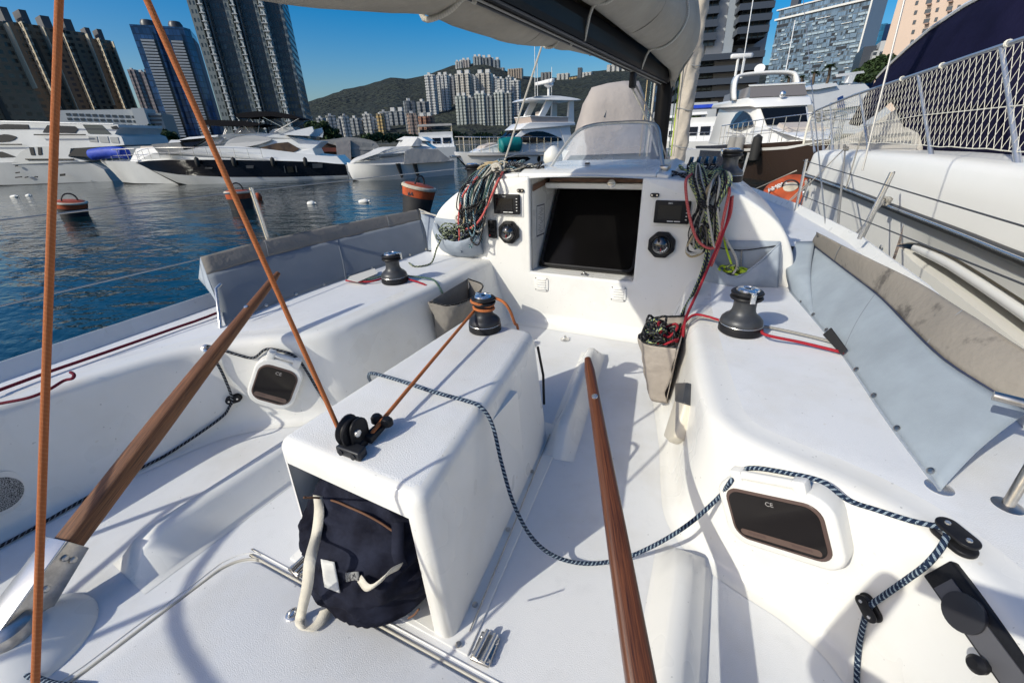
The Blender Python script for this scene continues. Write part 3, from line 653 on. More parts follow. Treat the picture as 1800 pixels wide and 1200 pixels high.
# handholds / cleats / blocks on the seats and walls
def cheek_block(c, nrm, alongv, s=1.0):
    nrm = Vector(nrm).normalized(); a = Vector(alongv); a = (a-nrm*a.dot(nrm)).normalized(); b = nrm.cross(a); c = Vector(c)
    o = solid('cheek_block', prism([c+a*(x*s)+b*(y*s) for x, y in rrect(.085, .046, .0225, 6)], nrm*(.012*s)), BLACK, YA, .003, 2)
    solid('sheave', lathe([(.019*s, .012*s), (.015*s, .018*s), (.019*s, .024*s)], c-a*(.018*s), 18, nrm), DARKANOD, o, smooth=40)
    solid('cap_plate', prism([c+a*(x*s)+b*(y*s)+nrm*(.024*s) for x, y in rrect(.08, .042, .02, 6)], nrm*(.007*s)), BLACK, o, .002, 2)
    for k in (-1, 1): solid('screw', lathe([(.006*s, .031*s), (.005*s, .034*s)], c+a*(k*.022*s), 10, nrm), STEEL, o)
    return o
bS1, nS1 = Us(1674, 952, .0, True); bS2, nS2 = Us(1533, 1066, .0, True)
cheek_block(bS1, nS1, (.5, -.85, -.3), 1.0); cheek_block(bS2, nS2, (.3, -.75, -.5), .75)
bP1, nP1 = Us(412, 699, 0, True); cheek_block(bP1, nP1, (.6, .8, .15), .85)
q_, n_q = Us(362, 612, 0, True); pad_eye(q_, n_q, .014)
# grab recess handles on the seat fronts (winch handle pockets)
PVC = mat('cream plastic', (.62, .57, .47), .45, var=.05, vs=10)
def handle_pocket(pts, nrm, head):
    nrm = Vector(nrm).normalized()
    o = solid('handle_pocket', prism(pts, nrm*.045), PVC, YA, .012, 3)
    solid('winch_handle', prism(head, nrm*.05), ANOD, o, .008, 3); return o
nS = Vector((-.97, -.12, .18)).normalized(); pS = (.835, 1.45, .25)
handle_pocket([Up(*q, pS, nS) for q in ((1205, 705), (1224, 713), (1206, 775), (1193, 782), (1184, 772))], nS, [Up(*q, pS, nS) for q in ((1206, 678), (1229, 678), (1224, 716), (1207, 712))])
nP = Vector((.97, -.1, .15)).normalized(); pP = (-.70, 2.2, .3)
C = [Up(*q, pP, nP) for q in ((818, 500), (838, 492), (842, 508), (836, 520), (822, 518), (820, 545), (815, 520))]
solid('handle_bracket', prism(C, nP*.006), STEEL, YA, .002, 2)
# stanchions and lifelines
def stanchion(p, top, r=.0125, name='stanchion'):
    o = tubeo(name, [p, top], r, STEEL, YA, 10)
    solid('socket', lathe([(.042, 0), (.042, .005), (.018, .009), (.017, .05)], p, 20), DULLST, o, smooth=40)
    return o
st_pa = Uz(172*3/3, 0, 0) if False else None
stP0 = Vector((-1.60, 2.15, DZ)); stT0 = Ux(445, 332, -1.72)
p1 = Uz(1770, 890, DZ); t1 = Vector((p1.x+.03, p1.y+.06, .68)); s1 = tubeo('stanchion', [p1, lerp(p1, t1, .9), t1, t1+Vector((-.10, .03, .0))], .011, DULLST, YA, 10)
solid('socket', lathe([(.028, 0), (.028, .004), (.014, .007)], p1, 20), DULLST, s1, smooth=40)
solid('socket', lathe([(.028, 0), (.028, .004), (.014, .007)], Uz(1650, 858, DZ), 20), STEEL, YA, smooth=40)
p2 = Uz(388, 577, DZ); tubeo('stanchion', [p2, Uz(380, 508, .62), Uz(388, 500, .63)], .009, STEEL, YA, 8)
WIRE = mat('wire', (.42, .41, .39), .4, .6)
lv = [Ux(-60, 402, -1.72), Ux(350, 356, -1.72), Ux(440, 334, -1.72), Ux(640, 316, -1.72), Ux(830, 295, -1.72), Ux(868, 296, -1.70)]
tubeo('lifeline', [Ux(-120, 402, -1.70), Ux(445, 335, -1.72), Ux(835, 293, -1.72), Vector((-1.5, 6.0, 1.15))], .0042, WIRE, YA, 6)
tubeo('lifeline', [Ux(-120, 566, -1.68), Ux(352, 455, -1.62)], .0035, WIRE, YA, 6)
so_ = Ux(470, 418, -1.70); tubeo('stanchion', [Ux(486, 470, -1.68), so_, Ux(441, 330, -1.72)], .0125, STEEL, YA, 10)
tubeo('stanchion', [Ux(841, 345, -1.72), Ux(836, 292, -1.72)], .016, STEEL, YA, 10)
# stern pulpit behind the camera, it throws the barred shadows on the sole
for sg in (-1, 1):
    P = [(sg*1.50, -.45, DZ), (sg*1.50, -.45, 1.02), (sg*1.47, -.62, 1.05), (sg*1.30, -1.05, 1.05), (sg*.75, -1.18, 1.05)]
    pu = tubeo('stern_pulpit', spline(P, 5), .0135, STEEL, YA, 8)
    tubeo('pulpit_rail', spline([(sg*1.5, -.45, .74), (sg*1.47, -.62, .75), (sg*1.30, -1.05, .75), (sg*.75, -1.18, .75)], 5), .011, STEEL, pu, 8)
    tubeo('leg', [(sg*.75, -1.18, 1.05), (sg*.78, -1.16, 0.0)], .0125, STEEL, pu, 8)
    tubeo('leg', [(sg*1.30, -1.05, 1.05), (sg*1.32, -1.03, DZ)], .0125, STEEL, pu, 8)
# windscreen on the coachroof
GLASS = bpy.data.materials.new('scuffed clear vinyl'); GLASS.use_nodes = True; n = GLASS.node_tree; p = n.nodes['Principled BSDF']
p.inputs['Base Color'].default_value = (.62, .70, .80, 1); p.inputs['Roughness'].default_value = .12; p.inputs['Specular IOR Level'].default_value = .6
tr_ = n.nodes.new('ShaderNodeBsdfTransparent'); tr_.inputs[0].default_value = (.93, .95, .97, 1); mx_ = n.nodes.new('ShaderNodeMixShader'); nz_ = n.nodes.new('ShaderNodeTexNoise'); nz_.inputs['Scale'].default_value = 5; nz_.inputs['Detail'].default_value = 6
tcg = n.nodes.new('ShaderNodeTexCoord'); n.links.new(tcg.outputs['Object'], nz_.inputs['Vector'])
mr_ = n.nodes.new('ShaderNodeMapRange'); mr_.inputs[1].default_value = .3; mr_.inputs[2].default_value = .75; mr_.inputs[3].default_value = .20; mr_.inputs[4].default_value = .52
n.links.new(nz_.outputs[0], mr_.inputs[0]); n.links.new(mr_.outputs[0], mx_.inputs[0]); n.links.new(tr_.outputs[0], mx_.inputs[1]); n.links.new(p.outputs[0], mx_.inputs[2])
n.links.new(mx_.outputs[0], n.nodes['Material Output'].inputs[0])
hoop_px = [(963, 302, 2.90), (985, 268, 2.98), (1006, 240, 3.06), (1024, 226, 3.12), (1050, 219, 3.17), (1090, 216, 3.19), (1130, 215, 3.18), (1150, 219, 3.14), (1158, 232, 3.08), (1161, 258, 3.0), (1166, 300, 2.90)]
hoop = spline([Uy(a, b, y) for a, b, y in hoop_px], 4)
wsf = tubeo('windscreen_frame', hoop, .0115, mat('aged aluminium', (.55, .54, .50), .4, .7, var=.1, vs=20), YA, 8)
b0_, b1_ = hoop[0], hoop[-1]; V = []; nh = len(hoop)
for i, q in enumerate(hoop):
    for t in (0, .25, .5, .75, 1): 
        base = Vector((q.x, lerp(b0_.y, b1_.y, (q.x-b0_.x)/(b1_.x-b0_.x)), 1.062)); V.append(lerp(base, q, t))
add('windscreen_pane', V, grid_faces(nh, 5), GLASS, YA, True)
solid('windscreen_foot', box((.445, 2.92, 1.05), (.05, .14, .035)), DULLST, YA, .006, 2)
solid('track_end', box((-.05, 2.93, 1.075), (.035, .03, .02)), BLACK, YA, .006, 2)
tubeo('windscreen_seal', [b0_+Vector((0, 0, -.0)), (b0_+b1_)/2+Vector((0, 0, .006)), b1_], .006, BLACK, YA, 6)
# rope clutches on the coachroof
for cx, cy, cz, rz_ in ((-.60, 3.05, 1.02, 0.1), (.62, 3.15, 1.02, -.1)):
    for k in range(4):
        c = Vector((cx+.045*k*(1 if cx > 0 else -1)-.05, cy, cz))
        q = solid('rope_clutch', box((c.x, c.y, c.z+.022), (.036, .13, .045)), BLACK, YA, .006, 2)
        solid('lever', obox(c+Vector((0, -.02, .055)), Vector((1, 0, 0)), Vector((0, .94, .34)), Vector((0, -.34, .94)), (.026, .11, .014)), BLACKG, q, .005, 2)
        solid('label_plate', box((c.x, c.y-.066, c.z+.03), (.018, .003, .012)), MARK, q)
# mast, boom, vang
MASTM = mat('black painted spar', (.006, .006, .007), .35, var=.2, vs=12, spec=.12)
mast = tubeo('mast', [(0, 5.55, .85), (0, 5.55, 3), (0, 5.52, 15)], .085, MASTM, YA, 20)
solid('gooseneck', box((0, 5.42, 1.80), (.10, .16, .16)), MASTM, YA, .02, 3)
for k, (x, m_) in enumerate(((-.20, TANR), (-.15, TEALR), (-.11, WHTR), (.13, GREENR), (.16, LIMEONLY), (.19, WHTR))):
    rope('halyard', [(x, 5.52-.02*k, 1.0), (x*.9, 5.50, 2.2), (x*.6, 5.50, 6.0)], .006 if k != 2 else .012, m_, YA, 3, False, 6)
sec = [(-.055, .0), (-.06, .03), (-.065, .10), (-.055, .16), (-.02, .18), (.02, .18), (.055, .16), (.065, .10), (.06, .03), (.055, .0), (.028, -.006), (.022, .006), (-.022, .006), (-.028, -.006)]
V = []
def bmx(y): return -.08*(5.4-y)
def bmz(y): return interp([(-.6, 1.86), (2, 1.80), (5.4, 1.715)], y)
for y in (5.40, 4.0, 2.5, 1.0, .30):
    for a, b in sec: V.append((a+bmx(y), y, bmz(y)+b))
boom = add('boom', V, [(i*14+j, i*14+(j+1) % 14, (i+1)*14+(j+1) % 14, (i+1)*14+j) for i in range(4) for j in range(14)], MASTM, YA); fixn(boom)
for x in (-.045, .045): tubeo('boom_track', [(x+bmx(y), y, bmz(y)-.008) for y in (5.35, 2.5, 2, .32)], .006, ANOD, boom, 6)
tubeo('reefing_line', [(bmx(y), y, bmz(y)-.016) for y in (5.3, 2.5, 2, .35)], .005, BLKR, boom, 6)
solid('vang_block', box((bmx(4.3), 4.30, 1.66), (.05, .10, .12)), BLACK, YA, .015, 3)
rope('vang_rope', [(-.10, 4.30, 1.62), (.02, 4.55, 1.35), (.05, 5.2, 1.02)], .009, WHTR, YA, 3); rope('vang_rope', [(-.06, 4.30, 1.62), (.07, 4.6, 1.35), (.12, 5.3, 1.02)], .007, GREYR, YA, 3)

# ================================================================ canvas on our yacht
def resample(P, n):
    P = spline(P, 6); L = [0]
    for a, b in zip(P, P[1:]): L.append(L[-1]+(b-a).length)
    out = []
    for k in range(n):
        s = L[-1]*k/(n-1); i = 0
        while i < len(L)-2 and L[i+1] < s: i += 1
        t = (s-L[i])/max(1e-9, L[i+1]-L[i]); out.append(lerp(P[i], P[i+1], min(1, t)))
    return out
def cloth_between(name, A, B, m, parent, nu=40, nv=10, bulge=0.0, nrm=(0, 0, 1), wav=.004, wf=9.0, thick=.003, seed=0):
    A = resample(A, nu); B = resample(B, nu); V = []; nrm = Vector(nrm).normalized()
    for i in range(nu):
        for j in range(nv):
            t = j/(nv-1); p = lerp(A[i], B[i], t)
            f = noise.noise(p*wf+Vector((seed, 0, 0)))*wav+noise.noise(p*wf*2.7)*wav*.4
            V.append(p+nrm*(bulge*math.sin(math.pi*t)+f))
    o = add(name, V, grid_faces(nu, nv), m, parent, True); md = o.modifiers.new('s', 'SOLIDIFY'); md.thickness = thick; md.offset = 0; return o
# starboard weather cloth
wc = thing('weather_cloth', 'pale grey weather cloth with stained taupe top band along starboard seat, nearest white motor yacht', 'weather cloth', (1.4, 1.9, DZ), 0, 'weather cloths on the lifelines')
bot = [Uz(1652, 862, DZ+.006), Uz(1560, 740, DZ+.006), Uz(1480, 622, DZ+.006), Uz(1430, 560, DZ+.006), Uz(1388, 512, DZ+.006)]
seam = [Uz(1808, 722, .60), Uz(1740, 684, .615), Uz(1660, 632, .625), Uz(1600, 575, .63), Uz(1545, 520, .635), Uz(1480, 470, .64), Uz(1428, 430, .645)]
top = [Uz(1840, 640, .72), Uz(1760, 588, .735), Uz(1690, 544, .74), Uz(1625, 503, .74), Uz(1560, 470, .74), Uz(1498, 440, .74), Uz(1436, 408, .735)]
out = [p+Vector((.05, .0, -.14)) for p in top]
CLOTHB = mat('salt bleached grey sailcloth', (0.28, 0.325, 0.37), 0.75, var=0.13, vs=5, bump=0.35, bs=600, bdist=0.002, rvar=.1, detail=8)
cloth_between('panel', bot, seam, CLOTHB, wc, 46, 12, .012, (-.7, -.2, .5), .003, 4)
bnd = cloth_between('top_band', seam, top, CLOTHD, wc, 46, 10, .007, (-.6, -.2, .7), .007, 8)
cloth_between('outer_flap', top, out, CLOTHT, wc, 30, 5, .0, (1, 0, 0), .004, 8)
tubeo('hem', resample([p+Vector((-.004, 0, .003)) for p in seam], 30), .003, mat('navy thread', (.03, .04, .08), .7), wc, 5)
tubeo('hem', resample(bot, 24), .004, CLOTHG, wc, 5); WCD = [(wc, bot, seam, top, (-.7, -.2, .5), mat('grey thread', (.20, .22, .25), .8), 1, None)]
cloth_between('end_flap', [Uz(1388, 512, DZ+.006), Uz(1382, 470, .56), Uz(1400, 425, .66)], [Uz(1430, 560, DZ+.006), Uz(1425, 480, .57), Uz(1432, 424, .67)], CLOTHB, wc, 14, 6, 0, (0, -1, 0), .004, 10)
solid('grommet', lathe([(.012, 0), (.012, .003), (.006, .004)], Uz(1388, 508, DZ+.01)+Vector((0, -.005, .01)), 14, (-.5, -.7, .5)), DULLST, wc)
slot = [Uz(*q, DZ+.05) for q in ((1448, 590), (1462, 578), (1492, 612), (1478, 626))]
solid('sheet_slot', prism([Up(*q, bot[2]+Vector((-.02, -.01, .02)), Vector((-.85, -.2, .5)).normalized()) for q in ((1446, 588), (1460, 576), (1487, 613), (1478, 622))], (.004, 0, 0)), mat('dark opening', (.02, .02, .022), .9), wc)
# port weather cloth
wc2 = thing('weather_cloth', 'shaded grey weather cloth with taupe top band along port seat by the open water', 'weather cloth', (-1.4, 1.9, DZ), 0, 'weather cloths on the lifelines')
bot = [Uz(398, 572, DZ+.006), Uz(480, 536, DZ+.006), Uz(580, 500, DZ+.006), Uz(680, 466, DZ+.006), Uz(752, 440, DZ+.006)]
top = [Ux(352, 452, -1.60), Ux(450, 426, -1.60), Ux(560, 402, -1.60), Ux(660, 382, -1.60), Ux(737, 368, -1.58)]
seam = [lerp(t_, b_, .27) for t_, b_ in zip(top, bot)]
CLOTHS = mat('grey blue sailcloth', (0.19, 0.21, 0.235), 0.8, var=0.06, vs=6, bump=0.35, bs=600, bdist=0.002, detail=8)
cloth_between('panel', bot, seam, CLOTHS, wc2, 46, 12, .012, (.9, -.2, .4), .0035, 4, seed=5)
cloth_between('top_band', seam, top, CLOTHT, wc2, 46, 8, .004, (.9, -.2, .4), .006, 8, seed=5)
cloth_between('outer_flap', top, [p+Vector((-.03, -.02, -.11)) for p in top], CLOTHT, wc2, 30, 5, 0, (-1, 0, 0), .004, 8)
cloth_between('end_flap', [top[0], lerp(top[0], bot[0], .5), bot[0]], [top[0]+Vector((-.03, -.03, -.11)), lerp(top[0], bot[0], .6)+Vector((-.02, 0, 0)), bot[0]], CLOTHG, wc2, 10, 5, 0, (0, -1, 0), .003, 8)
cloth_between('end_flap', [top[-1], bot[-1]], [top[-1]+Vector((.30, .0, -.10)), bot[-1]+Vector((.10, .02, .0))], CLOTHG, wc2, 8, 6, .0, (0, -1, 0), .006, 8)
tubeo('hem', resample(bot, 24), .004, CLOTHG, wc2, 5); WCD.append((wc2, bot, seam, top, (.9, -.2, .4), mat('grey thread', (.20, .22, .25), .8), 1, None))
for d in (0, .03): rope('lashing', [top[-1]+Vector((0, 0, -d)), lerp(top[-1], Uy(782, 382, 2.75), .5)+Vector((0, 0, -.01)), Uy(782, 384, 2.75)], .006, WHTR, wc2, 4)
sl_ = [Uz(*q, DZ+.02) for q in ((607, 494), (612, 488), (655, 474), (660, 483), (625, 498))]
solid('sheet_slot', prism([p+Vector((.02, 0, .01)) for p in sl_], (0, 0, .002)), mat('pale lining', (.62, .60, .55), .7), wc2)

def cloth_details(t, B_, S_, T_, nrm, m_seam, nseam, col):
    nrm = Vector(nrm).normalized(); B_, S_, T_ = resample(B_, 60), resample(S_, 60), resample(T_, 60)
    for k in range(1, nseam+1):
        i = int(59*k/(nseam+1)); P = [lerp(B_[i], S_[i], j/8)+nrm*(.012*math.sin(math.pi*j/8)+.003) for j in range(9)]; tubeo('seam', P, .0016, m_seam, t, 4)
    for k in range(9):
        i = min(59, 2+int(56*k/8)); e_ = lerp(B_[i], S_[i], .05)+nrm*.006
        solid('eyelet', lathe([(.009, 0), (.009, .002), (.005, .003)], e_, 12, nrm), DULLST, t)
    for k in range(2):
        i = min(59, 12+int(34*k)); c_ = T_[i]; tubeo('stitching', [lerp(S_[i], T_[i], j/6)+nrm*(.006*math.sin(math.pi*j/6)+.003) for j in range(7)], .0013, m_seam, t, 4)
cloth_details(*WCD[0]); cloth_details(*WCD[1])
# mainsail stowed in its cover on the boom
sc = thing('sail_cover', 'weathered grey canvas sail cover lashed along the black boom overhead', 'sail cover', (0, 2.4, 1.6))
def sint(tab, x): return sum(interp(tab, x+d) for d in (-.32, -.2, -.1, 0, .1, .2, .32))/7
stn = [5.46-5.10*(k/56) for k in range(57)]; NS = 44
def bag_section(y):
    pw_ = sint([(.3, .40), (1.7, .40), (2, .34), (2.5, .29), (3.4, .21), (4.4, .13), (5.45, .10)], y)
    pz = sint([(.3, 1.66), (1.3, 1.695), (1.7, 1.735), (2.0, 1.79), (2.4, 1.73), (3.4, 1.775), (4.4, 1.815), (5.45, 1.80)], y)
    sw = sint([(.3, .30), (2, .31), (3.2, .33), (4.4, .38), (5.0, .36), (5.3, .30)], y)*interp([(5.2, 1), (5.46, .45)], y)
    sz = sint([(.3, 2.0), (2, 1.96), (3.2, 1.93), (4.4, 1.87), (5.2, 1.81)], y)-interp([(5.25, 0), (5.46, .14)], y)
    hz = sint([(.3, 2.25), (2, 2.30), (4, 2.45), (5.0, 2.65), (5.45, 2.7)], y)
    key = [(-.066, pz+.13), (-.10, pz+.04), (-pw_*.85, pz), (-pw_, pz+.05), (-pw_*1.02, pz+.24), (-pw_*.8, lerp(pz, hz, .75)), (-.08, hz), (.10, hz), (sw*.75, lerp(sz, hz, .75)), (sw, lerp(sz, hz, .42)), (sw*.98, lerp(sz, hz, .22)), (sw*.72, sz+.03), (.13, sz-.01), (.07, sz+.02)]
    return resample([Vector((a_, y, b_)) for a_, b_ in key], NS)
LASHY = (2.0, 3.05, 4.35)
V = []
for y in stn:
    R_ = bag_section(y); sh = bmx(y); pin = sum(math.exp(-((y-l_)/.10)**2) for l_ in LASHY); cx_ = sum((q.x for q in R_))/NS; cz_ = sum((q.z for q in R_))/NS
    for p in R_:
        f = noise.noise(Vector((p.x*4, p.y*1.7, p.z*4)))*.020+noise.noise(Vector((p.x*9, p.y*5, p.z*9)))*.009-abs(noise.noise(Vector((p.x*5+p.y*2.2, p.y*3.1-p.z*3, 4))))*.022
        q = Vector((cx_+(p.x-cx_)*(1+f*1.6-.045*pin), p.y, cz_+(p.z-cz_)*(1+f*1.4-.035*pin))); V.append(Vector((q.x+sh, q.y, q.z)))
cv = add('canvas', V, grid_faces(len(stn), NS), SAIL, sc, True); md = cv.modifiers.new('s', 'SOLIDIFY'); md.thickness = .006; md.offset = 0
tri = [Vector((.02, 5.40, 1.92)), Vector((.27, 5.38, 1.96)), Vector((.09, 5.36, 1.66))]
solid('front_flap', prism(tri, (0, .01, 0)), SAIL, sc)
def lash(y, m=WHTR, r=.008):
    R_ = bag_section(y); cx_ = sum((q.x for q in R_))/NS; cz_ = sum((q.z for q in R_))/NS
    P = [Vector((cx_+(q.x-cx_)*1.0+bmx(y), y+.05*math.sin(k*.2), cz_+(q.z-cz_)*1.0)) for k, q in enumerate(R_[2:-1:2])]
    P = [Vector((bmx(y)-.03, y, bmz(y)-.012))]+P+[Vector((bmx(y)+.05, y, bmz(y)+.0))]
    rope('lashing', P, r, m, sc, 3)
lash(2.0, WHTR, .013); lash(3.05, WHTR, .009); lash(4.35, WHTR, .009)
for y_, nm in ((2.75, 'seam'), (3.7, 'seam')):
    R_ = bag_section(y_); tubeo(nm, [Vector((q.x*1.004+bmx(y_), y_, q.z)) for q in R_[2:-1]], .003, CLOTHT, sc, 5)
# furled sail hanging ahead of the mast
fs = thing('furled_sail', 'beige rolled headsail hanging upright just right of the black mast', 'furled sail', (0.5, 7.2, .5))
fa, fb = Uy(1189, 288, 7.2), Uy(1232, -5, 7.2); V = []; n_ = 46
ext = fb+(fb-fa)*.6
for i in range(n_):
    t = i/(n_-1); c = lerp(fa, ext, t); r0 = interp([(0, .09), (.06, .105), (.25, .115), (.6, .105), (1, .09)], t)
    for k in range(22):
        q = 2*math.pi*k/22; r = r0*(1+.17*math.sin(q*3+t*26)*math.sin(t*9+1)+.10*math.sin(q*5-t*40)+.05*math.sin(q*2+t*90)); V.append(c+Vector((math.cos(q)*r, math.sin(q)*r, 0)))
add('rolled_cloth', V, [(i*22+k, i*22+(k+1) % 22, (i+1)*22+(k+1) % 22, (i+1)*22+k) for i in range(n_-1) for k in range(22)], mat('beige sailcloth', (.42, .375, .315), .85, var=.12, vs=6, bump=.4, bs=14, bdist=.03), fs, True)
for t in (.10, .30, .52):
    c = lerp(fa, fb, t*1.2); tubeo('tie', [c+Vector((.12*math.cos(rad(q)), .12*math.sin(rad(q)), .02*math.sin(rad(q*2)))) for q in range(0, 360, 20)], .008, BLKR, fs, 6, True)

# pouches on the bulkhead and sheet bags on the seat fronts
pk = thing('rope_pouch', 'grey cloth rope pouch on the bulkhead right of the hanging rope coils', 'pouch', Uy(1305, 505, 2.66), 0, 'cockpit rope pouches')
cs = [Uy(*q, 2.655) for q in ((1240, 421), (1372, 424), (1368, 511), (1238, 506))]
cloth_between('back_panel', [cs[0], cs[1]], [cs[3], cs[2]], CLOTHG, pk, 20, 8, .0, (0, -1, 0), .003, 14)
tp_ = [Uy(1243, 438, 2.65), Uy(1262, 470, 2.60), Uy(1290, 486, 2.575), Uy(1325, 468, 2.60), Uy(1371, 427, 2.65)]
cloth_between('front_panel', tp_, [Uy(1239, 506, 2.65), Uy(1270, 510, 2.635), Uy(1300, 512, 2.63), Uy(1335, 513, 2.635), Uy(1367, 511, 2.65)], CLOTHG, pk, 34, 14, .03, (0, -1, 0), .016, 11)
rope('drawcord', [p+Vector((0, -.004, 0)) for p in tp_], .005, CLOTHG, pk, 6)
rope('elastic', [Uy(1244, 432, 2.648), Uy(1300, 440, 2.645), Uy(1370, 431, 2.648)], .003, BLKR, pk, 4)
rope('loop', [Uy(1304, 440, 2.645), Uy(1303, 462, 2.63), Uy(1306, 486, 2.61)], .004, GREYR, pk, 4)
pk2 = thing('rope_pouch', 'round bottomed grey cloth pouch on port bulkhead holding a flecked rope heap', 'pouch', Uy(810, 450, 2.66), 0, 'cockpit rope pouches')
bk_ = [Uy(764, 382, 2.655), Uy(800, 386, 2.655), Uy(848, 386, 2.655)]
bt_ = [Uy(767, 418, 2.65), Uy(775, 437, 2.64), Uy(795, 449, 2.635), Uy(825, 452, 2.635), Uy(850, 446, 2.65)]
cloth_between('back_panel', bk_, bt_, CLOTHG, pk2, 20, 8, 0, (0, -1, 0), .003, 14)
cloth_between('front_panel', [Uy(764, 390, 2.64), Uy(775, 412, 2.57), Uy(795, 424, 2.54), Uy(820, 420, 2.55), Uy(849, 405, 2.64)], bt_, CLOTHG, pk2, 30, 12, .035, (0, -1, .2), .010, 13)
def sheet_bag(nm, lab, y0, y1, xw, sg, z0, z1, dep, m):
    t = thing('sheet_bag', lab, 'bag', (xw, (y0+y1)/2, z0), 0, 'sheet bags on the seat fronts')
    xo = -sg*dep
    A = [Vector((xw(y0) if callable(xw) else xw, y0, z1)), Vector((xw, y1, z1))]
    bk = [Vector((xw, y0, z1)), Vector((xw, y1, z1+.01))]; bb2 = [Vector((xw+xo*.1, y0+.03, z0)), Vector((xw+xo*.1, y1-.02, z0))]
    cloth_between('back_panel', bk, bb2, m, t, 10, 8, 0, (1, 0, 0), .003, 12)
    fr = [Vector((xw, y0, z1)), Vector((xw+xo*.85, y0+.03, z1-.015)), Vector((xw+xo*1.05, (y0+y1)/2, z1-.03)), Vector((xw+xo*.9, y1-.04, z1-.01)), Vector((xw, y1, z1+.01))]
    bo_ = [Vector((xw+xo*.05, y0+.03, z0)), Vector((xw+xo*.45, y0+.05, z0-.01)), Vector((xw+xo*.6, (y0+y1)/2, z0-.012)), Vector((xw+xo*.5, y1-.05, z0-.005)), Vector((xw+xo*.05, y1-.02, z0))]
    cloth_between('front_panel', fr, bo_, m, t, 50, 20, .014, (-sg, -.2, 0), .024, 8)
    cloth_between('base', [bo_[0], bo_[2]], [bo_[4], bo_[2]], m, t, 6, 6, 0, (0, 0, -1), .002, 9)
    rope('drawcord', [p+Vector((-sg*.003, 0, .002)) for p in fr], .005, BLKR, t, 8); return t
BAGT = mat('taupe bag canvas', (.36, .315, .27), .85, var=.12, vs=9, bump=.5, bs=26, bdist=.012)
BAGG = mat('grey brown bag canvas', (.20, .185, .165), .85, var=.12, vs=9, bump=.5, bs=26, bdist=.012)
sheet_bag('', 'taupe canvas sheet bag stuffed with black and red rope on starboard seat front', 1.78, 2.14, .735, 1, .09, .40, .17, BAGT)
sheet_bag('', 'grey open canvas sheet bag on port seat front behind the console winch', 1.86, 2.30, -.655, -1, .10, .40, .15, BAGG)

# ================================================================ running rigging
# mainsheet: down from the boom, through the ratchet block, to the console winch
def rope_thing(name, label, P, r, m, n=8, cat='rope', group=None, closed=False, sides=8):
    o = rope(name, P, r, m, None, n, closed, sides); tag(o, label, cat, group); return o
up_ = Ux(258, 0, -.2); dB = (bc+Vector((-.03, -.03, .0))-up_)
P = [up_-dB*.2, lerp(up_, bc+Vector((-.042, -.022, .004)), .5), bc+Vector((-.042, -.022, .004)), bc+Vector((-.028, -.03, -.022)), bc+Vector((0, .0, -.036)), bc+Vector((.014, .05, -.02)), bc+Vector((.012, .085, -.004))]
wz = .5+.103*.86; wr = .042*.86+.006
a0 = math.atan2(bc.y-wB.y, bc.x-wB.x)-1.25
P += [Vector((wB.x+wr*math.cos(a0), wB.y+wr*math.sin(a0), wz))]
for k in range(1, 26):
    a = a0-k*.42; P.append(Vector((wB.x+wr*math.cos(a), wB.y+wr*math.sin(a), wz+.0013*k)))
ja = a0-26*.42; 
for k in range(1, 9):
    a = ja-k*.5; P.append(Vector((wB.x+.058*.86*math.cos(a), wB.y+.058*.86*math.sin(a), .5+.158*.86)))
P += [Uz(884, 530, .64), Uz(896, 545, .60), Uz(905, 568, .515), Uz(909, 572, .49), Uz(912, 590, .40)]
rope_thing('mainsheet_rope', 'orange rope from the boom through the console block to the console winch', P, .0062, ORANGE, 4, 'rope', 'orange mainsheet ropes')
d_ = .64; pa_, pb_ = CAM+ray(104, 0)*(d_/FPX), CAM+ray(62, 1200)*(d_/FPX)
o = rope_thing('mainsheet_rope', 'orange rope crossing the far left of the picture from top to bottom', [pa_+(pa_-pb_)*.5, pa_, lerp(pa_, pb_, .5), pb_, pb_+(pb_-pa_)*.12], .0052, ORANGE, 4, 'rope', 'orange mainsheet ropes')
# tiller lashing line
W1 = Vector((-.46, -.888, 0)).normalized(); hp = (1.12, 1.0, .3); hp2_ = (1.14, 1.035, .3)
P = [Uz(652, 672, .40), Uz(648, 661, .47), Uz(656, 656, .503), Uz(700, 668, .512), Uz(760, 688, .513), Uz(815, 703, .513), Uz(846, 716, .507), Uz(866, 748, .45), Uz(882, 815, .34), Uz(903, 885, .23), Uz(934, 943, .13), Uz(975, 977, .05), Uz(1030, 990, .016), Uz(1092, 982, .03), Uz(1150, 958, .09), Uz(1210, 921, .17), Uz(1262, 875, .25), Up(1284, 846, hp, W1), Up(1296, 832, hp2_, W1), Up(1320, 822, hp2_, W1), Up(1380, 830, hp2_, W1), Up(1445, 846, hp2_, W1), Up(1490, 878, hp2_, W1), Us(1540, 896, .010), Us(1600, 918, .010), Us(1655, 940, .02), Us(1660, 962, .018), Us(1640, 990, .014), Us(1600, 1018, .012), Us(1560, 1046, .012), Us(1537, 1064, .016), Us(1524, 1095, .012), Us(1515, 1140, .010), Us(1510, 1195, .010), Us(1506, 1260, .010)]
rope_thing('control_line', 'blue flecked line over the console top, drooping to the starboard portlight and side blocks', P, .0064, BLUEFL, 6)
W2 = Vector((.60, -.80, 0)); hq = (-.965, 1.0, .3)
P = [Us(575, 708, .012), Us(556, 678, .012), Us(540, 648, .02), Us(524, 626, .02), Us(500, 616, .012), Us(470, 612, .012), Us(447, 627, .012), Us(415, 621, .010), Us(386, 613, .010), Us(366, 610, .014), Us(374, 622, .012), Us(392, 655, .010), Us(410, 695, .026), Us(404, 712, .016), Us(385, 735, .012), Us(300, 795, .010), Us(240, 829, .010), Us(150, 880, .010), Us(60, 932, .010), Us(-20, 975, .010)]
rope_thing('control_line', 'dark flecked line along the base of the port cockpit wall to the small portlight', P, .0062, DARKFL, 6)
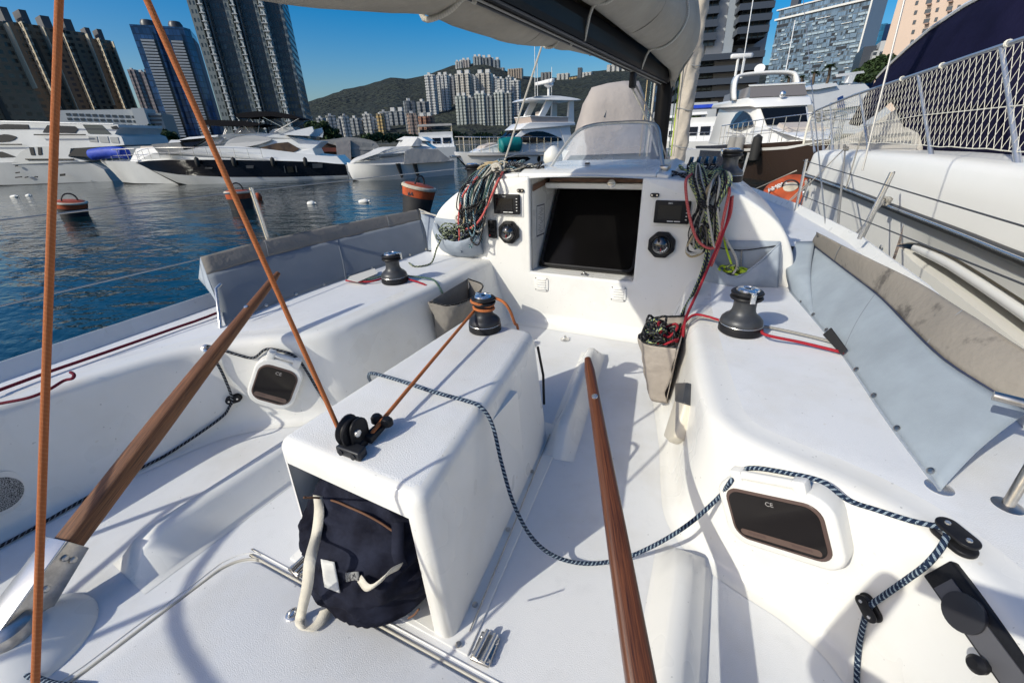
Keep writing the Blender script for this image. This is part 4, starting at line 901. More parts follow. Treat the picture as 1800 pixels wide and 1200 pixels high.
P = [Uz(-40, 1183, .02), Uz(20, 1182, .02), Uz(60, 1190, .02), Uz(95, 1201, .02), Uz(150, 1206, .02)]
rope_thing('control_line', 'short blue grey flecked rope end at the bottom left corner', P, .0075, BLUEFL, 6)
P = [Uz(-300, 790, DZ+.02), Uz(-30, 697, DZ+.02), Uz(0, 685, DZ+.02), Uz(90, 652, DZ+.02), Uz(160, 628, DZ+.02), Uz(300, 579, DZ+.02), Uz(396, 544, DZ+.02), Vector((-1.66, 2.0, DZ+.02)), Vector((-1.7, 3.2, DZ+.02))]
rope_thing('jackline', 'maroon line running straight along the port toe rail', P, .0068, MAROON, 4)
P = [Uz(-200, 760, DZ+.012), Uz(-30, 716, DZ+.012), Uz(0, 709, DZ+.012), Uz(50, 699, DZ+.012), Uz(85, 685, DZ+.014), Uz(112, 669, DZ+.016), Uz(127, 665, DZ+.02), Uz(130, 658, DZ+.03), Uz(124, 654, DZ+.035)]
rope_thing('jackline', 'short red line with a stitched loop end lying on the port side deck', P, .0058, MAROON, 5)
# starboard sheets round the seat winch
zz = DZ+.06
P = [Uz(1196, 598, .30), Uz(1199, 578, .40), Uz(1208, 562, .46), Uz(1222, 553, .472), Uz(1242, 556, .478), wS+Vector((-.06, .05, .02)), wS+Vector((.0, .09, .02)), wS+Vector((.08, .04, .018)), Uz(1345, 588, .49), Uz(1410, 602, .475), Uz(1484, 620, .47)]
rope_thing('jib_sheet', 'red sheet from the taupe bag round the starboard seat winch to the cloth slot', P, .0062, REDR, 5)
P = [Uz(1204, 590, .34), Uz(1210, 568, .45), Uz(1226, 558, .466), Uz(1250, 560, .472), wS+Vector((-.04, .045, .012)), wS+Vector((.06, .05, .012)), Uz(1350, 575, .466), Uz(1420, 590, .466), Uz(1482, 606, .466)]
rope_thing('jib_sheet', 'grey flecked sheet beside the red one behind the starboard winch', P, .0062, GREYR, 5)
P = [Uz(608, 493, .47), Uz(650, 495, .47), wP+Vector((-.08, .02, .02)), wP+Vector((.0, .09, .02)), wP+Vector((.09, .03, .02)), Uz(736, 496, .466), Uz(752, 504, .44), Uz(772, 528, .34), Uz(780, 545, .25)]
rope_thing('jib_sheet', 'maroon sheet from the port cloth slot past the port winch into the grey bag', P, .0058, REDR, 5)
P = [Uz(612, 488, .475), Uz(650, 490, .475), wP+Vector((-.04, .06, .04)), wP+Vector((.06, .06, .03)), Uz(745, 488, .47), Uz(762, 492, .466), Uz(772, 504, .43), Uz(784, 528, .34), Uz(790, 545, .25)]
rope_thing('jib_sheet', 'green grey sheet beside the maroon one behind the port winch', P, .0062, GREENR, 5)

# hanging coils ---------------------------------------------------------------
def strand(parent, m, pts, r, jit, seed, closed=True, n=6):
    rr = random.Random(seed); P = []
    for px, py, y in pts: P.append(Uy(px+rr.uniform(-jit, jit), py+rr.uniform(-jit, jit), y+rr.uniform(-.012, .012)))
    return rope('loop', P, r, m, parent, n, closed, 6)
cl = thing('rope_coil', 'thick bundle of blue, white and red ropes hanging over the port side of the bulkhead', 'rope coil', Uy(835, 360, 2.62), 0, 'rope coils hung from the coachroof winches')
rr_ = random.Random(3); mats_ = [TEALR, WHTR, BLKR, DARKFL, TEALR, WHTR, GREENR, BLKR, TANR, TEALR, BLUEFL]
for k in range(23):
    u = rr_.random(); m_ = mats_[k % len(mats_)]
    tx, ty = lerp(838, 878, u)+rr_.uniform(-4, 4), lerp(304, 290, u)+rr_.uniform(-4, 4)
    bx_, by_ = lerp(808, 842, rr_.random()), rr_.uniform(388, 432)
    w_ = rr_.uniform(5, 12); yy = 2.60+rr_.uniform(-.05, .04)
    mx_, my_ = lerp(822, 850, u), 352
    strand(cl, m_, [(tx-w_*.3, ty, 2.74), (mx_-w_, my_-20, yy+.02), (mx_-w_*.9-6, my_+16, yy), (bx_-w_, by_-16, yy), (bx_, by_, yy-.01), (bx_+w_, by_-16, yy), (mx_+w_*.8, my_+10, yy), (mx_+w_+8, my_-24, yy+.02), (tx+w_*.7, ty+4, 2.74)], .0062, 2.0, 100+k)
strand(cl, CORALR, [(884, 303, 2.70), (874, 322, 2.60), (862, 350, 2.58), (848, 380, 2.57), (832, 398, 2.57), (815, 404, 2.57)], .0085, .5, 7, False)
strand(cl, CORALR, [(840, 310, 2.66), (816, 340, 2.58), (810, 356, 2.57), (806, 384, 2.57), (808, 410, 2.57), (806, 438, 2.57)], .0075, .5, 8, False)
strand(cl, BLUEFL, [(818, 336, 2.60), (811, 345, 2.57), (812, 360, 2.57)], .011, .5, 9, False)
for k in range(4): strand(cl, BLKR, [(808+k*2, 372+3*k, 2.56), (828, 362+3*k, 2.53), (850, 352+2*k, 2.57), (846, 366+k, 2.60), (825, 376+2*k, 2.62)], .005, 1.5, 60+k, True)
strand(cl, BLKR, [(852, 312, 2.64), (812, 330, 2.57), (803, 366, 2.56), (822, 366, 2.55), (866, 340, 2.58), (878, 300, 2.66)], .0045, 1, 66, True)
strand(cl, WHTR, [(866, 292, 2.72), (875, 288, 2.70), (880, 297, 2.70), (872, 302, 2.69), (866, 296, 2.7), (876, 293, 2.69)], .010, 1, 67, True)
strand(cl, TEALR, [(822, 420, 2.57), (826, 436, 2.56), (832, 428, 2.56), (838, 414, 2.57)], .006, 1, 68, False)
strand(cl, BLUEFL, [(811, 410, 2.56), (810, 430, 2.56), (811, 444, 2.56)], .006, 1, 69, False)
cl2 = thing('rope_coil', 'bundle of lime flecked, black and tan ropes with red loop hanging right of the companionway', 'rope coil', Uy(1245, 360, 2.60), 0, 'rope coils hung from the coachroof winches')
rr_ = random.Random(5); mL = [LIMER, LIMER, BLKR, LIMER, WHTR, LIMER, LIMER, BLKR]
for k in range(12):        # left lobe
    u = rr_.random(); w_ = rr_.uniform(3, 8)
    tx = lerp(1217, 1234, u); bx_ = lerp(1218, 1240, rr_.random()); by_ = rr_.uniform(405, 438); yy = 2.59+rr_.uniform(-.04, .03)
    strand(cl2, mL[k % 8], [(tx, 290+rr_.uniform(-3, 5), 2.80), (tx-w_+1, 318, yy+.04), (1236-w_, 360, yy), (bx_-w_, by_-22, yy), (bx_, by_, yy), (bx_+w_, by_-20, yy), (1238+w_, 360, yy), (tx+w_+2, 316, yy+.04)], .0064, 1.6, 200+k)
for k in range(12):        # right lobe
    u = rr_.random(); w_ = rr_.uniform(3, 8)
    tx = lerp(1258, 1280, u); bx_ = lerp(1236, 1264, rr_.random()); by_ = rr_.uniform(395, 440); yy = 2.57+rr_.uniform(-.04, .03)
    strand(cl2, mL[(k*3+1) % 8], [(tx, 302+rr_.uniform(-3, 5), 2.78), (tx-w_-4, 325, yy+.04), (1250-w_, 362, yy), (bx_-w_, by_-22, yy), (bx_, by_, yy), (bx_+w_, by_-20, yy), (1254+w_, 360, yy), (tx+w_-1, 322, yy+.04)], .0064, 1.6, 240+k)
for k in range(3): strand(cl2, [TANR, WHTR, BLKR][k], [(1236-k*2, 395, 2.56), (1216-k*2, 418, 2.55), (1206+k*2, 440, 2.55), (1216+k*3, 450-k*3, 2.55), (1238, 440, 2.54), (1240, 410, 2.55)], .0064, 1.5, 280+k, True)
strand(cl2, TANR, [(1262, 305, 2.72), (1246, 330, 2.58), (1240, 352, 2.57), (1242, 366, 2.56)], .0085, .5, 290, False)
for k in range(4): strand(cl2, BLKR, [(1226+k, 346+3*k, 2.54), (1244, 360+3*k, 2.52), (1264, 366+2*k, 2.55), (1250, 362+2*k, 2.62)], .005, 1, 292+k, True)
strand(cl2, CORALR, [(1216, 306, 2.66), (1206, 318, 2.58), (1208, 356, 2.54), (1216, 396, 2.53), (1228, 424, 2.53), (1246, 436, 2.53), (1258, 432, 2.53), (1266, 410, 2.53), (1274, 372, 2.54), (1282, 340, 2.57), (1280, 326, 2.6), (1276, 314, 2.66)], .0078, .3, 297, False)
strand(cl2, REDR, [(1286, 346, 2.60), (1278, 390, 2.55), (1262, 430, 2.50), (1248, 462, 2.40), (1230, 505, 2.22), (1208, 552, 2.00), (1202, 575, 1.94), (1200, 592, 1.92)], .0072, .3, 298, False)
strand(cl2, CORALR, [(1288, 344, 2.60), (1284, 376, 2.57), (1272, 408, 2.57), (1262, 440, 2.55), (1250, 468, 2.54)], .0070, .3, 299, False)
for k, m_ in enumerate((LIMER, BLKR, BLKR, LIMER, WHTR)): strand(cl2, m_, [(1242+2*k, 436, 2.56), (1236+k*2, 468, 2.50), (1220+k*2, 510, 2.40), (1202+k*2, 545, 2.25), (1188+k*3, 575, 2.12), (1186+k*3, 590, 2.08)], .0056, 1.2, 300+k, False)
# heaps in pouch and bag
def heap(parent, pxs, y, mlist, nl, r, rx, ry, seed):
    q = random.Random(seed)
    for k in range(nl):
        cx, cy = q.uniform(pxs[0], pxs[2]), q.uniform(pxs[1], pxs[3]); a0 = q.uniform(0, 6.3); P = []
        for j in range(8):
            a = a0+j*.78; P.append((cx+rx*q.uniform(.6, 1.1)*math.cos(a), cy+ry*q.uniform(.6, 1.1)*math.sin(a), y+.03*math.sin(a*2+k)+q.uniform(-.02, .02)))
        strand(parent, mlist[k % len(mlist)], P, r, .5, seed*50+k, True, 5)
LIMEB = rope_mat('pale lime and black rope', (.012, .015, .02), (.52, .60, .38), 44, 2, .46)
hp_ = thing('rope_heap', 'lime and black flecked rope heaped in the round port bulkhead pouch', 'rope', Uy(795, 412, 2.58))
heap(hp_, (776, 398, 822, 416), 2.58, [LIMEB, LIMEB, DARKFL, LIMEB], 16, .0058, 11, 10, 4)
strand(hp_, LIMEB, [(776, 420, 2.54), (768, 436, 2.50), (764, 450, 2.45)], .0056, .3, 411, False)
rope('tail', [Uy(764, 450, 2.45), Uz(758, 462, DZ+.012), Uz(745, 467, DZ+.01), Uz(728, 468, DZ+.01), Uz(719, 462, DZ+.012)], .0056, LIMEB, hp_, 6)
hp2 = thing('rope_heap', 'neon yellow green rope ends lying in the starboard bulkhead pouch', 'rope', Uy(1288, 478, 2.6))
heap(hp2, (1272, 470, 1305, 480), 2.61, [LIMEONLY, LIMER, LIMEONLY], 7, .0060, 12, 5, 6)
strand(hp2, LIMEONLY, [(1272, 410, 2.60), (1276, 434, 2.60), (1284, 458, 2.60), (1290, 476, 2.6)], .0062, .3, 7, False)
strand(hp2, WHTR, [(1270, 408, 2.585), (1280, 428, 2.585), (1292, 450, 2.585), (1296, 468, 2.585), (1288, 482, 2.59)], .0072, .3, 8, False)
hp3 = thing('rope_heap', 'black and red rope tails stuffed in the taupe starboard sheet bag', 'rope', Uz(1185, 590, .35))
q = random.Random(9)
for k in range(14):
    c = Vector((.65+q.uniform(-.04, .04), 1.98+q.uniform(-.09, .09), .38+q.uniform(-.03, .05))); a0 = q.uniform(0, 6)
    rope('loop', [c+Vector((.045*math.cos(a0+j), .06*math.sin(a0+j), .025*math.sin(j*2+k))) for j in range(6)], .0062, REDR if k in (3, 9) else BLKR if k % 3 else LIMER, hp3, 5, True, 6)
hp4 = thing('rope_heap', 'tangle of black, blue and white halyard tails on the coachroof behind port rope coil', 'rope', (-.62, 2.86, 1.02))
for k in range(14):
    c = Vector((-.75+q.uniform(-.02, .42), 2.92+q.uniform(-.12, .1), 1.04+q.uniform(-.01, .05))); a0 = q.uniform(0, 6)
    rope('loop', [c+Vector((.11*math.cos(a0+j), .05*math.sin(a0+j), .02*math.sin(j*2+k))) for j in range(6)], .007, (BLKR, WHTR, DARKFL, TEALR, BLUEFL, TANR)[k % 6], hp4, 5, True, 6)
hp5 = thing('rope_heap', 'green flecked halyard tails lying by the starboard rope clutches', 'rope', (.62, 2.92, 1.0))
for k in range(10):
    c = Vector((.62+q.uniform(-.08, .14), 2.96+q.uniform(-.1, .1), 1.0+q.uniform(0, .04))); a0 = q.uniform(0, 6)
    rope('loop', [c+Vector((.07*math.cos(a0+j), .06*math.sin(a0+j), .02*math.sin(j*2+k))) for j in range(6)], .0065, (GREENR, BLKR, LIMER, DARKFL)[k % 4], hp5, 5, True, 6)

# navy kit bag in the console -------------------------------------------------
kb = thing('kit_bag', 'faded navy canvas kit bag with cream straps spilling from the console locker', 'bag', (.06, .60, .02))
V = []; nu, nv = 110, 70; cB = Vector((.042, .640, .20))
for i in range(nu):
    for j in range(nv):
        a = 2*math.pi*i/nu; b = -math.pi/2+math.pi*j/(nv-1)
        cx, sx, cz_, sz_ = math.cos(a), math.sin(a), math.cos(b), math.sin(b)
        f = lambda v, e: math.copysign(abs(v)**e, v)
        x, y, z = .238*f(cx, .7)*f(cz_, .55), .195*f(sx, .8)*f(cz_, .6), .20*f(sz_, .75)
        if z < -.03 and y < 0: y -= .07*(-z-.03)/.17; x *= .92
        if z > .02: y += .10*(z-.02)/.18*(1 if y < 0 else .3)
        p = Vector((x, y, z)); q7 = p+Vector((noise.noise(p*7), noise.noise(p*7+Vector((5, 0, 0))), noise.noise(p*7+Vector((0, 7, 0)))))*.05; d = noise.noise(p*8)*.014-abs(noise.noise(Vector((q7.x*9, q7.y*9, q7.z*22))))*.045-abs(noise.noise(Vector((q7.x*24+3, q7.y*16, q7.z*30))))*.006+noise.noise(p*60)*.0006+.012
        nrm = p.normalized(); V.append(cB+p+nrm*d+Vector((.02*(z/.2), 0, 0)))
for k, p in enumerate(V):
    if p.z < .02: p.z = .021+(.02-p.z)*.03
NAVY = mat('faded navy canvas', (.020, .023, .040), .8, vs=9, col2=(.005, .005, .010), bump=.4, bs=500, bdist=.002, thr=(.35, .7), spec=.12)
add('bag_body', V, grid_faces(nu, nv, 0, True), NAVY, kb, True)
BAGT_ = BVHTree.FromPolygons([Vector(v) for v in V], grid_faces(nu, nv, 0, True))
def Ub(px, py, off=.004, y=.43):
    h = BAGT_.ray_cast(CAM, ray(px, py).normalized())
    if h[0] is None: return Uy(px, py, y)
    n_ = h[1] if h[1].dot(ray(px, py)) < 0 else -h[1]; return h[0]+n_*off-ray(px, py).normalized()*off
def ribbon(name, P, wv, m, parent, th=.002, n=6):
    Q = spline(P, n); V = []; wv = Vector(wv)
    for q in Q: V += [q-wv/2, q+wv/2]
    o = add(name, V, grid_faces(len(Q), 2), m, parent, True); md = o.modifiers.new('s', 'SOLIDIFY'); md.thickness = th; md.offset = 0; return o
WEB = mat('cream webbing', (.60, .56, .47), .8, var=.08, vs=20, bump=.3, bs=200)
S_ = .385
ribbon('strap', [Ub(560, 872), Ub(563, 900, .006), Ub(558, 940, .006), Uy(545, 985, .395), Uy(540, 1030, .38), Uz(530, 1075, .045), Uz(527, 1098, .026), Uz(541, 1108, .024), Uz(562, 1092, .026), Uz(574, 1068, .03), Uz(592, 1050, .035)], (.030, .008, .0), WEB, kb)
ribbon('handle', [Ub(633, 1015), Ub(655, 1026, .02), Ub(678, 1020, .028), Ub(690, 1006, .022), Ub(706, 994)], (.012, .008, .024), WEB, kb)
ribbon('navy_strap', [Ub(700, 915), Ub(699, 940, .008), Ub(700, 970, .008), Ub(706, 992)], (.030, .012, 0), NAVY, kb)
def patch(nm, q, m):
    c_ = [Ub(*k, .003) for k in q]; n_ = 6; V = []
    for i in range(n_+1):
        for j in range(n_+1):
            px_ = lerp(lerp(q[0][0], q[1][0], i/n_), lerp(q[3][0], q[2][0], i/n_), j/n_); py_ = lerp(lerp(q[0][1], q[1][1], i/n_), lerp(q[3][1], q[2][1], i/n_), j/n_); V.append(Ub(px_, py_, .004))
    o = add(nm, V, grid_faces(n_+1, n_+1), m, kb, True); md = o.modifiers.new('s', 'SOLIDIFY'); md.thickness = .002; return o
patch('white_patch', ((566, 982), (590, 986), (600, 1040), (574, 1030)), mat('white patch', (.62, .62, .60), .6, var=.1, vs=30))
patch('stitched_label', ((609, 1004), (632, 1003), (634, 1018), (611, 1019)), mat('grey stitched label', (.22, .22, .21), .8, vs=90, col2=(.02, .02, .025), thr=(.45, .5)))
rope('zip', [Ub(535, 874), Ub(562, 876), Ub(590, 882), Ub(615, 890), Ub(640, 902), Ub(668, 918), Ub(692, 934)], .003, mat('brown zip tape', (.13, .06, .03), .8), kb, 6)
rope('piping', [Ub(718, 1086), Ub(728, 1080), Ub(736, 1070)], .0025, mat('brown zip tape', (.13, .06, .03), .8), kb, 6)
rope('piping', [Uz(559, 1030, .05), Uz(566, 1040, .03), Uz(572, 1048, .022)], .005, mat('brown zip tape', (.16, .075, .035), .8), kb, 6)

# ================================================================ boats round about
WHT = mat('boat white', (.70, .70, .69), .25, var=.05, vs=.6, coat=.2)
WHTS = mat('aged boat white', (.56, .57, .57), .4, var=.10, vs=.5, detail=6)
NAVYB = mat('black navy paint', (.010, .011, .016), .12, coat=.5)
BROWNB = mat('espresso hull paint', (.045, .030, .024), .14, coat=.5, var=.05, vs=.4)
BOOT = mat('black bottom paint', (.012, .012, .013), .6, var=.2, vs=3)
DGL = mat('dark boat glass', (.006, .007, .008), .06, spec=.4)
BRGL = mat('amber reflecting glass', (.12, .075, .035), .12, vs=1.6, col2=(.02, .014, .01), detail=5)
TARP = mat('taupe tarpaulin', (.36, .325, .305), .8, var=.08, vs=.8, bump=.5, bs=1.6, bdist=.12)
TARPW = mat('pale grey tarpaulin', (.50, .50, .49), .75, var=.08, vs=1, bump=.6, bs=1.8, bdist=.12)
TARPG = mat('dull grey tarpaulin', (.26, .255, .245), .85, var=.12, vs=1, bump=.5, bs=2, bdist=.1)
BLUEC = mat('blue cover', (.010, .045, .38), .6, bump=.5, bs=3, bdist=.08, var=.15, vs=2)
TEALC = mat('teal cover', (.0, .16, .165), .6, bump=.5, bs=3, bdist=.08, var=.2, vs=2)
BIMINI = mat('black canopy cloth', (.008, .008, .010), .8, spec=.1)
NAVYC = mat('navy canopy cloth', (.008, .008, .026), .85, spec=.08, var=.2, vs=2, bump=.3, bs=8, bdist=.04)
RUBBER = mat('black rubber', (.02, .02, .02), .7)
FENDW = mat('white fender', (.68, .67, .62), .4)
DECKB = mat('beige upholstery', (.48, .42, .37), .7)
WOODD = mat('dark timber', (.055, .032, .022), .7, var=.3, vs=2)
class Side:
    """a boat's own frame: x from the bow aft, y inboard from the near side, z above the water"""
    def __init__(s, bow, stern):
        s.P = Vector(bow) if len(bow) == 3 else Uz(*bow, WATER); q = Vector(stern) if len(stern) == 3 else Uz(*stern, WATER)
        s.P.z = WATER; q.z = WATER; s.X = (q-s.P).normalized(); s.L = (q-s.P).length
        s.Y = Vector((-s.X.y, s.X.x, 0))
        if s.Y.dot(s.P-CAM) < 0: s.Y = -s.Y
        s.S = 1.0
    def l(s, px, py, y=0.0):
        p = Up(px, py, s.P+s.Y*(y*s.S), s.Y); d = (p-s.P)/s.S; return d.dot(s.X), d.z
    def w(s, x, y, z): return s.P+(s.X*x+s.Y*y+Vector((0, 0, z)))*s.S
    def lp(s, pts, y=0.0): return [s.l(a, b, y) for a, b in pts]
def hull2(fr, par, top, bot, B, m, x1=None, xm=.5, bands=None, fl=.8, name='hull', n=40, stern_in=.92, pw=2.2):
    """top and bot: (x, z) tables; near side touches y = 0; bands: list of (t0 table or number, t1, material, name)"""
    x0 = top[0][0]; x1 = x1 or top[-1][0]; L = x1-x0
    def hbx(x): u = min(1, max(0, (x-x0)/(xm*L))); return B/2*(1-(1-u)**pw)*lerp(1, stern_in, max(0, (x-x0)/L-.6)/.4)
    xw = bot[0][0]
    for sgn in (-1, 1):
        for (t0, t1, mm, nm) in (bands or [(0, 1, m, name)]):
            V = []; nj = 7
            for i in range(n+1):
                x = x0+L*(i/n)**1.4; zt, zb = interp(top, x), interp(bot, x); h = hbx(x)
                f0 = fl*min(1, max(0.02, (x-x0)/(.45*L)))
                for j in range(nj):
                    a0 = t0(x) if callable(t0) else t0; a1 = t1(x) if callable(t1) else t1
                    t = lerp(a0, a1, j/(nj-1)); V.append(fr.w(x, B/2+sgn*h*lerp(f0, 1, t**.8), lerp(zb, zt, t)))
            o = add(nm, V, grid_faces(n+1, nj), mm, par, True); fixn(o)
            if sgn < 0: near = o
    V = []; 
    for i in range(n+1):
        x = x0+L*(i/n)**1.4; zt = interp(top, x)-.02; h = hbx(x); V += [fr.w(x, B/2-h, zt), fr.w(x, B/2, zt+.06), fr.w(x, B/2+h, zt)]
    add('deck', V, grid_faces(n+1, 3), WHT, par, True)
    h = hbx(x1); zt, zb = interp(top, x1), interp(bot, x1)
    solid('transom', prism([fr.w(x1, B/2-h, zt), fr.w(x1, B/2+h, zt), fr.w(x1, B/2+h*fl, zb), fr.w(x1, B/2-h*fl, zb)], fr.X*.02), (bands[-1][2] if bands else m), par)
    return hbx
def house(fr, par, name, poly, y0, y1, m, tuck=.0, nose=0.0, nl=1.0, bev=.0):
    zmin = min(z for _, z in poly); zmax = max(z for _, z in poly); xf = min(x for x, _ in poly)
    def off(x, z): return tuck*(z-zmin)/max(.01, zmax-zmin)+nose*max(0, 1-(x-xf)/nl)**2
    A = [fr.w(x, y0+off(x, z), z) for x, z in poly]; Bq = [fr.w(x, y1-off(x, z), z) for x, z in poly]; n = len(poly)
    F = [tuple(range(n-1, -1, -1)), tuple(range(n, 2*n))]+[(i, (i+1) % n, n+(i+1) % n, n+i) for i in range(n)]
    o = add(name, A+Bq, F, m, par); fixn(o)
    if bev: bevel(o, bev, 2, 25)
    o_off = off
    return o, (lambda x, z: y0+off(x, z))
def plate(fr, par, name, poly, yf, m, t=.025):
    A = [fr.w(x, yf(x, z)-t, z) for x, z in poly]; Bq = [fr.w(x, yf(x, z)+.02, z) for x, z in poly]; n = len(poly)
    F = [tuple(range(n-1, -1, -1)), tuple(range(n, 2*n))]+[(i, (i+1) % n, n+(i+1) % n, n+i) for i in range(n)]
    o = add(name, A+Bq, F, m, par); fixn(o); return o
def rail(fr, par, pts, h, n, m=STEEL, r=.02, mids=(.5,)):
    """pts: (x, y, z) deck line"""
    Q = resample([fr.w(*p) for p in pts], n)
    t = tubeo('rail', [q+Vector((0, 0, h)) for q in Q], r, m, par, 6)
    for f in mids: tubeo('rail_wire', [q+Vector((0, 0, h*f)) for q in Q], r*.6, m, t, 5)
    for q in Q: tubeo('stanchion', [q, q+Vector((0, 0, h))], r*.8, m, t, 5)
    return t
def smoothpoly(pts, n=4): return [(p.x, p.z) for p in spline([Vector((x, 0, z)) for x, z in pts], n)]

# ---- long white motor yacht with black topsides on the left
fr = Side((290, 329), (604, 313))
b = thing('motor_yacht', 'sleek white flybridge motor yacht with black topsides and amber side window', 'motor yacht', fr.P)
top = fr.lp([(203, 288), (240, 284), (300, 281), (400, 281), (500, 283), (560, 285), (606, 290)]); bw = [(top[0][0], top[0][1]-.06)]+fr.lp([(232, 304), (262, 318), (290, 330)])+[(fr.l(330, 336)[0], -.35), (fr.l(606, 312)[0], -.3)]
Bm = 4.4
blk_ = lambda x: max(0.0, min(.93, (interp(fr.lp([(205, 291), (232, 303), (300, 309), (400, 312), (500, 312), (606, 309)]), x)-interp(bw, x))/max(.05, interp(top, x)-interp(bw, x))))
hf = hull2(fr, b, top, bw, Bm, WHTS, xm=.42, bands=[(0, .12, BOOT, 'boot_stripe'), (.12, lambda x: max(.12, blk_(x)), WHTS, 'hull'), (lambda x: max(.12, blk_(x)), 1, NAVYB, 'topsides')])
def hy(x, z): return Bm/2-hf(x)*.985
g = fr.lp([(203, 287), (225, 276), (250, 270), (290, 267), (330, 262), (350, 258), (420, 258), (560, 274), (590, 275), (604, 289), (500, 284), (400, 281), (300, 281)])
o, yf = house(fr, b, 'coaming', smoothpoly(g[:9], 3)+g[9:], .35, Bm-.35, WHT, .25, 1.85, 5.5)
g2 = fr.lp([(318, 262), (345, 247), (372, 238), (400, 233), (430, 232), (470, 235), (500, 240), (530, 246), (560, 249), (545, 262), (552, 276), (500, 272), (400, 268)])
o, yf2 = house(fr, b, 'deckhouse', smoothpoly(g2[:9], 3)+g2[9:], .55, Bm-.55, WHT, .5, .9, 3.5)
plate(fr, b, 'side_window', fr.lp([(422, 269), (450, 260), (478, 252), (500, 250), (522, 262), (508, 270), (470, 271)]), yf2, BRGL, .03)
plate(fr, b, 'side_screen', smoothpoly(fr.lp([(382, 258), (392, 246), (415, 239), (440, 238), (470, 244), (455, 252), (430, 258)]), 3), yf2, mat('pale side screen', (.40, .40, .40), .5), .03)
plate(fr, b, 'windscreen_cover', fr.lp([(335, 256), (358, 245), (384, 241), (374, 253)]), yf2, mat('pale side screen', (.40, .40, .40), .5), .03)
house(fr, b, 'windscreen', fr.lp([(300, 247), (318, 242), (352, 241), (318, 262)]), .9, Bm-.9, DGL, .2)
house(fr, b, 'brow', fr.lp([(298, 247), (320, 241), (372, 237), (372, 240), (330, 244)]), .8, Bm-.8, WHT, .1)
sp_ = fr.lp([(492, 236), (520, 228), (545, 222), (548, 230), (540, 239), (515, 238)]); house(fr, b, 'spoiler_arch', sp_, .5, .9, WHT, .1); house(fr, b, 'spoiler_arch', sp_, Bm-.9, Bm-.5, WHT, .1)
house(fr, b, 'flybridge_seat', fr.lp([(400, 234), (408, 224), (432, 222), (440, 233)]), 1.0, Bm-1.2, DECKB, .05); house(fr, b, 'flybridge_seat', fr.lp([(462, 236), (470, 227), (505, 222), (515, 232), (495, 239)]), 1.0, Bm-1.2, TARPW, .05)
for k, q in enumerate(([(345, 219), (348, 209), (375, 210), (420, 212), (458, 218), (430, 222), (385, 220)], [(405, 199), (440, 194), (475, 195), (505, 200), (525, 207), (505, 208), (470, 203), (430, 206), (406, 205)])):
    house(fr, b, 'bimini_top', fr.lp(q), .7, Bm-.8, BIMINI, .15)
for p_, q_ in (((430, 232), (405, 204)), ((412, 232), (430, 205)), ((475, 232), (520, 206)), ((500, 228), (452, 204)), ((350, 243), (357, 222)), ((385, 236), (392, 221)), ((445, 234), (448, 206)), ((410, 234), (410, 210))):
    for y_ in (.9, Bm-1.0):
        a, c = fr.l(*p_), fr.l(*q_); tubeo('bimini_frame', [fr.w(a[0], y_, a[1]), fr.w(c[0], y_, c[1])], .025, STEEL, b, 5)
house(fr, b, 'sunpad_cover', fr.lp([(248, 254), (300, 250), (312, 270), (266, 274)]), 1.0, Bm-1.2, TARPG, .05); house(fr, b, 'locker', fr.lp([(270, 253), (275, 246), (292, 246), (296, 252)]), 1.6, 2.4, WHT, .05)
plate(fr, b, 'port_window', fr.lp([(503, 293), (514, 293), (516, 303), (506, 304)]), hy, DGL, .03)
for q in ([(432, 291), (446, 291), (445, 296), (433, 296)], [(360, 294), (374, 294), (372, 297), (360, 297)], [(498, 292), (500, 292), (502, 304), (500, 304)], [(518, 292), (520, 292), (522, 303), (520, 303)], [(548, 288), (566, 288), (566, 295), (549, 296)]): plate(fr, b, 'port_trim', fr.lp(q), hy, mat('dark chrome', (.10, .10, .11), .3, .8), .03)
rl = [(top[0][0]+.2, Bm/2, top[0][1]+.02)]+[(x, Bm/2-hf(x)*.93, interp(top, x)+.12) for x in (top[0][0]+1.2, top[0][0]+2.6, top[0][0]+4.2, top[0][0]+6, top[0][0]+8)]
rail(fr, b, rl, .55, 12, STEEL, .016)
for px_, s_ in ((347, 1), (412, 1.6), (480, 1.4), (537, 1.1)):
    x_, z_ = fr.l(px_, 284); solid('fender', lathe([(.02, 0), (.12, .08), (.13, .3), (.12, .5), (.02, .58)], fr.w(x_, Bm/2-hf(x_)-.1, z_-.32), 12), RUBBER, b, smooth=50)
rope('mooring_line', [fr.w(top[0][0]+.1, Bm/2, top[0][1]), Uz(195, 300, -.4), Uz(160, 318, WATER+.1)], .02, GREYR, b, 3)

# ---- small white motor boat with a blue roll behind its bow
fr = Side((182, 329), (330, 326)); fr.P += fr.Y*1.5
b = thing('motor_boat', 'white motor boat with bright blue rolled cover on its foredeck rail', 'motor boat', fr.P)
top = fr.lp([(133, 287), (170, 284), (230, 284), (330, 286)]); bw = [(top[0][0], top[0][1]-.08)]+fr.lp([(160, 306), (190, 330)])+[(fr.l(330, 330)[0], -.3)]
hf = hull2(fr, b, top, bw, 3.4, WHTS, bands=[(0, .16, BOOT, 'boot_stripe'), (.16, 1, WHTS, 'hull')])
x0_ = top[0][0]
a, c = fr.l(146, 273), fr.l(205, 270); 
V1, F1, _ = tube(spline([fr.w(a[0], .6, a[1]), fr.w(lerp(a[0], c[0], .3), .6, a[1]+.08), fr.w(lerp(a[0], c[0], .7), .6, c[1]+.08), fr.w(c[0], .6, c[1])], 6), .36, 12); add('rolled_cover', V1, F1, BLUEC, b, True)
rail(fr, b, [(x0_+.1, 1.7, top[0][1]), (x0_+1.2, .8, top[0][1]), (x0_+3, .3, top[0][1]), (x0_+5, .2, top[0][1])], .75, 8, STEEL, .02)
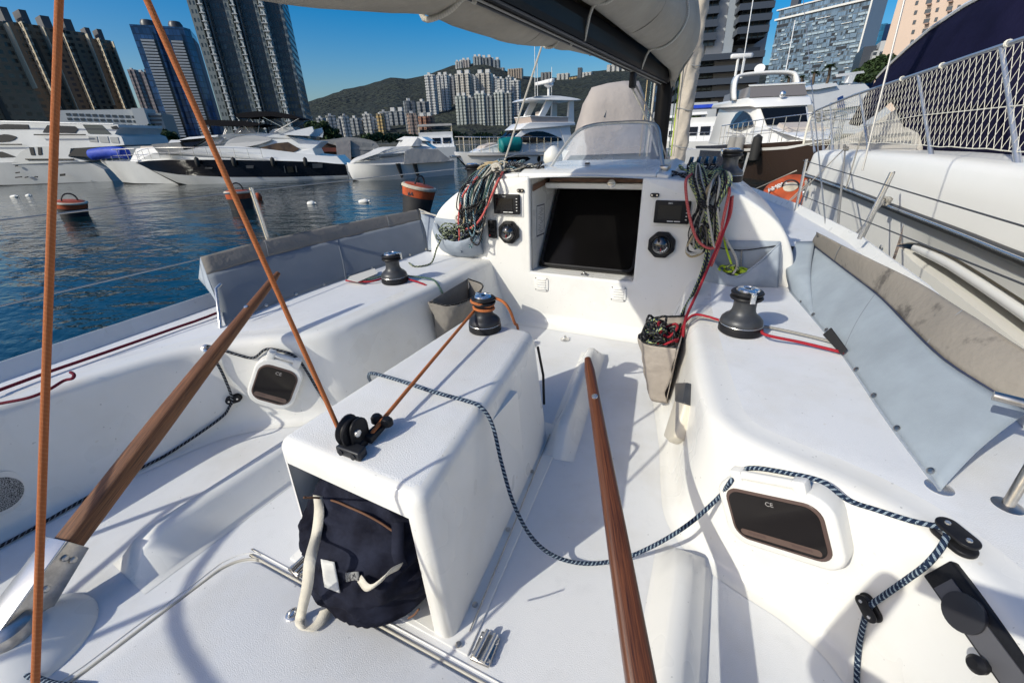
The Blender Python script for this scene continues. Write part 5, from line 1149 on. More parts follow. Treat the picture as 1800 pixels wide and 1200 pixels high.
house(fr, b, 'cabin', fr.lp([(215, 284), (222, 262), (300, 256), (330, 284)]), .5, 2.9, WHT, .2)
house(fr, b, 'bench', fr.lp([(226, 268), (228, 258), (250, 258), (252, 266)]), .7, 2.6, DECKB, .05)
# ---- large white yacht at the left edge
fr = Side((-230, 336), (187, 320))
b = thing('motor_yacht', 'old three deck white yacht with dark slanted windows cut by the left picture edge', 'motor yacht', fr.P)
Bm = 5.4; xe = fr.L
sh = fr.lp([(-230, 292), (0, 286), (80, 284), (150, 284), (178, 298)])
hull2(fr, b, [(0, 3.0)]+sh[1:]+[(xe, .8)], [(0, 1.5), (1.5, -.3), (xe, -.3)], Bm, WHTS, bands=[(0, .17, BOOT, 'boot_stripe'), (.17, 1, WHTS, 'hull')], xm=.35)
g = fr.lp([(-120, 290), (-60, 212), (0, 212), (60, 213), (120, 216), (200, 219), (202, 224), (196, 236), (208, 240), (215, 255), (195, 257), (120, 261), (118, 276), (150, 284), (60, 288)])
o, yf = house(fr, b, 'superstructure', g, .08, Bm-.3, WHTS, .35)
for q in ([(-20, 220), (0, 218), (40, 219), (44, 227), (-20, 227)], [(75, 220), (124, 222), (131, 227), (126, 234), (68, 233)]): plate(fr, b, 'upper_window', fr.lp(q), yf, DGL, .04)
plate(fr, b, 'oval_window', smoothpoly(fr.lp([(-20, 240), (0, 236), (14, 238), (23, 242), (10, 249), (-20, 250)]), 2), yf, DGL, .04)
plate(fr, b, 'lower_window', fr.lp([(-20, 266), (0, 267), (25, 276), (0, 277), (-20, 277)]), yf, DGL, .04)
ar = fr.lp([(20, 289), (32, 268), (52, 259), (70, 257), (92, 260), (98, 268), (98, 286)]); plate(fr, b, 'arch_panel', smoothpoly(ar[:6], 2)+ar[6:], yf, mat('grey white panel', (.46, .47, .46), .5), .05)
for q in ([(48, 259), (55, 259), (60, 273), (53, 273)], [(63, 259), (69, 259), (72, 272), (66, 273)]): plate(fr, b, 'cabin_window', fr.lp(q), yf, DGL, .09)
plate(fr, b, 'aft_glazing', fr.lp([(138, 219), (172, 220), (190, 236), (150, 235)]), yf, mat('grey green glass', (.05, .06, .055), .15), .04)
plate(fr, b, 'aft_glazing', fr.lp([(188, 223), (198, 221), (203, 227), (192, 227)]), yf, DGL, .04)
for q in ([(150, 240), (165, 240), (168, 250), (153, 249)], [(168, 240), (184, 240), (188, 251), (172, 250)], [(188, 241), (202, 241), (206, 252), (192, 251)]): plate(fr, b, 'side_panel', fr.lp(q), yf, mat('dull aluminium panel', (.30, .31, .31), .5), .04)
plate(fr, b, 'aft_deck_opening', fr.lp([(117, 274), (128, 261), (200, 259), (200, 275), (150, 276)]), yf, mat('shadowed interior', (.03, .03, .03), .8), .03)
for py_, x0_, x1_ in ((212.5, -60, 200), (237, 60, 150), (254, -20, 38), (280, 45, 130)):
    a, c = fr.l(x0_, py_), fr.l(x1_, py_+(6 if py_ < 220 else 0)); tubeo('rub_strip', [fr.w(a[0], .0, a[1]), fr.w(c[0], .0, c[1])], .05, WHT if py_ < 220 else BOOT, b, 6)
for q in ([(28, 291), (32, 290), (32, 292), (28, 293)], [(28, 303), (35, 302), (35, 304), (29, 305)], [(106, 306), (115, 305), (115, 309), (107, 310)], [(28, 311), (39, 310), (39, 312), (28, 313)], [(45, 311), (50, 310), (50, 312), (45, 313)], [(62, 310), (67, 310), (67, 312), (62, 312)]): plate(fr, b, 'hull_vent', fr.lp(q), lambda x, z: -.02, BOOT, .05)

# ---- covered motor cruiser in the middle distance
fr = Side((634, 322), (792, 309))
b = thing('motor_cruiser', 'white motor cruiser wholly covered by a pale grey tarpaulin', 'motor cruiser', fr.P)
Bm = 3.6
top = fr.lp([(624, 289), (660, 290), (720, 288), (780, 284), (800, 283)]); bw = [(top[0][0], top[0][1]-.5)]+fr.lp([(629, 308), (634, 322)])+[(fr.l(660, 326)[0], -.25), (fr.l(800, 309)[0], -.25)]
hf = hull2(fr, b, top, bw, Bm, WHT, xm=.35, bands=[(0, .10, BOOT, 'boot_stripe'), (.10, 1, WHT, 'hull')])
g = fr.lp([(628, 290), (640, 280), (665, 272), (685, 262), (700, 258), (720, 258), (745, 257), (765, 259), (785, 276), (800, 283), (720, 289)])
o, _ = house(fr, b, 'tarpaulin', smoothpoly(g[:9], 3)+g[9:], .0, Bm, TARPW, .75, 1.5, 2.4, .05)
plate(fr, b, 'tarpaulin_side', fr.lp([(707, 288), (712, 266), (725, 261), (770, 263), (788, 280), (780, 284)]), lambda x, z: .02+.75*(z-1.4)/1.6-.05, TARPG, .02)
house(fr, b, 'folded_screen', fr.lp([(730, 257), (742, 241), (750, 247), (745, 257)]), .6, 3.0, TARPW, .1)
for px_ in (700, 729): 
    x_, z_ = fr.l(px_, 294); solid('fender', prism([fr.w(x_-.12, -.1, z_+.2), fr.w(x_+.12, -.1, z_+.2), fr.w(x_+.2, -.1, z_-.5), fr.w(x_+.1, -.1, z_-.6)], fr.Y*.15), RUBBER, b)
# ---- boats packed behind it
fr = Side((645, 300), (760, 296)); fr.P += fr.Y*9; fr2 = fr
b = thing('motor_yacht', 'white hardtop yacht showing over the covered cruiser', 'motor yacht', fr.P)
o, yf = house(fr, b, 'hull', fr.lp([(655, 262), (680, 268), (760, 268), (760, 300), (670, 300)]), 0, 3.5, WHT, .1)
house(fr, b, 'deckhouse', fr.lp([(690, 264), (697, 252), (700, 246), (735, 248), (760, 262)]), .4, 3.1, WHT, .3); house(fr, b, 'hardtop', fr.lp([(695, 246), (708, 240), (740, 241), (752, 248), (735, 247)]), .2, 3.3, WHT, .2)
plate(fr, b, 'window', fr.lp([(718, 251), (732, 250), (740, 256), (722, 257)]), lambda x, z: .45, DGL, .1)
fr = Side((585, 300), (660, 296)); fr.P += fr.Y*7
b = thing('houseboat', 'dark timber boat hung with grey tarpaulins between black yacht and covered cruiser', 'houseboat', fr.P)
house(fr, b, 'hull', fr.lp([(545, 285), (670, 280), (670, 306), (550, 306)]), 0, 4, WOODD, .1); house(fr, b, 'cabin', fr.lp([(548, 285), (550, 246), (640, 246), (668, 283)]), .3, 3.7, WOODD, .1)
house(fr, b, 'tarpaulin_roof', smoothpoly(fr.lp([(560, 247), (592, 244), (610, 241), (640, 244), (660, 250), (664, 264), (612, 262)]), 2), -.3, 4.2, TARPG, .2)
house(fr, b, 'tarpaulin_drape', fr.lp([(590, 248), (616, 247), (618, 290), (606, 296), (584, 282), (593, 276)]), -.5, -.1, TARP, .05); plate(fr, b, 'tarpaulin_side', fr.lp([(616, 248), (655, 252), (650, 276), (618, 276)]), lambda x, z: -.2, TARPG, .05)
for k in range(5):
    a = fr.l(552+k*9, 262); house(fr, b, 'red_bench', [(a[0], a[1]-.25), (a[0]+.5, a[1]-.25), (a[0]+.5, a[1]+.1), (a[0], a[1]+.1)], -.1, .2, mat('rust red paint', (.16, .045, .03), .7), 0)
house(fr, b, 'lamp_bracket', fr.lp([(558, 240), (564, 230), (568, 232), (566, 242)]), .5, .8, WHT, 0)
# ---- white hardtop flybridge yacht in the centre, bow towards the left
P0 = Uz(842, 307, WATER); fr = Side(P0, P0+Vector((8.3, 11.2, 0)))
b = thing('motor_yacht', 'large white flybridge yacht with arched hardtop and dark windscreen, bow pointing left', 'motor yacht', fr.P)
fr.S = .61; Bm = 5.0; fr.P -= fr.Y*.6
top = [(-1.9, 2.15), (0, 2.05), (3, 1.95), (8, 1.75), (14, 1.6)]; bw = [(-1.9, 1.9), (-.9, .8), (0, -.1), (1, -.3), (14, -.3)]
hf = hull2(fr, b, top, bw, Bm, WHT, xm=.42, bands=[(0, .12, BOOT, 'boot_stripe'), (.12, 1, WHT, 'hull')])
def hy(x, z): return Bm/2-hf(x)*lerp(.85, 1.0, min(1, z/1.9))
plate(fr, b, 'hull_window', [(2.4, 1.1), (3.0, 1.5), (5.2, 1.45), (5.6, 1.2), (4.4, .75), (3.0, .8)], hy, DGL, .03)
for x_ in (6.6, 9.0): plate(fr, b, 'porthole', [(x_+.22*math.cos(rad(q)), 1.15+.3*math.sin(rad(q))) for q in range(0, 360, 30)], hy, DGL, .03)
tubeo('rub_strip', [fr.w(x, hy(x, 1.7)-.02, interp(top, x)-.28) for x in (-.8, 0, 1, 2, 4, 6, 9, 13)], .05, mat('warm grey trim', (.30, .28, .26), .5), b, 6)
o, yf = house(fr, b, 'foredeck_coachroof', [(-.4, 2.0), (.8, 2.35), (2.5, 2.75), (4.2, 2.85), (4.2, 1.8), (0, 1.9)], .5, Bm-.5, WHT, .35, 1.4, 3.5, .08)
house(fr, b, 'sunpad', [(.9, 2.36), (1.2, 2.62), (2.4, 2.88), (2.6, 2.6)], 1.5, Bm-1.5, DECKB, .1)
g = [(3.2, 2.55), (5.2, 4.05), (5.8, 4.25), (11.0, 4.3), (11.0, 1.8), (4.0, 1.8)]
o, yf = house(fr, b, 'deckhouse', g, .42, Bm-.42, WHT, .45, .5, 2.5, .06)
y1_ = yf(3.5, 2.75)
def front(u, v):   # on the raked windscreen: u 0..1 across, v 0..1 up
    x = lerp(3.35, 5.05, v); z = lerp(2.66, 3.94, v); ya = yf(x, z); return fr.w(x, lerp(ya+.12, Bm-ya-.12, u), z)-fr.X*.04+Vector((0, 0, .03))
solid('windscreen', prism([front(0, .06), front(1, .06), front(1, .92), front(0, .92)], -fr.X*.01), DGL, b)
for u in (.33, .67): tubeo('mullion', [front(u, .05)-fr.X*.03, front(u, .93)-fr.X*.03], .03, BLACKG, b, 5)
plate(fr, b, 'side_window', smoothpoly([(4.3, 2.85), (4.9, 3.35), (6.0, 3.75), (7.5, 3.75), (9, 3.3), (9.8, 2.8), (6, 2.7)], 2), yf, DGL, .03)
plate(fr, b, 'side_arch', [(9.6, 4.25), (10.8, 4.25), (11.2, 2.4), (10.2, 2.2), (9.9, 3.2)], yf, WHT, .05)
o, _ = house(fr, b, 'roof_brow', [(4.6, 3.98), (5.6, 4.55), (6.0, 4.62), (11.4, 4.55), (11.4, 4.25), (5.2, 4.02)], .35, Bm-.35, WHT, .2, .5, 2.0, .05)
house(fr, b, 'flybridge_coaming', [(6.2, 4.6), (6.0, 5.15), (6.3, 5.2), (11.0, 5.0), (11.2, 4.55)], .75, Bm-.75, mat('beige flybridge screen', (.42, .35, .31), .35), .05)
house(fr, b, 'flybridge_rail_top', [(5.95, 5.16), (6.0, 5.24), (11.0, 5.06), (11.0, 4.98)], .70, Bm-.70, WHT, .0)
ht_ = [(5.6, 6.62), (6.2, 6.86), (7.6, 7.0), (9.6, 6.98), (11.6, 6.75), (12.0, 6.6), (11.0, 6.55), (8.0, 6.62)]
house(fr, b, 'hardtop', smoothpoly(ht_[:6], 2)+ht_[6:], .35, Bm-.35, WHT, .35, .5, 1.5, .05)
for y_ in (.75, Bm-.95):
    solid('hardtop_leg', prism([fr.w(7.0, y_, 5.1), fr.w(7.7, y_, 5.1), fr.w(8.8, y_, 6.65), fr.w(8.0, y_, 6.65)], fr.Y*.2), WHT, b); solid('hardtop_leg', prism([fr.w(10.6, y_, 4.5), fr.w(11.4, y_, 4.5), fr.w(11.3, y_, 6.65), fr.w(10.8, y_, 6.65)], fr.Y*.2), WHT, b)
for x_, y_ in ((7.4, 1.3), (8.6, 2.9)): house(fr, b, 'helm_seat', [(x_, 4.7), (x_, 5.6), (x_+.4, 5.7), (x_+.5, 4.7)], y_, y_+.9, DECKB, .05)
solid('radar_dome', lathe([(.12, 0), (.30, .1), (.30, .3), (.18, .42), (.02, .46)], fr.w(9.2, 2.4, 7.9), 16), WHT, b, smooth=50); tubeo('radar_mast', [fr.w(9.2, 2.4, 6.9), fr.w(9.2, 2.4, 7.95)], .09, WHT, b, 8)
solid('radar_bar', obox(fr.w(8.6, 2.3, 8.35), fr.X, fr.Y, Vector((0, 0, 1)), (.25, 2.1, .2)), WHT, b, .04, 2)
for x_, y_, h_ in ((7.0, 1.0, 3.4), (10.2, 3.4, 3.0), (6.6, .8, 4.6)): tubeo('antenna', [fr.w(x_, y_, 6.9), fr.w(x_, y_, 6.9+h_)], .02, WHT, b, 5)
rail(fr, b, [(-1.7, Bm/2, 2.15)]+[(x, Bm/2-hf(x)*.94, interp(top, x)+.03) for x in (-.9, 0, 1, 2.2, 3.6, 5.2, 7, 9)], .85, 14, STEEL, .018, (.5,))
rail(fr, b, [(-1.7, Bm/2, 2.15)]+[(x, Bm/2+hf(x)*.94, interp(top, x)+.03) for x in (-.9, 0, 1, 2.2, 3.6, 5.2, 7)], .85, 12, STEEL, .018, (.5,))
V1, F1, _ = tube(spline([fr.w(2.3, .45, 2.55), fr.w(3.0, .42, 2.66), fr.w(3.8, .38, 2.7), fr.w(4.4, .36, 2.66)], 5), .42, 14); c_ = add('rolled_tender_cover', V1, F1, TEALC, b, True)
solid('anchor_plate', obox(fr.w(-1.8, Bm/2, 1.75), fr.X, fr.Y, Vector((0, 0, 1)), (.7, .35, .12)), DULLST, b, .03, 2)
fd = solid('round_fender', lathe([(.05, 0), (.28, .1), (.38, .32), (.34, .58), (.16, .76), (.05, .82)], Uz(972, 282, .4)-Vector((0, 0, .3)), 20), FENDW, None, smooth=60); fd.location = (0, 0, 0); tag(fd, 'white ball fender hanging beside the taupe covered boat', 'fender')
# ---- boat under a tall taupe cover
fr = Side((1003, 318), (1168, 313))
b = thing('covered_boat', 'boat under a tall peaked taupe cover straight behind the windscreen', 'covered boat', fr.P)
top = [(-.6, 1.35), (1, 1.3), (6, 1.2)]; bw = [(-.6, 1.1), (0, -.1), (6, -.3)]
hull2(fr, b, top, bw, 2.8, WHT, xm=.4, bands=[(0, .15, BOOT, 'boot_stripe'), (.15, 1, WHT, 'hull')])
cvp = fr.lp([(985, 292), (1000, 262), (1008, 248), (1016, 220), (1026, 185), (1040, 157), (1062, 150), (1090, 146), (1120, 146), (1128, 170), (1136, 215), (1150, 235), (1170, 290)], 1.3)
V = []; n_ = len(cvp); SEG = 12
zlow = 1.15
for x, z in cvp:
    for j in range(SEG+1):
        t = j/SEG; yv = lerp(-.35, 3.0, t); s_ = min(1, math.sin(math.pi*t)*1.7)**.6
        p = fr.w(x+.10*math.sin(t*9+x*3), yv, lerp(min(z, zlow), z, s_)); f = noise.noise(p*1.3)*.06; V.append(p+fr.X*f*.5-fr.Y*f)
add('cover', V, grid_faces(n_, SEG+1), TARP, b, True)
for q in ((1062, 200, 1040, 240), (1080, 165, 1062, 205), (1118, 160, 1136, 220)):
    a, c = fr.l(q[0], q[1], -.05), fr.l(q[2], q[3], -.3); tubeo('cover_seam', [fr.w(a[0], .25, a[1]), fr.w(c[0], -.15, c[1])], .025, TARPG, b, 5)
# ---- brown hulled flybridge yacht on the right, bow towards us
P0 = Uz(1402, 322, WATER); P0 = P0+(P0-CAM).normalized()*0; fr = Side(Uz(1392, 318, WATER)+Vector((.6, 1, 0)), Uz(1230, 322, WATER)+Vector((.0, 12.0, 0)))
b = thing('motor_yacht', 'flybridge yacht with glossy brown hull and white cabin behind the red buoy', 'motor yacht', fr.P)
BRB = b; FRB = fr
# this yacht lies nearly end on: build it in a frame with x across its bow
pc_ = Uz(1398, 320, WATER); fwd = (CAM-pc_); fwd.z = 0; fwd.normalize(); fwd = (Matrix.Rotation(rad(26), 3, 'Z') @ fwd)
fr = Side(pc_+fwd*.6, pc_-fwd*12); fr.P = pc_+fwd*.6; fr.S = .70; Bm = 4.8; fr.P -= fr.Y*Bm/2*fr.S; b.location = fr.P; WM[b] = Matrix.Translation(fr.P)
top = [(-1.6, 2.25), (0, 2.15), (3, 2.0), (8, 1.85), (14, 1.7)]; bw = [(-1.6, 2.0), (-.8, .8), (0, -.1), (1, -.3), (14, -.3)]
hf = hull2(fr, b, top, bw, Bm, BROWNB, xm=.40, bands=[(0, .10, WHT, 'boot_stripe'), (.10, .84, BROWNB, 'hull'), (.84, .90, WHT, 'white_stripe'), (.90, 1, BROWNB, 'bulwark')], pw=2.8)
def hyn(x, z): return Bm/2-hf(x)*lerp(.85, 1.0, min(1, z/2))
plate(fr, b, 'hull_window', [(1.8, 1.25), (2.4, 1.6), (5.6, 1.55), (5.6, 1.2), (3.4, .9)], hyn, DGL, .03)
plate(fr, b, 'hull_window', [(1.8, 1.25), (2.4, 1.6), (5.6, 1.55), (5.6, 1.2), (3.4, .9)], lambda x, z: Bm-hyn(x, z), DGL, -.03)
house(fr, b, 'foredeck', [(-.9, 2.2), (.6, 2.55), (2.6, 2.95), (4.6, 3.0), (4.6, 1.9), (0, 2.0)], .5, Bm-.5, WHT, .4, 1.5, 3.2, .08)
house(fr, b, 'sunpad', [(.9, 2.6), (1.1, 2.84), (2.4, 3.1), (2.6, 2.9)], 1.4, Bm-1.4, DECKB, .1)
o, yf = house(fr, b, 'deckhouse', [(3.4, 2.85), (4.6, 4.0), (5.2, 4.3), (11.5, 4.4), (11.5, 1.9), (4.2, 1.9)], .40, Bm-.40, WHT, .45, .5, 2.5, .06)
def front(u, v):
    x = lerp(3.5, 4.55, v); z = lerp(2.96, 3.94, v); ya = yf(x, z); return fr.w(x, lerp(ya+.2, Bm-ya-.2, u), z)-fr.X*.04+Vector((0, 0, .03))
solid('windscreen', prism([front(0, .02), front(1, .02), front(1, .97), front(0, .97)], -fr.X*.01), DGL, b)
for sgn, yy in ((1, yf), (-1, lambda x, z: Bm-yf(x, z))): plate(fr, b, 'side_window', smoothpoly([(4.4, 3.1), (5.0, 3.6), (6.2, 3.9), (7.4, 3.8), (7.8, 3.0), (6, 2.9)], 2), yy, mat('blue reflecting glass', (.02, .04, .08), .05), .03*sgn)
house(fr, b, 'roof_brow', [(4.4, 4.0), (5.0, 4.5), (5.6, 4.62), (12, 4.7), (12, 4.35), (5, 4.1)], .25, Bm-.25, WHT, .25, .5, 2, .06)
house(fr, b, 'flybridge_screen', [(5.4, 4.62), (5.9, 5.25), (6.1, 5.25), (10.5, 5.1), (10.5, 4.6)], .7, Bm-.7, mat('smoky flybridge screen', (.16, .15, .15), .15), .1)
solid('flybridge_trim', prism([fr.w(5.85, .75, 5.25), fr.w(5.85, Bm-.75, 5.25), fr.w(6.1, Bm-.75, 5.3), fr.w(6.1, .75, 5.3)], (0, 0, .05)), WHT, b)
sec_ = [(7.2, .45, 4.6), (7.5, .42, 5.3), (7.8, .55, 5.9), (8.0, .95, 6.12), (8.0, Bm/2, 6.18), (8.0, Bm-.95, 6.12), (7.8, Bm-.55, 5.9), (7.5, Bm-.42, 5.3), (7.2, Bm-.45, 4.6)]
Q = spline([fr.w(*p) for p in sec_], 4); V = []
for q in Q: V += [q-fr.X*.05, q+fr.X*.5]
o = add('radar_arch', V, grid_faces(len(Q), 2), WHT, b, True); md = o.modifiers.new('s', 'SOLIDIFY'); md.thickness = .12; md.offset = 0
solid('satellite_dish', lathe([(.05, 0), (.16, .04), (.23, .12), (.22, .14)], fr.w(8.4, Bm/2-.3, 6.35), 18, (CAM-fr.P).normalized()+Vector((0, 0, .5))), WHT, b, smooth=50)
solid('radar_bar', obox(fr.w(9, Bm/2-1.4, 7.3), fr.X, fr.Y, Vector((0, 0, 1)), (.2, 1.0, .2)), WHT, b, .06, 2)
for k in (-1.6, -1.2): tubeo('radar_mast', [fr.w(9, Bm/2+k, 6.0), fr.w(9, Bm/2+k, 7.3)], .06, WHT, b, 6)
for y_, h_ in ((.9, 4.6), (Bm-1.1, 3.0)): tubeo('antenna', [fr.w(8.2, y_, 6.0), fr.w(8.4, y_, 6.0+h_)], .022, WHT, b, 5)
dk = [(-1.4, Bm/2, 2.26)]
rail(fr, b, dk+[(x, Bm/2-hf(x)*.95, interp(top, x)+.03) for x in (-1.0, -.3, .6, 1.8, 3.4, 5.5, 8)], .85, 14, STEEL, .02, (.4,)); rail(fr, b, dk+[(x, Bm/2+hf(x)*.95, interp(top, x)+.03) for x in (-1.0, -.3, .6, 1.8, 3.4, 5.5, 8)], .85, 14, STEEL, .02, (.4,))
solid('search_lamp', lathe([(.06, 0), (.12, .08), (.12, .2), (.05, .26)], fr.w(4.9, Bm/2, 4.5), 12), CHROME, b, smooth=50)
for x_, c_ in ((1.6, RUBBER), (3.4, TARPG), (4.6, TARPG)):
    for yy in (-.1,): solid('fender', lathe([(.03, 0), (.17, .1), (.19, .5), (.17, .95), (.03, 1.05)], fr.w(x_, hyn(x_, 1.6)+yy-.12, 1.05), 14), c_, b, smooth=50)
# ---- small cruisers further off on the right
def cruiser(px, py, D, w_, label, roof, s=1.0):
    c = Uz(px, py, WATER); dr = (c-CAM); dr.z = 0; dr.normalize(); f = Side(c, c+dr*6*s); f.P -= f.Y*w_/2
    t = thing('motor_cruiser', label, 'motor cruiser', c, 0, 'small cruisers moored in the distance')
    house(f, t, 'hull', [(0, .0), (-.3, 1.2*s), (6*s, 1.3*s), (6*s, -.2), (.3, -.2)], 0, w_, WHT, -.1, .2, 1); house(f, t, 'deckhouse', [(1*s, 1.2*s), (1.3*s, 2.5*s), (5*s, 2.5*s), (5*s, 1.2*s)], .2, w_-.2, WHT, .15)
    for k in range(3): solid('window', prism([f.w(1.08*s, w_*(.12+.27*k), 1.65*s), f.w(1.08*s, w_*(.33+.27*k), 1.65*s), f.w(1.25*s, w_*(.33+.27*k), 2.3*s), f.w(1.25*s, w_*(.12+.27*k), 2.3*s)], -f.X*.06), DGL, t)
    house(f, t, 'flybridge', [(1.6*s, 2.5*s), (1.5*s, 3.0*s), (4.6*s, 3.0*s), (4.6*s, 2.5*s)], .3, w_-.3, WHT, .0); house(f, t, 'canopy', [(1.6*s, 3.7*s), (1.8*s, 3.95*s), (4.6*s, 3.95*s), (4.7*s, 3.7*s)], .25, w_-.25, roof, .1)
    for y_ in (.35, w_-.35):
        for x_ in (1.8*s, 4.5*s): tubeo('canopy_post', [f.w(x_, y_, 2.9*s), f.w(x_, y_, 3.8*s)], .03, STEEL, t, 5)
    rail(f, t, [(0, .1, 1.25*s), (-.2, w_/2, 1.25*s), (0, w_-.1, 1.25*s)], .6*s, 7, STEEL, .02, ()); return t
cruiser(1232, 276, 40, 3.6, 'small white cruiser with a blue canopy left of the brown yacht', BLUEC, 1.0)
cruiser(1205, 272, 48, 3.4, 'white cruiser partly hidden by the rolled headsail', WHT, .9)
cruiser(1178, 268, 55, 3.4, 'distant white cruiser glimpsed left of the rolled headsail', WHT, .9)
cruiser(770, 277, 60, 5.0, 'white yacht hull glimpsed between covered cruiser and large flybridge yacht', TARPG, 1.0)
fr = Side(Uz(1440, 300, WATER), Uz(1600, 292, WATER)); fr.P += fr.Y*14
b = thing('motor_yacht', 'white flybridge yacht seen through the white net beyond the near motor yacht', 'motor yacht', fr.P)
house(fr, b, 'hull', fr.lp([(1420, 255), (1700, 255), (1700, 300), (1450, 300)]), 0, 5, WHT, .1); o, yf = house(fr, b, 'deckhouse', fr.lp([(1430, 235), (1436, 196), (1560, 180), (1620, 235)]), .3, 4.6, WHT, .3)
plate(fr, b, 'window', fr.lp([(1440, 200), (1455, 198), (1462, 210), (1443, 214)]), yf, DGL, .05); plate(fr, b, 'blue_window', fr.lp([(1474, 172), (1483, 168), (1486, 190), (1474, 191)]), lambda x, z: .1, mat('blue paint', (.02, .06, .22), .4), .05)
house(fr, b, 'flybridge', fr.lp([(1425, 160), (1440, 152), (1530, 146), (1560, 180), (1436, 196)]), .2, 4.6, WHT, .3); house(fr, b, 'hardtop', fr.lp([(1405, 158), (1440, 148), (1475, 145), (1478, 150), (1440, 157)]), .2, 4.6, WHT, .1)
house(fr, b, 'radar_bar', fr.lp([(1511, 124), (1558, 118), (1560, 122), (1513, 129)]), 2, 2.3, WHT, 0); house(fr, b, 'radar_mast', fr.lp([(1528, 140), (1532, 126), (1545, 124), (1536, 142)]), 2, 2.4, WHT, 0)

# ================================================================ mooring buoys
ORP = mat('orange buoy paint', (.36, .065, .018), .6, var=.45, vs=3, detail=6)
CRP = mat('cream buoy rim', (.48, .43, .34), .6, var=.3, vs=4)
BLP = mat('black buoy body', (.022, .022, .025), .55, var=.3, vs=3)
def buoy(px, py, rb, rt, h, tilt, label, face=None, txt=None, flat=False):
    c = Uz(px, py, WATER); c.z = WATER-.12; ax = Vector((0, 0, 1))
    rt_ = (MC @ Vector((1, 0, 0))); rt_.z = 0; fw = (c-CAM); fw.z = 0; fw.normalize(); rg = Vector((fw.y, -fw.x, 0))
    ax = (ax+rg*tilt[0]-fw*tilt[1]).normalized()
    t = thing('mooring_buoy', label, 'buoy', (c.x, c.y, WATER), 0, 'mooring buoys')
    def part(nm, prof, m): return solid(nm, lathe([(r, z) for r, z in prof], c, 40, ax), m, t, smooth=40)
    if not flat:
        part('body', [(rb, 0), (rb, .03), (lerp(rb, rt, .7), h*.70)], BLP); part('bottom_ring', [(rb*1.06, -.04), (rb*1.06, .03), (rb, .05)], ORP)
        part('orange_band', [(lerp(rb, rt, .7)+.004, h*.68), (rt, h*.93)], ORP); part('rim', [(rt, h*.92), (rt*1.06, h*.94), (rt*1.06, h*.99), (rt*.98, h*1.03), (rt*.5, h*1.04)], CRP); part('top_plate', [(rt*.9, h*1.03), (rt*.85, h*1.05), (.02, h*1.06)], ORP)
    else:
        part('body', [(rb, 0), (rb, h*.62)], CRP); part('top_plate', [(rb*1.0, h*.62), (rb*.97, h*.74), (rb*.80, h*.95), (rb*.5, h*1.0), (rb*.28, h*1.02), (.02, h*1.02)], ORP)
        part('hub', [(rb*.26, h*1.0), (rb*.26, h*1.06), (rb*.2, h*1.08)], CRP)
    a, b_ = frame_of(ax); ct = c+ax*(h*1.06)
    tubeo('mooring_ring', [ct+a*(.22*math.cos(math.pi*k/10))+ax*(.24*math.sin(math.pi*k/10)) for k in range(11)], .025, BLP, t, 6)
    return t, c, ax, fw, rg
t, c, ax, fw, rg = buoy(730, 374, .40, .50, .92, (.25, .04), 'dark mooring buoy with orange band and cream rim beyond the port weather cloth')
text_obj('lettering', 'A4', .15, c+ax*.745-rg*.26-fw*.42, rg*.9-fw*.45, ax, INK, t, .01)
buoy(131, 380, .36, .44, .62, (.10, .10), 'mooring buoy with red orange top left, beside the leftmost orange rope')
t, c, ax, fw, rg = buoy(426, 367, .36, .42, .72, (.02, .0), 'mooring buoy half hidden by the second orange rope')
t, c, ax, fw, rg = buoy(1388, 350, .74, .74, .62, (-.10, .75), 'broad orange red mooring buoy with white writing beside the near white yacht', flat=True)
n_ = c+ax*.575; text_obj('lettering', 'AMBN', .21, n_-rg*.34+(ax.cross(rg))*(-.0)+(-fw*.0)+ax*.05+ (rg.cross(ax))*0, (ax.cross(fw)).cross(ax)*1+rg*.6 if False else (rg*.55+(rg.cross(ax))*-.8 if False else rg+(ax.cross(rg))*.8), ax.cross(rg)-rg*.8, MARK, t, .03)
fb_ = solid('marker_float', lathe([(.02, 0), (.13, .08), (.16, .2), (.12, .33), (.02, .38)], Uz(455, 352, WATER)-Vector((0, 0, .08)), 14), ORP, None, smooth=60); tag(fb_, 'little orange float beside the half hidden buoy', 'float')
for px_, py_, L_, lab in ((20, 347, .5, 'white plastic bottle floating at the far left on the water'), (541, 359, .35, 'small white bottle floating mid water left of the round buoy'), (631, 356, .45, 'clear plastic jug floating in front of the covered cruiser'), (47, 345, .35, 'pale bottle floating beside the leftmost bottle')):
    c = Uz(px_, py_, WATER); d_ = Vector((.9, .3, .12)).normalized()
    f_ = solid('floating_bottle', lathe([(.03, 0), (.09, .03), (.10, L_*.6), (.06, L_*.8), (.03, L_*.85), (.03, L_)], c, 12, d_), FENDW, None, smooth=50); tag(f_, lab, 'bottle', 'floating litter')

# ================================================================ the motor yacht alongside to starboard
N0 = Vector((3.0, 4.7, 0)); N1 = Vector((2.18, 13.5, 0)); nd = (N0-N1).normalized()
fr = Side((N1.x, N1.y, 0), (N1+nd*20)[:])
nb = thing('motor_yacht', 'big cream white motor yacht alongside to starboard with netted rail and navy canopy', 'motor yacht', fr.P)
NHW = mat('cream hull gelcoat', (.83, .815, .765), .35, var=.03, vs=.8)
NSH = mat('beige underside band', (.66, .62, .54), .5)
def nl(pts, y=0.0): return fr.lp(pts, y)
rub = nl([(1397, 302), (1440, 316), (1500, 337), (1600, 376), (1700, 414), (1800, 455)]); xr = 16.0
sl_ = (rub[-1][1]-rub[-2][1])/(rub[-1][0]-rub[-2][0]); rub.append((xr, rub[-1][1]))
dke = nl([(1404, 272), (1420, 264), (1500, 266), (1600, 271), (1700, 282), (1800, 293)], .12); dke.append((xr, dke[-1][1]))
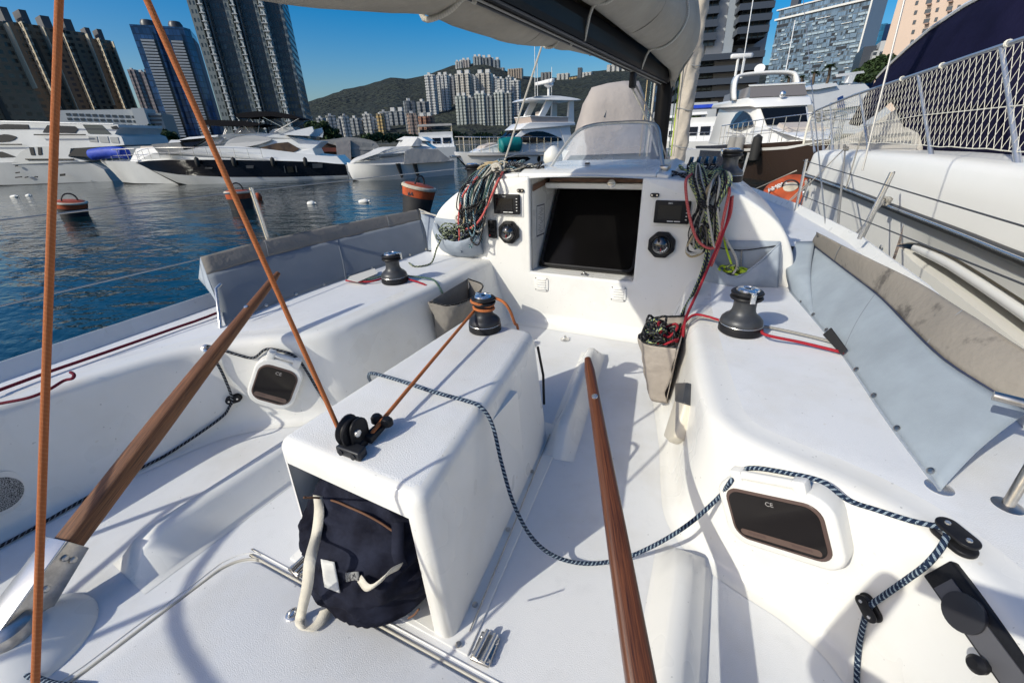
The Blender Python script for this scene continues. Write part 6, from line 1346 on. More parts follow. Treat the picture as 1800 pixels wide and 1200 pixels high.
xs_ = [rub[0][0]+(xr-rub[0][0])*(k/60)**1.15 for k in range(61)]
def bowin(x): return 1.7*max(0, 1-(x-rub[0][0])/1.3)**2.4          # the bow rounds away from us
V = []
for x in xs_:
    zr, zd = interp(rub, x), interp(dke, x); bi = bowin(x)
    for y, z in ((.0, zr+.02), (.0, zr+.08), (.02, lerp(zr, zd, .5)), (.05, lerp(zr, zd, .85)), (.09, zd-.04), (.14, zd-.01), (.22, zd), (.9, zd+.02)): V.append(fr.w(x, y+bi, z))
fixn(add('topsides', V, grid_faces(61, 8), NHW, nb, True))
# lower hull with a real recess for the roller
rt_ = nl([(1566, 428), (1590, 424), (1640, 441), (1700, 478), (1800, 545)]); rbm = nl([(1566, 436), (1590, 462), (1640, 500), (1700, 548), (1800, 632)])
rt_.append((xr, rt_[-1][1])); rbm.append((xr, rbm[-1][1])); xq = rt_[0][0]
def strip(nm, ta, tb, x0, x1, m, y0=0.0, y1=0.0, n=40):
    V = []
    for k in range(n+1):
        x = lerp(x0, x1, k/n); bi = bowin(x); V += [fr.w(x, y0+bi, ta(x)), fr.w(x, (y0+y1)/2+bi, (ta(x)+tb(x))/2), fr.w(x, y1+bi, tb(x))]
    o = add(nm, V, grid_faces(n+1, 3), m, nb, True); fixn(o); return o
fz = lambda T: (lambda x: interp(T, x))
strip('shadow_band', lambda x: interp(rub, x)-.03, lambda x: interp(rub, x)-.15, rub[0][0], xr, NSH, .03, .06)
strip('hull', lambda x: interp(rub, x)-.15, lambda x: -.3, rub[0][0], xq, NHW, .06, .09)
mid_ = lambda x: .06
strip('hull', lambda x: interp(rub, x)-.15, fz(rt_), xq, xr, NHW, .06, .10); strip('hull', fz(rbm), lambda x: -.3, xq, xr, NHW, .10, .12)
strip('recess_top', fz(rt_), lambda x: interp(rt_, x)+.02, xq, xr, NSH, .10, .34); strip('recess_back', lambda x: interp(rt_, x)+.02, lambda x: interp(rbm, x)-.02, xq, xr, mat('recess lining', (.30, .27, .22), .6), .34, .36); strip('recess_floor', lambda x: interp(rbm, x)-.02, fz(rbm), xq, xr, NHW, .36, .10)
cl_ = [lerp(interp(rt_, x), interp(rbm, x), .45) for x in (xq+.3, 14)]
tubeo('roller', [fr.w(x, .17, lerp(interp(rt_, x), interp(rbm, x), .42)) for x in [xq+.25+k*(12.5-xq-.25)/20 for k in range(21)]], .052, WHT, nb, 14)
solid('recess_divider', prism([fr.w(nl([(1740, 500)])[0][0], .12, a) for a in (0,)]*1+[fr.w(nl([(1740, 500)])[0][0], .12, interp(rt_, nl([(1740, 500)])[0][0])), fr.w(nl([(1740, 500)])[0][0]+3, .12, interp(rt_, nl([(1740, 500)])[0][0]+3)), fr.w(nl([(1740, 500)])[0][0]+3, .12, interp(rbm, nl([(1740, 500)])[0][0]+3))], fr.Y*.02), NHW, nb) if False else None
# rub rail: steel strip on a dark rubber
tubeo('rub_rail', [fr.w(x, -.02+bowin(x), interp(rub, x)) for x in xs_], .045, mat('dark rub rubber', (.06, .058, .055), .5), nb, 10)
tubeo('rub_rail_steel', [fr.w(x, -.058+bowin(x), interp(rub, x)+.012) for x in xs_], .017, STEEL, nb, 8)
c = fr.w(*((nl([(1417, 336)])[0][0]), 0.1, nl([(1417, 336)])[0][1])); p_ = solid('hawse_port', lathe([(.10, 0), (.11, .02), (.085, .03), (.08, .0)], c-fr.Y*.12, 24, -fr.Y), CHROME, nb, smooth=40)
solid('port_glass', lathe([(.08, 0), (.078, .008)], c-fr.Y*.12, 24, -fr.Y), DGL, p_)
c = fr.w(nl([(1543, 434)])[0][0], .02, nl([(1543, 434)])[0][1]); solid('skin_fitting', lathe([(.028, 0), (.03, .012), (.018, .018)], c-fr.Y*.03+fr.Y*.05, 18, -fr.Y), CHROME, nb, smooth=40)
# rail, stanchions and net
yR = .30
rt = nl([(1424, 205), (1436, 194), (1460, 184), (1500, 168), (1560, 148), (1620, 128), (1700, 101), (1800, 68)], yR); rt += [(rt[-1][0]+1.5, rt[-1][1]+.02), (xr, rt[-1][1])]
rbt = nl([(1430, 256), (1500, 252), (1560, 251), (1640, 257), (1720, 261), (1800, 267)], yR); rbt += [(rbt[-1][0]+1.5, rbt[-1][1]), (xr, rbt[-1][1])]
xr0 = rt[0][0]
RAILS = mat('stainless rail', (.52, .54, .58), .3, .7)
tubeo('rail', [fr.w(x, yR, z) for x, z in rt], .022, RAILS, nb, 10)
tubeo('rail', [fr.w(rt[0][0], yR, rt[0][1]), fr.w(rt[0][0]-.15, yR+.6, rt[0][1]-.1), fr.w(rt[0][0]-.1, yR+1.3, rt[0][1]-.1)], .022, RAILS, nb, 10)
for a, c in (((1424, 205), (1432, 268)), ((1460, 182), (1464, 268)), ((1512, 164), (1528, 272)), ((1614, 130), (1638, 278)), ((1760, 82), (1790, 290)), ((1444, 190), (1448, 268))):
    A_, C_ = fr.l(*a, yR), fr.l(*c, yR); s_ = tubeo('stanchion', [fr.w(A_[0], yR, A_[1]), fr.w(C_[0], yR, C_[1])], .021, RAILS, nb, 8); tubeo('socket', [fr.w(C_[0], yR, C_[1]), fr.w(lerp(C_[0], A_[0], .12), yR, lerp(C_[1], A_[1], .12))], .028, RAILS, s_, 8)
CORD = mat('white net cord', (.68, .66, .58), .8)
tubeo('net_edge', [fr.w(x, yR-.01, z+.006*math.sin(x*9)) for x, z in [(lerp(xr0, 13, k/60), interp(rbt, lerp(xr0, 13, k/60))) for k in range(61)]], .006, CORD, nb, 5)
tubeo('net_rope', [fr.w(x, yR-.01, z) for x, z in nl([(1500, 226), (1560, 213), (1620, 203), (1700, 195), (1800, 185)], yR)+[(13, nl([(1800, 185)], yR)[0][1])]], .006, CORD, nb, 5)
net = []; pit = .125
for k in range(int((13-xr0+1.2)/pit)):
    for sg in (-1, 1):
        pts = []; u0 = xr0-.4+k*pit
        for j in range(13):
            t = j/12; x = u0+sg*(t-.5)*.50
            if x < xr0+.02 or x > 13: continue
            z = lerp(interp(rt, x)-.03, interp(rbt, x), t); pts.append(fr.w(x, yR-.012+.003*sg, z))
        if len(pts) > 2: net.append(tube(pts, .0028, 4, False, False)[:2])
V, F = join(*net); add('net', V, F, CORD, nb)
for k in range(14):      # gathered net end at the bow
    x = xr0+.02+.012*k; tubeo('net_gather', [fr.w(x, yR-.02+.01*(k % 3), interp(rt, x)-.02), fr.w(x+.03*math.sin(k), yR-.03, lerp(interp(rt, x), interp(rbt, x), .5)), fr.w(x, yR-.02, interp(rbt, x))], .008, CORD, nb, 4)
for px_, py_ in ((1585, 139), (1655, 116), (1770, 77)):
    x, z = fr.l(px_, py_, yR); tubeo('net_lashing', [fr.w(x+.03*math.cos(rad(q)), yR+.03*math.sin(rad(q)), z+.03*math.sin(rad(q))*0) if False else fr.w(x+.004*q/60, yR+.03*math.cos(rad(q)), z+.03*math.sin(rad(q))) for q in range(0, 720, 30)], .006, CORD, nb, 5)
# navy canopy and pale tarp behind the net
def sheetp(nm, pts, y, m, th=.06, bow_=.0):
    P = [fr.w(*((fr.l(a, b_, y)[0]), y, fr.l(a, b_, y)[1])) for a, b_ in pts]; return solid(nm, prism(P, fr.Y*th), m, nb)
yC = .75
V = []
upn = nl([(1500, 215), (1528, 165), (1545, 138), (1560, 122), (1600, 85), (1640, 52), (1700, 12), (1760, -20), (1830, -55)], yC+.5); lon = nl([(1510, 222), (1545, 196), (1574, 174), (1584, 200), (1600, 262), (1640, 275), (1700, 280), (1760, 288), (1830, 297)], yC)
for (xa, za), (xb, zb) in zip(upn, lon):
    for j in range(9):
        t = j/8; f = noise.noise(Vector((lerp(xa, xb, t)*1.5, t*3, 2)))*.05; V.append(fr.w(lerp(xa, xb, t), yC+f+.5*(1-t)**2, lerp(za, zb, t)))
cn = add('canopy', V, grid_faces(len(upn), 9), NAVYC, nb, True)
md = cn.modifiers.new('s', 'SOLIDIFY'); md.thickness = .02
tubeo('canopy_edge', [fr.w(x, yC+.47, z+.02) for x, z in upn[2:]], .035, WHT, nb, 6)
pt_ = nl([(1445, 268), (1462, 250), (1500, 232), (1545, 195), (1575, 172), (1578, 188), (1592, 215), (1600, 240), (1604, 272)], .62)
house(fr, nb, 'foredeck_tarp', pt_, .60, 2.4, mat('bone tarpaulin', (.52, .485, .43), .8, var=.05, vs=1.5), .3)
sheetp('tarp_seam', [(1490, 246), (1510, 242), (1600, 232), (1601, 238), (1512, 249)], .585, mat('grey webbing', (.30, .29, .27), .8), .01)
house(fr, nb, 'cabin', [(4.5, 1.6), (6, 3.4), (xr, 3.6), (xr, 1.6)], 1.6, 4.2, WHT, .3)
solid('deck_plate', prism([fr.w(rub[0][0]+.6, .9, interp(dke, 2)+.02), fr.w(xr, .9, interp(dke, 8)+.02), fr.w(xr, 4.2, interp(dke, 8)+.02), fr.w(rub[0][0]+.3, 3.2, interp(dke, 2)+.02)], (0, 0, -.05)), NHW, nb)
V = []
for x in xs_[:30]:
    for z in (-.3, interp(rub, x)): V.append(fr.w(x, 4.4-bowin(x), z))
add('far_side', V, grid_faces(30, 2), NHW, nb, True)
# tie ropes and wires between the two boats
def seg(px0, px1, d0, x1, m, r, lab, sag=0.0, mid=None):
    """from a point d0 metres off the neighbour's side to our own rail at x = x1"""
    q = fr.l(*px0, -d0); a = fr.w(q[0], -d0, q[1]); c = Ux(*px1, x1) if x1 is not None else fr.w(fr.l(*px1, -d0)[0], -d0, fr.l(*px1, -d0)[1])
    o = rope('tie_rope', [a, lerp(a, c, .5)-Vector((0, 0, sag)), c], r, m, None, 6, False, 6); tag(o, lab, 'rope', 'ropes tied between the boats'); return o
seg((1486, 258), (1470, 425), .05, 1.80, GREYR, .012, 'thick cream rope dropping from the neighbour deck cleat to our rail')
seg((1484, 262), (1360, 380), .05, 1.62, GREYR, .009, 'cream rope slanting from the deck cleat down past the orange buoy', .03)
seg((1516, 232), (1486, 335), .05, None, GREYR, .010, 'thin cream line beside the thick tie rope under the net')
seg((1572, 303), (1506, 440), .25, 1.76, GREYR, .011, 'cream rope running down from the near stanchion hook')
seg((1556, 352), (1478, 440), .15, 1.76, GREYR, .009, 'cream rope crossing under the rub rail to our weather cloth', .01)
seg((1424, 318), (1345, 392), .15, 1.62, GREYR, .011, 'cream mooring rope in front of the orange buoy running to our deck')
seg((1422, 318), (1400, 378), .15, 1.70, GREYR, .013, 'short thick rope knotted at our lifeline right of the orange buoy')
seg((1400, 300), (1290, 345), .25, None, WHTR, .012, 'pale mooring line from the neighbour bow across the water to the brown yacht', .05)
for k, (px_, py_) in enumerate(((1487, 262), (1420, 320), (1560, 352))):
    q = fr.l(px_, py_, -.14); c_ = fr.w(q[0], -.14, q[1]); rr2 = random.Random(k)
    kn = rope('rope_knot', [c_+Vector((rr2.uniform(-.05, .05), rr2.uniform(-.05, .05), rr2.uniform(-.06, .06))) for _ in range(9)], .016, GREYR, None, 6, True, 6); tag(kn, ('knotted rope lump on the neighbour deck cleat', 'knotted rope lump right of the orange buoy', 'knotted rope lump under the near rub rail')[k], 'rope', 'rope knots')
sh_ = []
for a, c, x0 in (((1412, 0), (1452, 402), 1.62), ((1590, 0), (1516, 300), 1.66)):
    A_, C_ = Ux(*a, x0), Ux(*c, x0); tubeo('shroud', [A_+(A_-C_)*1.5, A_, C_], .0065, WIRE, YA, 6)
A_, C_ = Uy(884, 292, 5.2), Uy(952, 82, 5.35); tubeo('shroud', [A_, C_, C_+(C_-A_)*2], .011, WHTR, YA, 6)
for px0, px1, x_ in (((1412, 282), (1800, 398), 1.75), ((1412, 345), (1800, 500), 1.75)):
    A_, C_ = Uy(px0[0], px0[1], 5.6), Ux(px1[0], px1[1], 1.72); tubeo('lifeline', [A_, C_, C_+(C_-A_)*.2], .0035, mat('dark wire', (.10, .10, .10), .5, .5), YA, 6)
for a, c, x0 in (((1568, 303), (1510, 420), 1.74), ((1418, 280), (1398, 372), 1.70)): A_, C_ = Uy(*a, 3.6 if a[0] > 1500 else 5.4), Uy(*c, 3.6 if a[0] > 1500 else 5.4); tubeo('stanchion', [A_, C_], .013, STEEL, YA, 8)
A_, C_ = Uy(1316, 268, 6.5), Uy(1298, 330, 6.5); tubeo('stanchion', [A_, C_], .014, STEEL, YA, 8)

# ================================================================ the city, the hills and the shore
def bld_mat(name, wall, glass, du, dv, fu, fv, var=.7, rough=.6, grough=.12, tint=0.0, bright=None, bfrac=0.0):
    """facade by UV in metres: window cells du x dv, glass share fu x fv, random cell tone"""
    if name in MATS: return MATS[name]
    m = bpy.data.materials.new(name); m.use_nodes = True; n = m.node_tree; p = n.nodes['Principled BSDF']
    tc = n.nodes.new('ShaderNodeTexCoord'); sx = n.nodes.new('ShaderNodeSeparateXYZ'); n.links.new(tc.outputs['UV'], sx.inputs[0])
    def M(op, a, b=None):
        k = n.nodes.new('ShaderNodeMath'); k.operation = op
        for i, v in ((0, a), (1, b)):
            if v is None: continue
            if isinstance(v, (int, float)): k.inputs[i].default_value = v
            else: n.links.new(v, k.inputs[i])
        return k.outputs[0]
    u = M('DIVIDE', sx.outputs[0], du); v = M('DIVIDE', sx.outputs[1], dv)
    win = M('MULTIPLY', M('LESS_THAN', M('FRACT', u), fu), M('LESS_THAN', M('FRACT', v), fv))
    cx = n.nodes.new('ShaderNodeCombineXYZ'); n.links.new(M('FLOOR', u), cx.inputs[0]); n.links.new(M('FLOOR', v), cx.inputs[1])
    wn = n.nodes.new('ShaderNodeTexWhiteNoise'); wn.noise_dimensions = '3D'; n.links.new(cx.outputs[0], wn.inputs[0])
    gl = n.nodes.new('ShaderNodeMix'); gl.data_type = 'RGBA'; gl.inputs[6].default_value = (*[c*max(.2, 1-var) for c in glass], 1); gl.inputs[7].default_value = (*[min(1, c*(1+var*2)) for c in glass], 1)
    n.links.new(wn.outputs[0], gl.inputs[0])
    nz = n.nodes.new('ShaderNodeTexNoise'); nz.inputs['Scale'].default_value = .05; n.links.new(tc.outputs['UV'], nz.inputs['Vector'])
    wl = n.nodes.new('ShaderNodeMix'); wl.data_type = 'RGBA'; wl.inputs[6].default_value = (*[c*.85 for c in wall], 1); wl.inputs[7].default_value = (*[min(1, c*1.1) for c in wall], 1); n.links.new(nz.outputs[0], wl.inputs[0])
    mx = n.nodes.new('ShaderNodeMix'); mx.data_type = 'RGBA'; n.links.new(win, mx.inputs[0]); n.links.new(wl.outputs[2], mx.inputs[6]); n.links.new(gl.outputs[2], mx.inputs[7])
    n.links.new(mx.outputs[2], p.inputs['Base Color'])
    r = n.nodes.new('ShaderNodeMapRange'); r.inputs[3].default_value = rough; r.inputs[4].default_value = grough; n.links.new(win, r.inputs[0]); n.links.new(r.outputs[0], p.inputs['Roughness'])
    MATS[name] = m; return m
def bprism(name, plan, z0, z1, m, parent=None, roofm=None):
    n = len(plan); V = [Vector((p[0], p[1], z0)) for p in plan]+[Vector((p[0], p[1], z1)) for p in plan]
    F = [(i, (i+1) % n, n+(i+1) % n, n+i) for i in range(n)]; UV = []; u = 0
    for i in range(n):
        L = (V[(i+1) % n]-V[i]).length; UV.append(((u, z0), (u+L, z0), (u+L, z1), (u, z1))); u += L
    F.append(tuple(range(n, 2*n))); UV.append(tuple((0, 0) for _ in range(n)))
    o = add(name, V, F, [m, roofm or m], parent, False, UV, False, [0]*n+[1]); return o
class Fac:
    """a facade frame: u to the right, d away from the camera"""
    def __init__(s, px, py, D, rot=0.0):
        s.O = Ud(px, py, D); r = s.O-CAM; r.z = 0; r.normalize(); s.N = Matrix.Rotation(rot, 3, 'Z') @ r; s.U = Vector((s.N.y, -s.N.x, 0))
    def uz(s, px, py, d=0.0): p = Up(px, py, s.O+s.N*d, s.N); return (p-s.O).dot(s.U), p.z
    def w(s, u, d, z): p = s.O+s.U*u+s.N*d; return Vector((p.x, p.y, z))
    def plan(s, u0, u1, d0, d1): return [s.w(u0, d0, 0), s.w(u1, d0, 0), s.w(u1, d1, 0), s.w(u0, d1, 0)]
    def box(s, name, r, d0, d1, m, parent, roofm=None, z=None):
        """r = (xl, xr, yt, yb) in photograph pixels on the plane d0"""
        xl, xr, yt, yb = r; ym = (yt+yb)/2; u0, _ = s.uz(xl, ym, d0); u1, _ = s.uz(xr, ym, d0); _, z1 = s.uz((xl+xr)/2, yt, d0); _, z0 = s.uz((xl+xr)/2, yb, d0)
        if z is not None: z0 = z
        return bprism(name, s.plan(u0, u1, d0, d1), z0, z1, m, parent, roofm)
ROOF = mat('concrete roof', (.30, .30, .30), .8)
GRDZ = .6
# shore land: one sheet behind the boats
pl = [Ud(-900, 250, 150), Ud(-200, 250, 150), Ud(300, 250, 150), Ud(540, 250, 260), Ud(900, 250, 260), Ud(1150, 250, 120), Ud(1400, 250, 95), Ud(1900, 250, 80), Ud(2600, 250, 90)]
far = [p+(p-CAM).normalized()*5000 for p in pl]
V = [Vector((p.x, p.y, GRDZ)) for p in pl]+[Vector((p.x, p.y, GRDZ)) for p in far]; n = len(pl)
F = [(i, i+1, n+i+1, n+i) for i in range(n-1)]
V += [Vector((p.x, p.y, WATER-1)) for p in pl]; F += [(i+1, i, 2*n+i, 2*n+i+1) for i in range(n-1)]
o = add('shore_ground', V, F, mat('shore ground', (.13, .13, .115), .9, var=.2, vs=.05)); o['kind'] = 'structure'
# hills
HILLM = mat('forested hillside', (.028, .036, .024), .95, vs=.045, col2=(.008, .012, .009), bump=1.0, bs=.08, bdist=22, detail=10, thr=(.35, .65))
def hill(name, ridge, Dr, Db, seed, zb=0.0):
    V = []; nv = 26; xs = sorted(ridge); n = 150; x0, x1 = ridge[0][0], ridge[-1][0]
    for i in range(n+1):
        px = lerp(x0, x1, i/n); py = interp(ridge, px); top_ = Ud(px, py, Dr); dr = top_-CAM; dr.z = 0; dr.normalize()
        for j in range(nv):
            t = j/(nv-1)
            if t <= .8: s_ = t/.8; D = lerp(Db, Dr, s_); z = lerp(zb, top_.z, s_**1.15)
            else: s_ = (t-.8)/.2; D = Dr+s_*600; z = top_.z*(1-.5*s_**1.5)
            p = CAM+dr*D; p.z = z; f = noise.noise(p*.006+Vector((seed, 0, 0)))*.8+noise.noise(p*.02)*.35
            wgt = math.sin(math.pi*min(1, t/.8))**.7 if t < .8 else 0
            p.z += f*22*wgt+(noise.noise(p*.05)*3 if j > 0 else 0)*(1 if t < .95 else 0); V.append(p)
    o = add(name, V, grid_faces(n+1, nv), HILLM, None, True); o['kind'] = 'structure'; return o
hill('hill', [(330, 236), (420, 215), (480, 198), (535, 181), (560, 173), (600, 159), (640, 150), (690, 136), (720, 139), (745, 133), (775, 123), (795, 116), (815, 114), (835, 111), (855, 112), (875, 117), (893, 127), (910, 132), (940, 136), (980, 137), (1010, 134), (1040, 126), (1075, 121), (1115, 121), (1160, 122), (1210, 124), (1300, 118), (1420, 110), (1560, 130), (1700, 160)], 1500, 420, 3)
# ---- helper for plain high-rises
def tower(label, r, D, wall, rot=0.0, bays=3, depth=None, group='high-rises under the hill', roof=True, name='high_rise', glass=(.05, .06, .07), mname=None, bayd=.18, baymat=None):
    xl, xr, yt, yb = r; f = Fac((xl+xr)/2, yb, D, rot); u0, _ = f.uz(xl, yb); u1, _ = f.uz(xr, yb); W = u1-u0; z1 = f.uz((xl+xr)/2, yt)[1]; dp = depth or W*.9
    t = thing(name, label, 'high-rise', f.w((u0+u1)/2, 0, GRDZ), 0, group)
    mm = bld_mat('facade '+(mname or '%.2f %.2f %.2f' % wall), wall, glass, W/bays/3, 3.0, .52, .55)
    pts = []; bd = W*bayd
    for k in range(bays):
        a, b_ = lerp(u0, u1, k/bays), lerp(u0, u1, (k+1)/bays); wv = (b_-a)
        pts += [f.w(a, bd, 0), f.w(a+wv*.22, bd, 0), f.w(a+wv*.22, 0, 0), f.w(b_-wv*.22, 0, 0), f.w(b_-wv*.22, bd, 0)]
    pts += [f.w(u1, bd, 0), f.w(u1, dp, 0), f.w(u0, dp, 0)]
    bprism('wall', pts, 0, z1, mm, t, ROOF)
    if roof:
        for k in range(max(1, bays-1)):
            a = lerp(u0, u1, (k+.35)/max(1, bays-1)*1.0-.05); bprism('roof_block', f.plan(a, a+W*.26, bd+dp*.15, bd+dp*.5), z1, z1+W*.22, mat('pale roof block', (.50, .50, .49), .7), t, ROOF)
    return t
PAL = (.50, .50, .48); GRY = (.30, .32, .33); BGE = (.42, .34, .26); GLD = (.48, .34, .14); TER = (.40, .20, .13); PNK = (.46, .34, .27); DKG = (.20, .21, .22)
row = [(538, 552, 183, DKG, 'grey'), (543, 557, 204, PAL, 'white'), (561, 575, 207, GRY, 'grey white'), (581, 597, 203, PAL, 'white'), (596, 610, 208, GRY, 'grey'), (607, 620, 203, PAL, 'white'), (619, 635, 207, GRY, 'pale grey'), (635, 648, 211, BGE, 'beige'), (642, 657, 200, PAL, 'white'), (657, 669, 208, PAL, 'white'), (666, 677, 200, GLD, 'golden'), (675, 689, 196, PAL, 'white'), (687, 714, 195, GRY, 'blue grey'), (719, 738, 177, DKG, 'dark grey'), (738, 755, 178, DKG, 'dark grey'), (721, 739, 199, PNK, 'pink beige'), (737, 762, 204, TER, 'terracotta')]
ORD = ['first', 'second', 'third', 'fourth', 'fifth', 'sixth', 'seventh', 'eighth', 'ninth', 'tenth', 'eleventh', 'twelfth', 'thirteenth', 'fourteenth', 'fifteenth', 'sixteenth', 'seventeenth']
for k, (a, c, t_, col, nm) in enumerate(row):
    lab = ('%s high-rise, %s from the left in the low row under the hill' % (nm, ORD[k])) if nm not in ('golden', 'terracotta', 'pink beige', 'beige') else '%s apartment block in the low row under the hill' % nm
    tower(lab, (a, c, t_, 241), 470+18*((k*7) % 5), col, rad((-14, 10, -20, 6)[k % 4]), 2 if c-a < 20 else 3)
clu = [(749, 766, 131, (.56, .56, .55), 'white tower at the left end of the tall cluster under the peak', 620), (769, 788, 131, (.56, .56, .55), 'second white tower from the left in the tall cluster', 640), (786, 800, 133, (.24, .24, .25), 'shaded grey tower behind the second white one of the tall cluster', 680),
       (799, 825, 129, (.50, .47, .42), 'tall white tower with tan centre left of the cluster middle', 640), (825, 836, 133, (.38, .40, .42), 'narrow grey tower in the cluster middle', 690), (834, 860, 128, (.50, .47, .42), 'tall white tower with tan centre right of the cluster middle', 650), (859, 872, 134, (.36, .38, .40), 'narrow grey tower right of the cluster middle', 690), (870, 884, 138, (.48, .48, .47), 'white tower with rounded top right in the tall cluster', 640), (884, 896, 135, (.44, .45, .45), 'pale tower second from the right of the tall cluster', 680), (894, 908, 141, (.50, .50, .49), 'white tower at the right end of the tall cluster', 650)]
for k, (a, c, t_, col, lab, D) in enumerate(clu): tower(lab, (a+7, c+7, t_, 238), D, col, rad((-12, -12, -12, -16, -10)[k % 5]), 3 if c-a > 18 else 2, None, 'tall tower cluster under the peak')
frt = [(799, 818, 168), (818, 832, 171), (832, 850, 164), (850, 864, 168), (865, 882, 162), (883, 897, 163)]
for k, (a, c, t_) in enumerate(frt): tower('pale green white block, %s from the left in the front of the tall cluster' % ORD[k], (a+5, c+5, t_, 238), 520, (.44, .47, .44) if k % 2 == 0 else (.24, .26, .26), rad(-14), 2 if k % 2 else 3, None, 'front blocks of the tall cluster')
# hilltop estates
for k, (a, c, yt, yb, col, lab) in enumerate(((800, 812, 108, 116, PAL, 'low pale apartment block left on the hilltop'), (811, 826, 105, 117, (.42, .38, .36), 'pinkish apartment block on the hilltop'), (831, 846, 99, 110, (.30, .33, .34), 'grey slab at the very top of the hill'), (845, 864, 101, 112, (.16, .18, .2), 'dark slab beside the topmost hilltop block'), (860, 878, 105, 118, (.20, .23, .26), 'blue grey slab right on the hilltop'), (871, 886, 119, 126, GRY, 'low grey block below the hilltop slabs'), (892, 905, 121, 131, BGE, 'beige block right of the peak'), (905, 918, 120, 131, (.38, .31, .25), 'brown block right of the peak'), (950, 968, 127, 133, (.2, .2, .2), 'dark low block on the ridge above the hardtop yacht'), (1015, 1022, 119, 132, (.10, .12, .14), 'dark slim tower on the ridge'), (978, 1000, 129, 135, PAL, 'white villas on the ridge above the hardtop'), (998, 1014, 136, 146, GLD, 'golden villas below the ridge'), (1066, 1090, 113, 120, PAL, 'white terrace of houses high on the ridge'), (1091, 1118, 115, 122, PAL, 'second white terrace of houses high on the ridge'), (1022, 1040, 127, 133, PAL, 'white low houses right of the slim ridge tower'))):
    tower(lab, (a, c, yt, yb), 1420 if yb < 128 else 1380, col, rad(-8), 3, 25, 'houses on the ridge', yt < 110, 'hilltop_block')
# ---- brown estate on the left
BRN = bld_mat('brown estate facade', (.22, .155, .10), (.055, .042, .032), 3.4, 2.9, .55, .5, .5)
BRD = mat('dark estate recess', (.075, .065, .055), .8)
STRIP = bld_mat('cream stair tower', (.42, .37, .28), (.06, .05, .04), 3.0, 3.0, .45, .6); CRM = mat('cream fin', (.50, .45, .34), .7)
est = [((-95, 79, 40, 200), 300, 'leftmost brown estate slab block behind the white yacht'), ((79, 136, 46, 200), 345, 'second brown estate slab block from the left'), ((136, 204, 57, 200), 390, 'third brown estate slab block from the left'), ((204, 242, 70, 200), 430, 'rightmost brown estate slab block beside the blue tower')]
for k, ((xl, xr, yt, yb), D, lab) in enumerate(est):
    f = Fac((xl+xr)/2, yb, D, rad(16)); t = thing('apartment_slab', lab, 'apartment block', f.w(0, 0, GRDZ), 0, 'brown estate blocks')
    u0, u1 = f.uz(xl, yb)[0], f.uz(xr, yb)[0]; 
    xt = xl-(200-yt)*.42; z1 = f.uz(xr-60 if k else 20, yt)[1]; W = u1-u0
    bprism('wall', f.plan(u0, u1, 0, 22), 0, z1, BRN, t, ROOF)
    bprism('sunlit_face_strip', f.plan(u1-.4, u1, -4.5, 0), 6 if k % 2 else 28, z1-1, CRM, t);  # thin cream strip shaped to catch sun, standing in for a sunlit side face
    bprism('recess', f.plan(u0+W*.30, u0+W*.42, -.02, .5), 0, z1-4, BRD, t) if False else bprism('stair_tower', f.plan(u0+W*.40, u0+W*.40+1.0, -5.0, 0), 8, z1, STRIP, t, ROOF)
    bprism('shaft', f.plan(u0+W*.43+3.4, u0+W*.60, -.6, 0), 0, z1-6, BRD, t, ROOF)
    for a in (.12, .62): bprism('roof_block', f.plan(u0+W*a, u0+W*(a+.2), 2, 12), z1, z1+6, mat('dark roof block', (.10, .10, .105), .8), t, ROOF)
for k, (xl, xr, yt, D) in enumerate(((226, 240, 122, 520), (238, 256, 126, 560), (254, 272, 121, 600))):
    tower('grey pink tower %s from the left between brown estate and blue tower' % ORD[k], (xl+26, xr+26, yt, 205), D, (.24, .20, .20), rad(-25), 2, None, 'towers between the estate and the blue tower')
# ---- white institutional block
f = Fac(190, 228, 240, rad(-22)); t = thing('institution', 'long white low building with rows of small windows behind the white yacht', 'building', f.w(0, 0, GRDZ))
f.box('wall', (104, 252, 193, 232), 0, 14, mat('white render', (.46, .48, .48), .7, var=.06, vs=.1), t, ROOF, GRDZ)
WING = mat('dull window glass', (.05, .065, .085), .15)
for j in range(4):
    for k in range(11): 
        x = 116+k*11.6+j*2.4; y = 199+j*8+(k*.45)
        if x < 236: f.box('window', (x, x+8, y, y+4.6), -.12, .1, WING, t)
f.box('stair_tower', (236, 258, 190, 224), -3, 8, mat('white render', (.46, .48, .48), .7), t, ROOF, GRDZ); f.box('wing', (256, 288, 199, 232), -1, 12, mat('grey render', (.26, .29, .30), .7), t, ROOF, GRDZ)
for k in range(4): f.box('window_band', (259, 284, 203+k*7, 206+k*7), -1.15, -.9, WING, t)
# ---- blue glass twin towers
BG = bld_mat('blue curtain wall', (.030, .055, .11), (.035, .085, .19), 1.6, 3.0, .9, .86, .35, .25, .06)
BLN = mat('white balcony slab', (.62, .62, .60), .6); BGD = mat('dark recess glass', (.02, .028, .045), .1)
f = Fac(335, 236, 330, rad(-8)); t = thing('glass_tower', 'blue glass twin residential tower with stacked white balconies', 'high-rise', f.w(0, 0, GRDZ))
u0, u1 = f.uz(296, 240)[0], f.uz(387, 232)[0]; z1 = f.uz(268, 45)[1]; W = u1-u0; um = (u0+u1)/2
pln = [f.w(u0, 0, 0), f.w(u0+W*.40, 0, 0), f.w(u0+W*.44, 2.2, 0), f.w(u0+W*.50, 2.2, 0), f.w(u0+W*.54, 0, 0), f.w(u0+W*.9, 0, 0), f.w(u1, 4, 0), f.w(u1, 24, 0), f.w(u0, 24, 0)]
bprism('wall', pln, 0, z1, BG, t, ROOF)
nf = 34
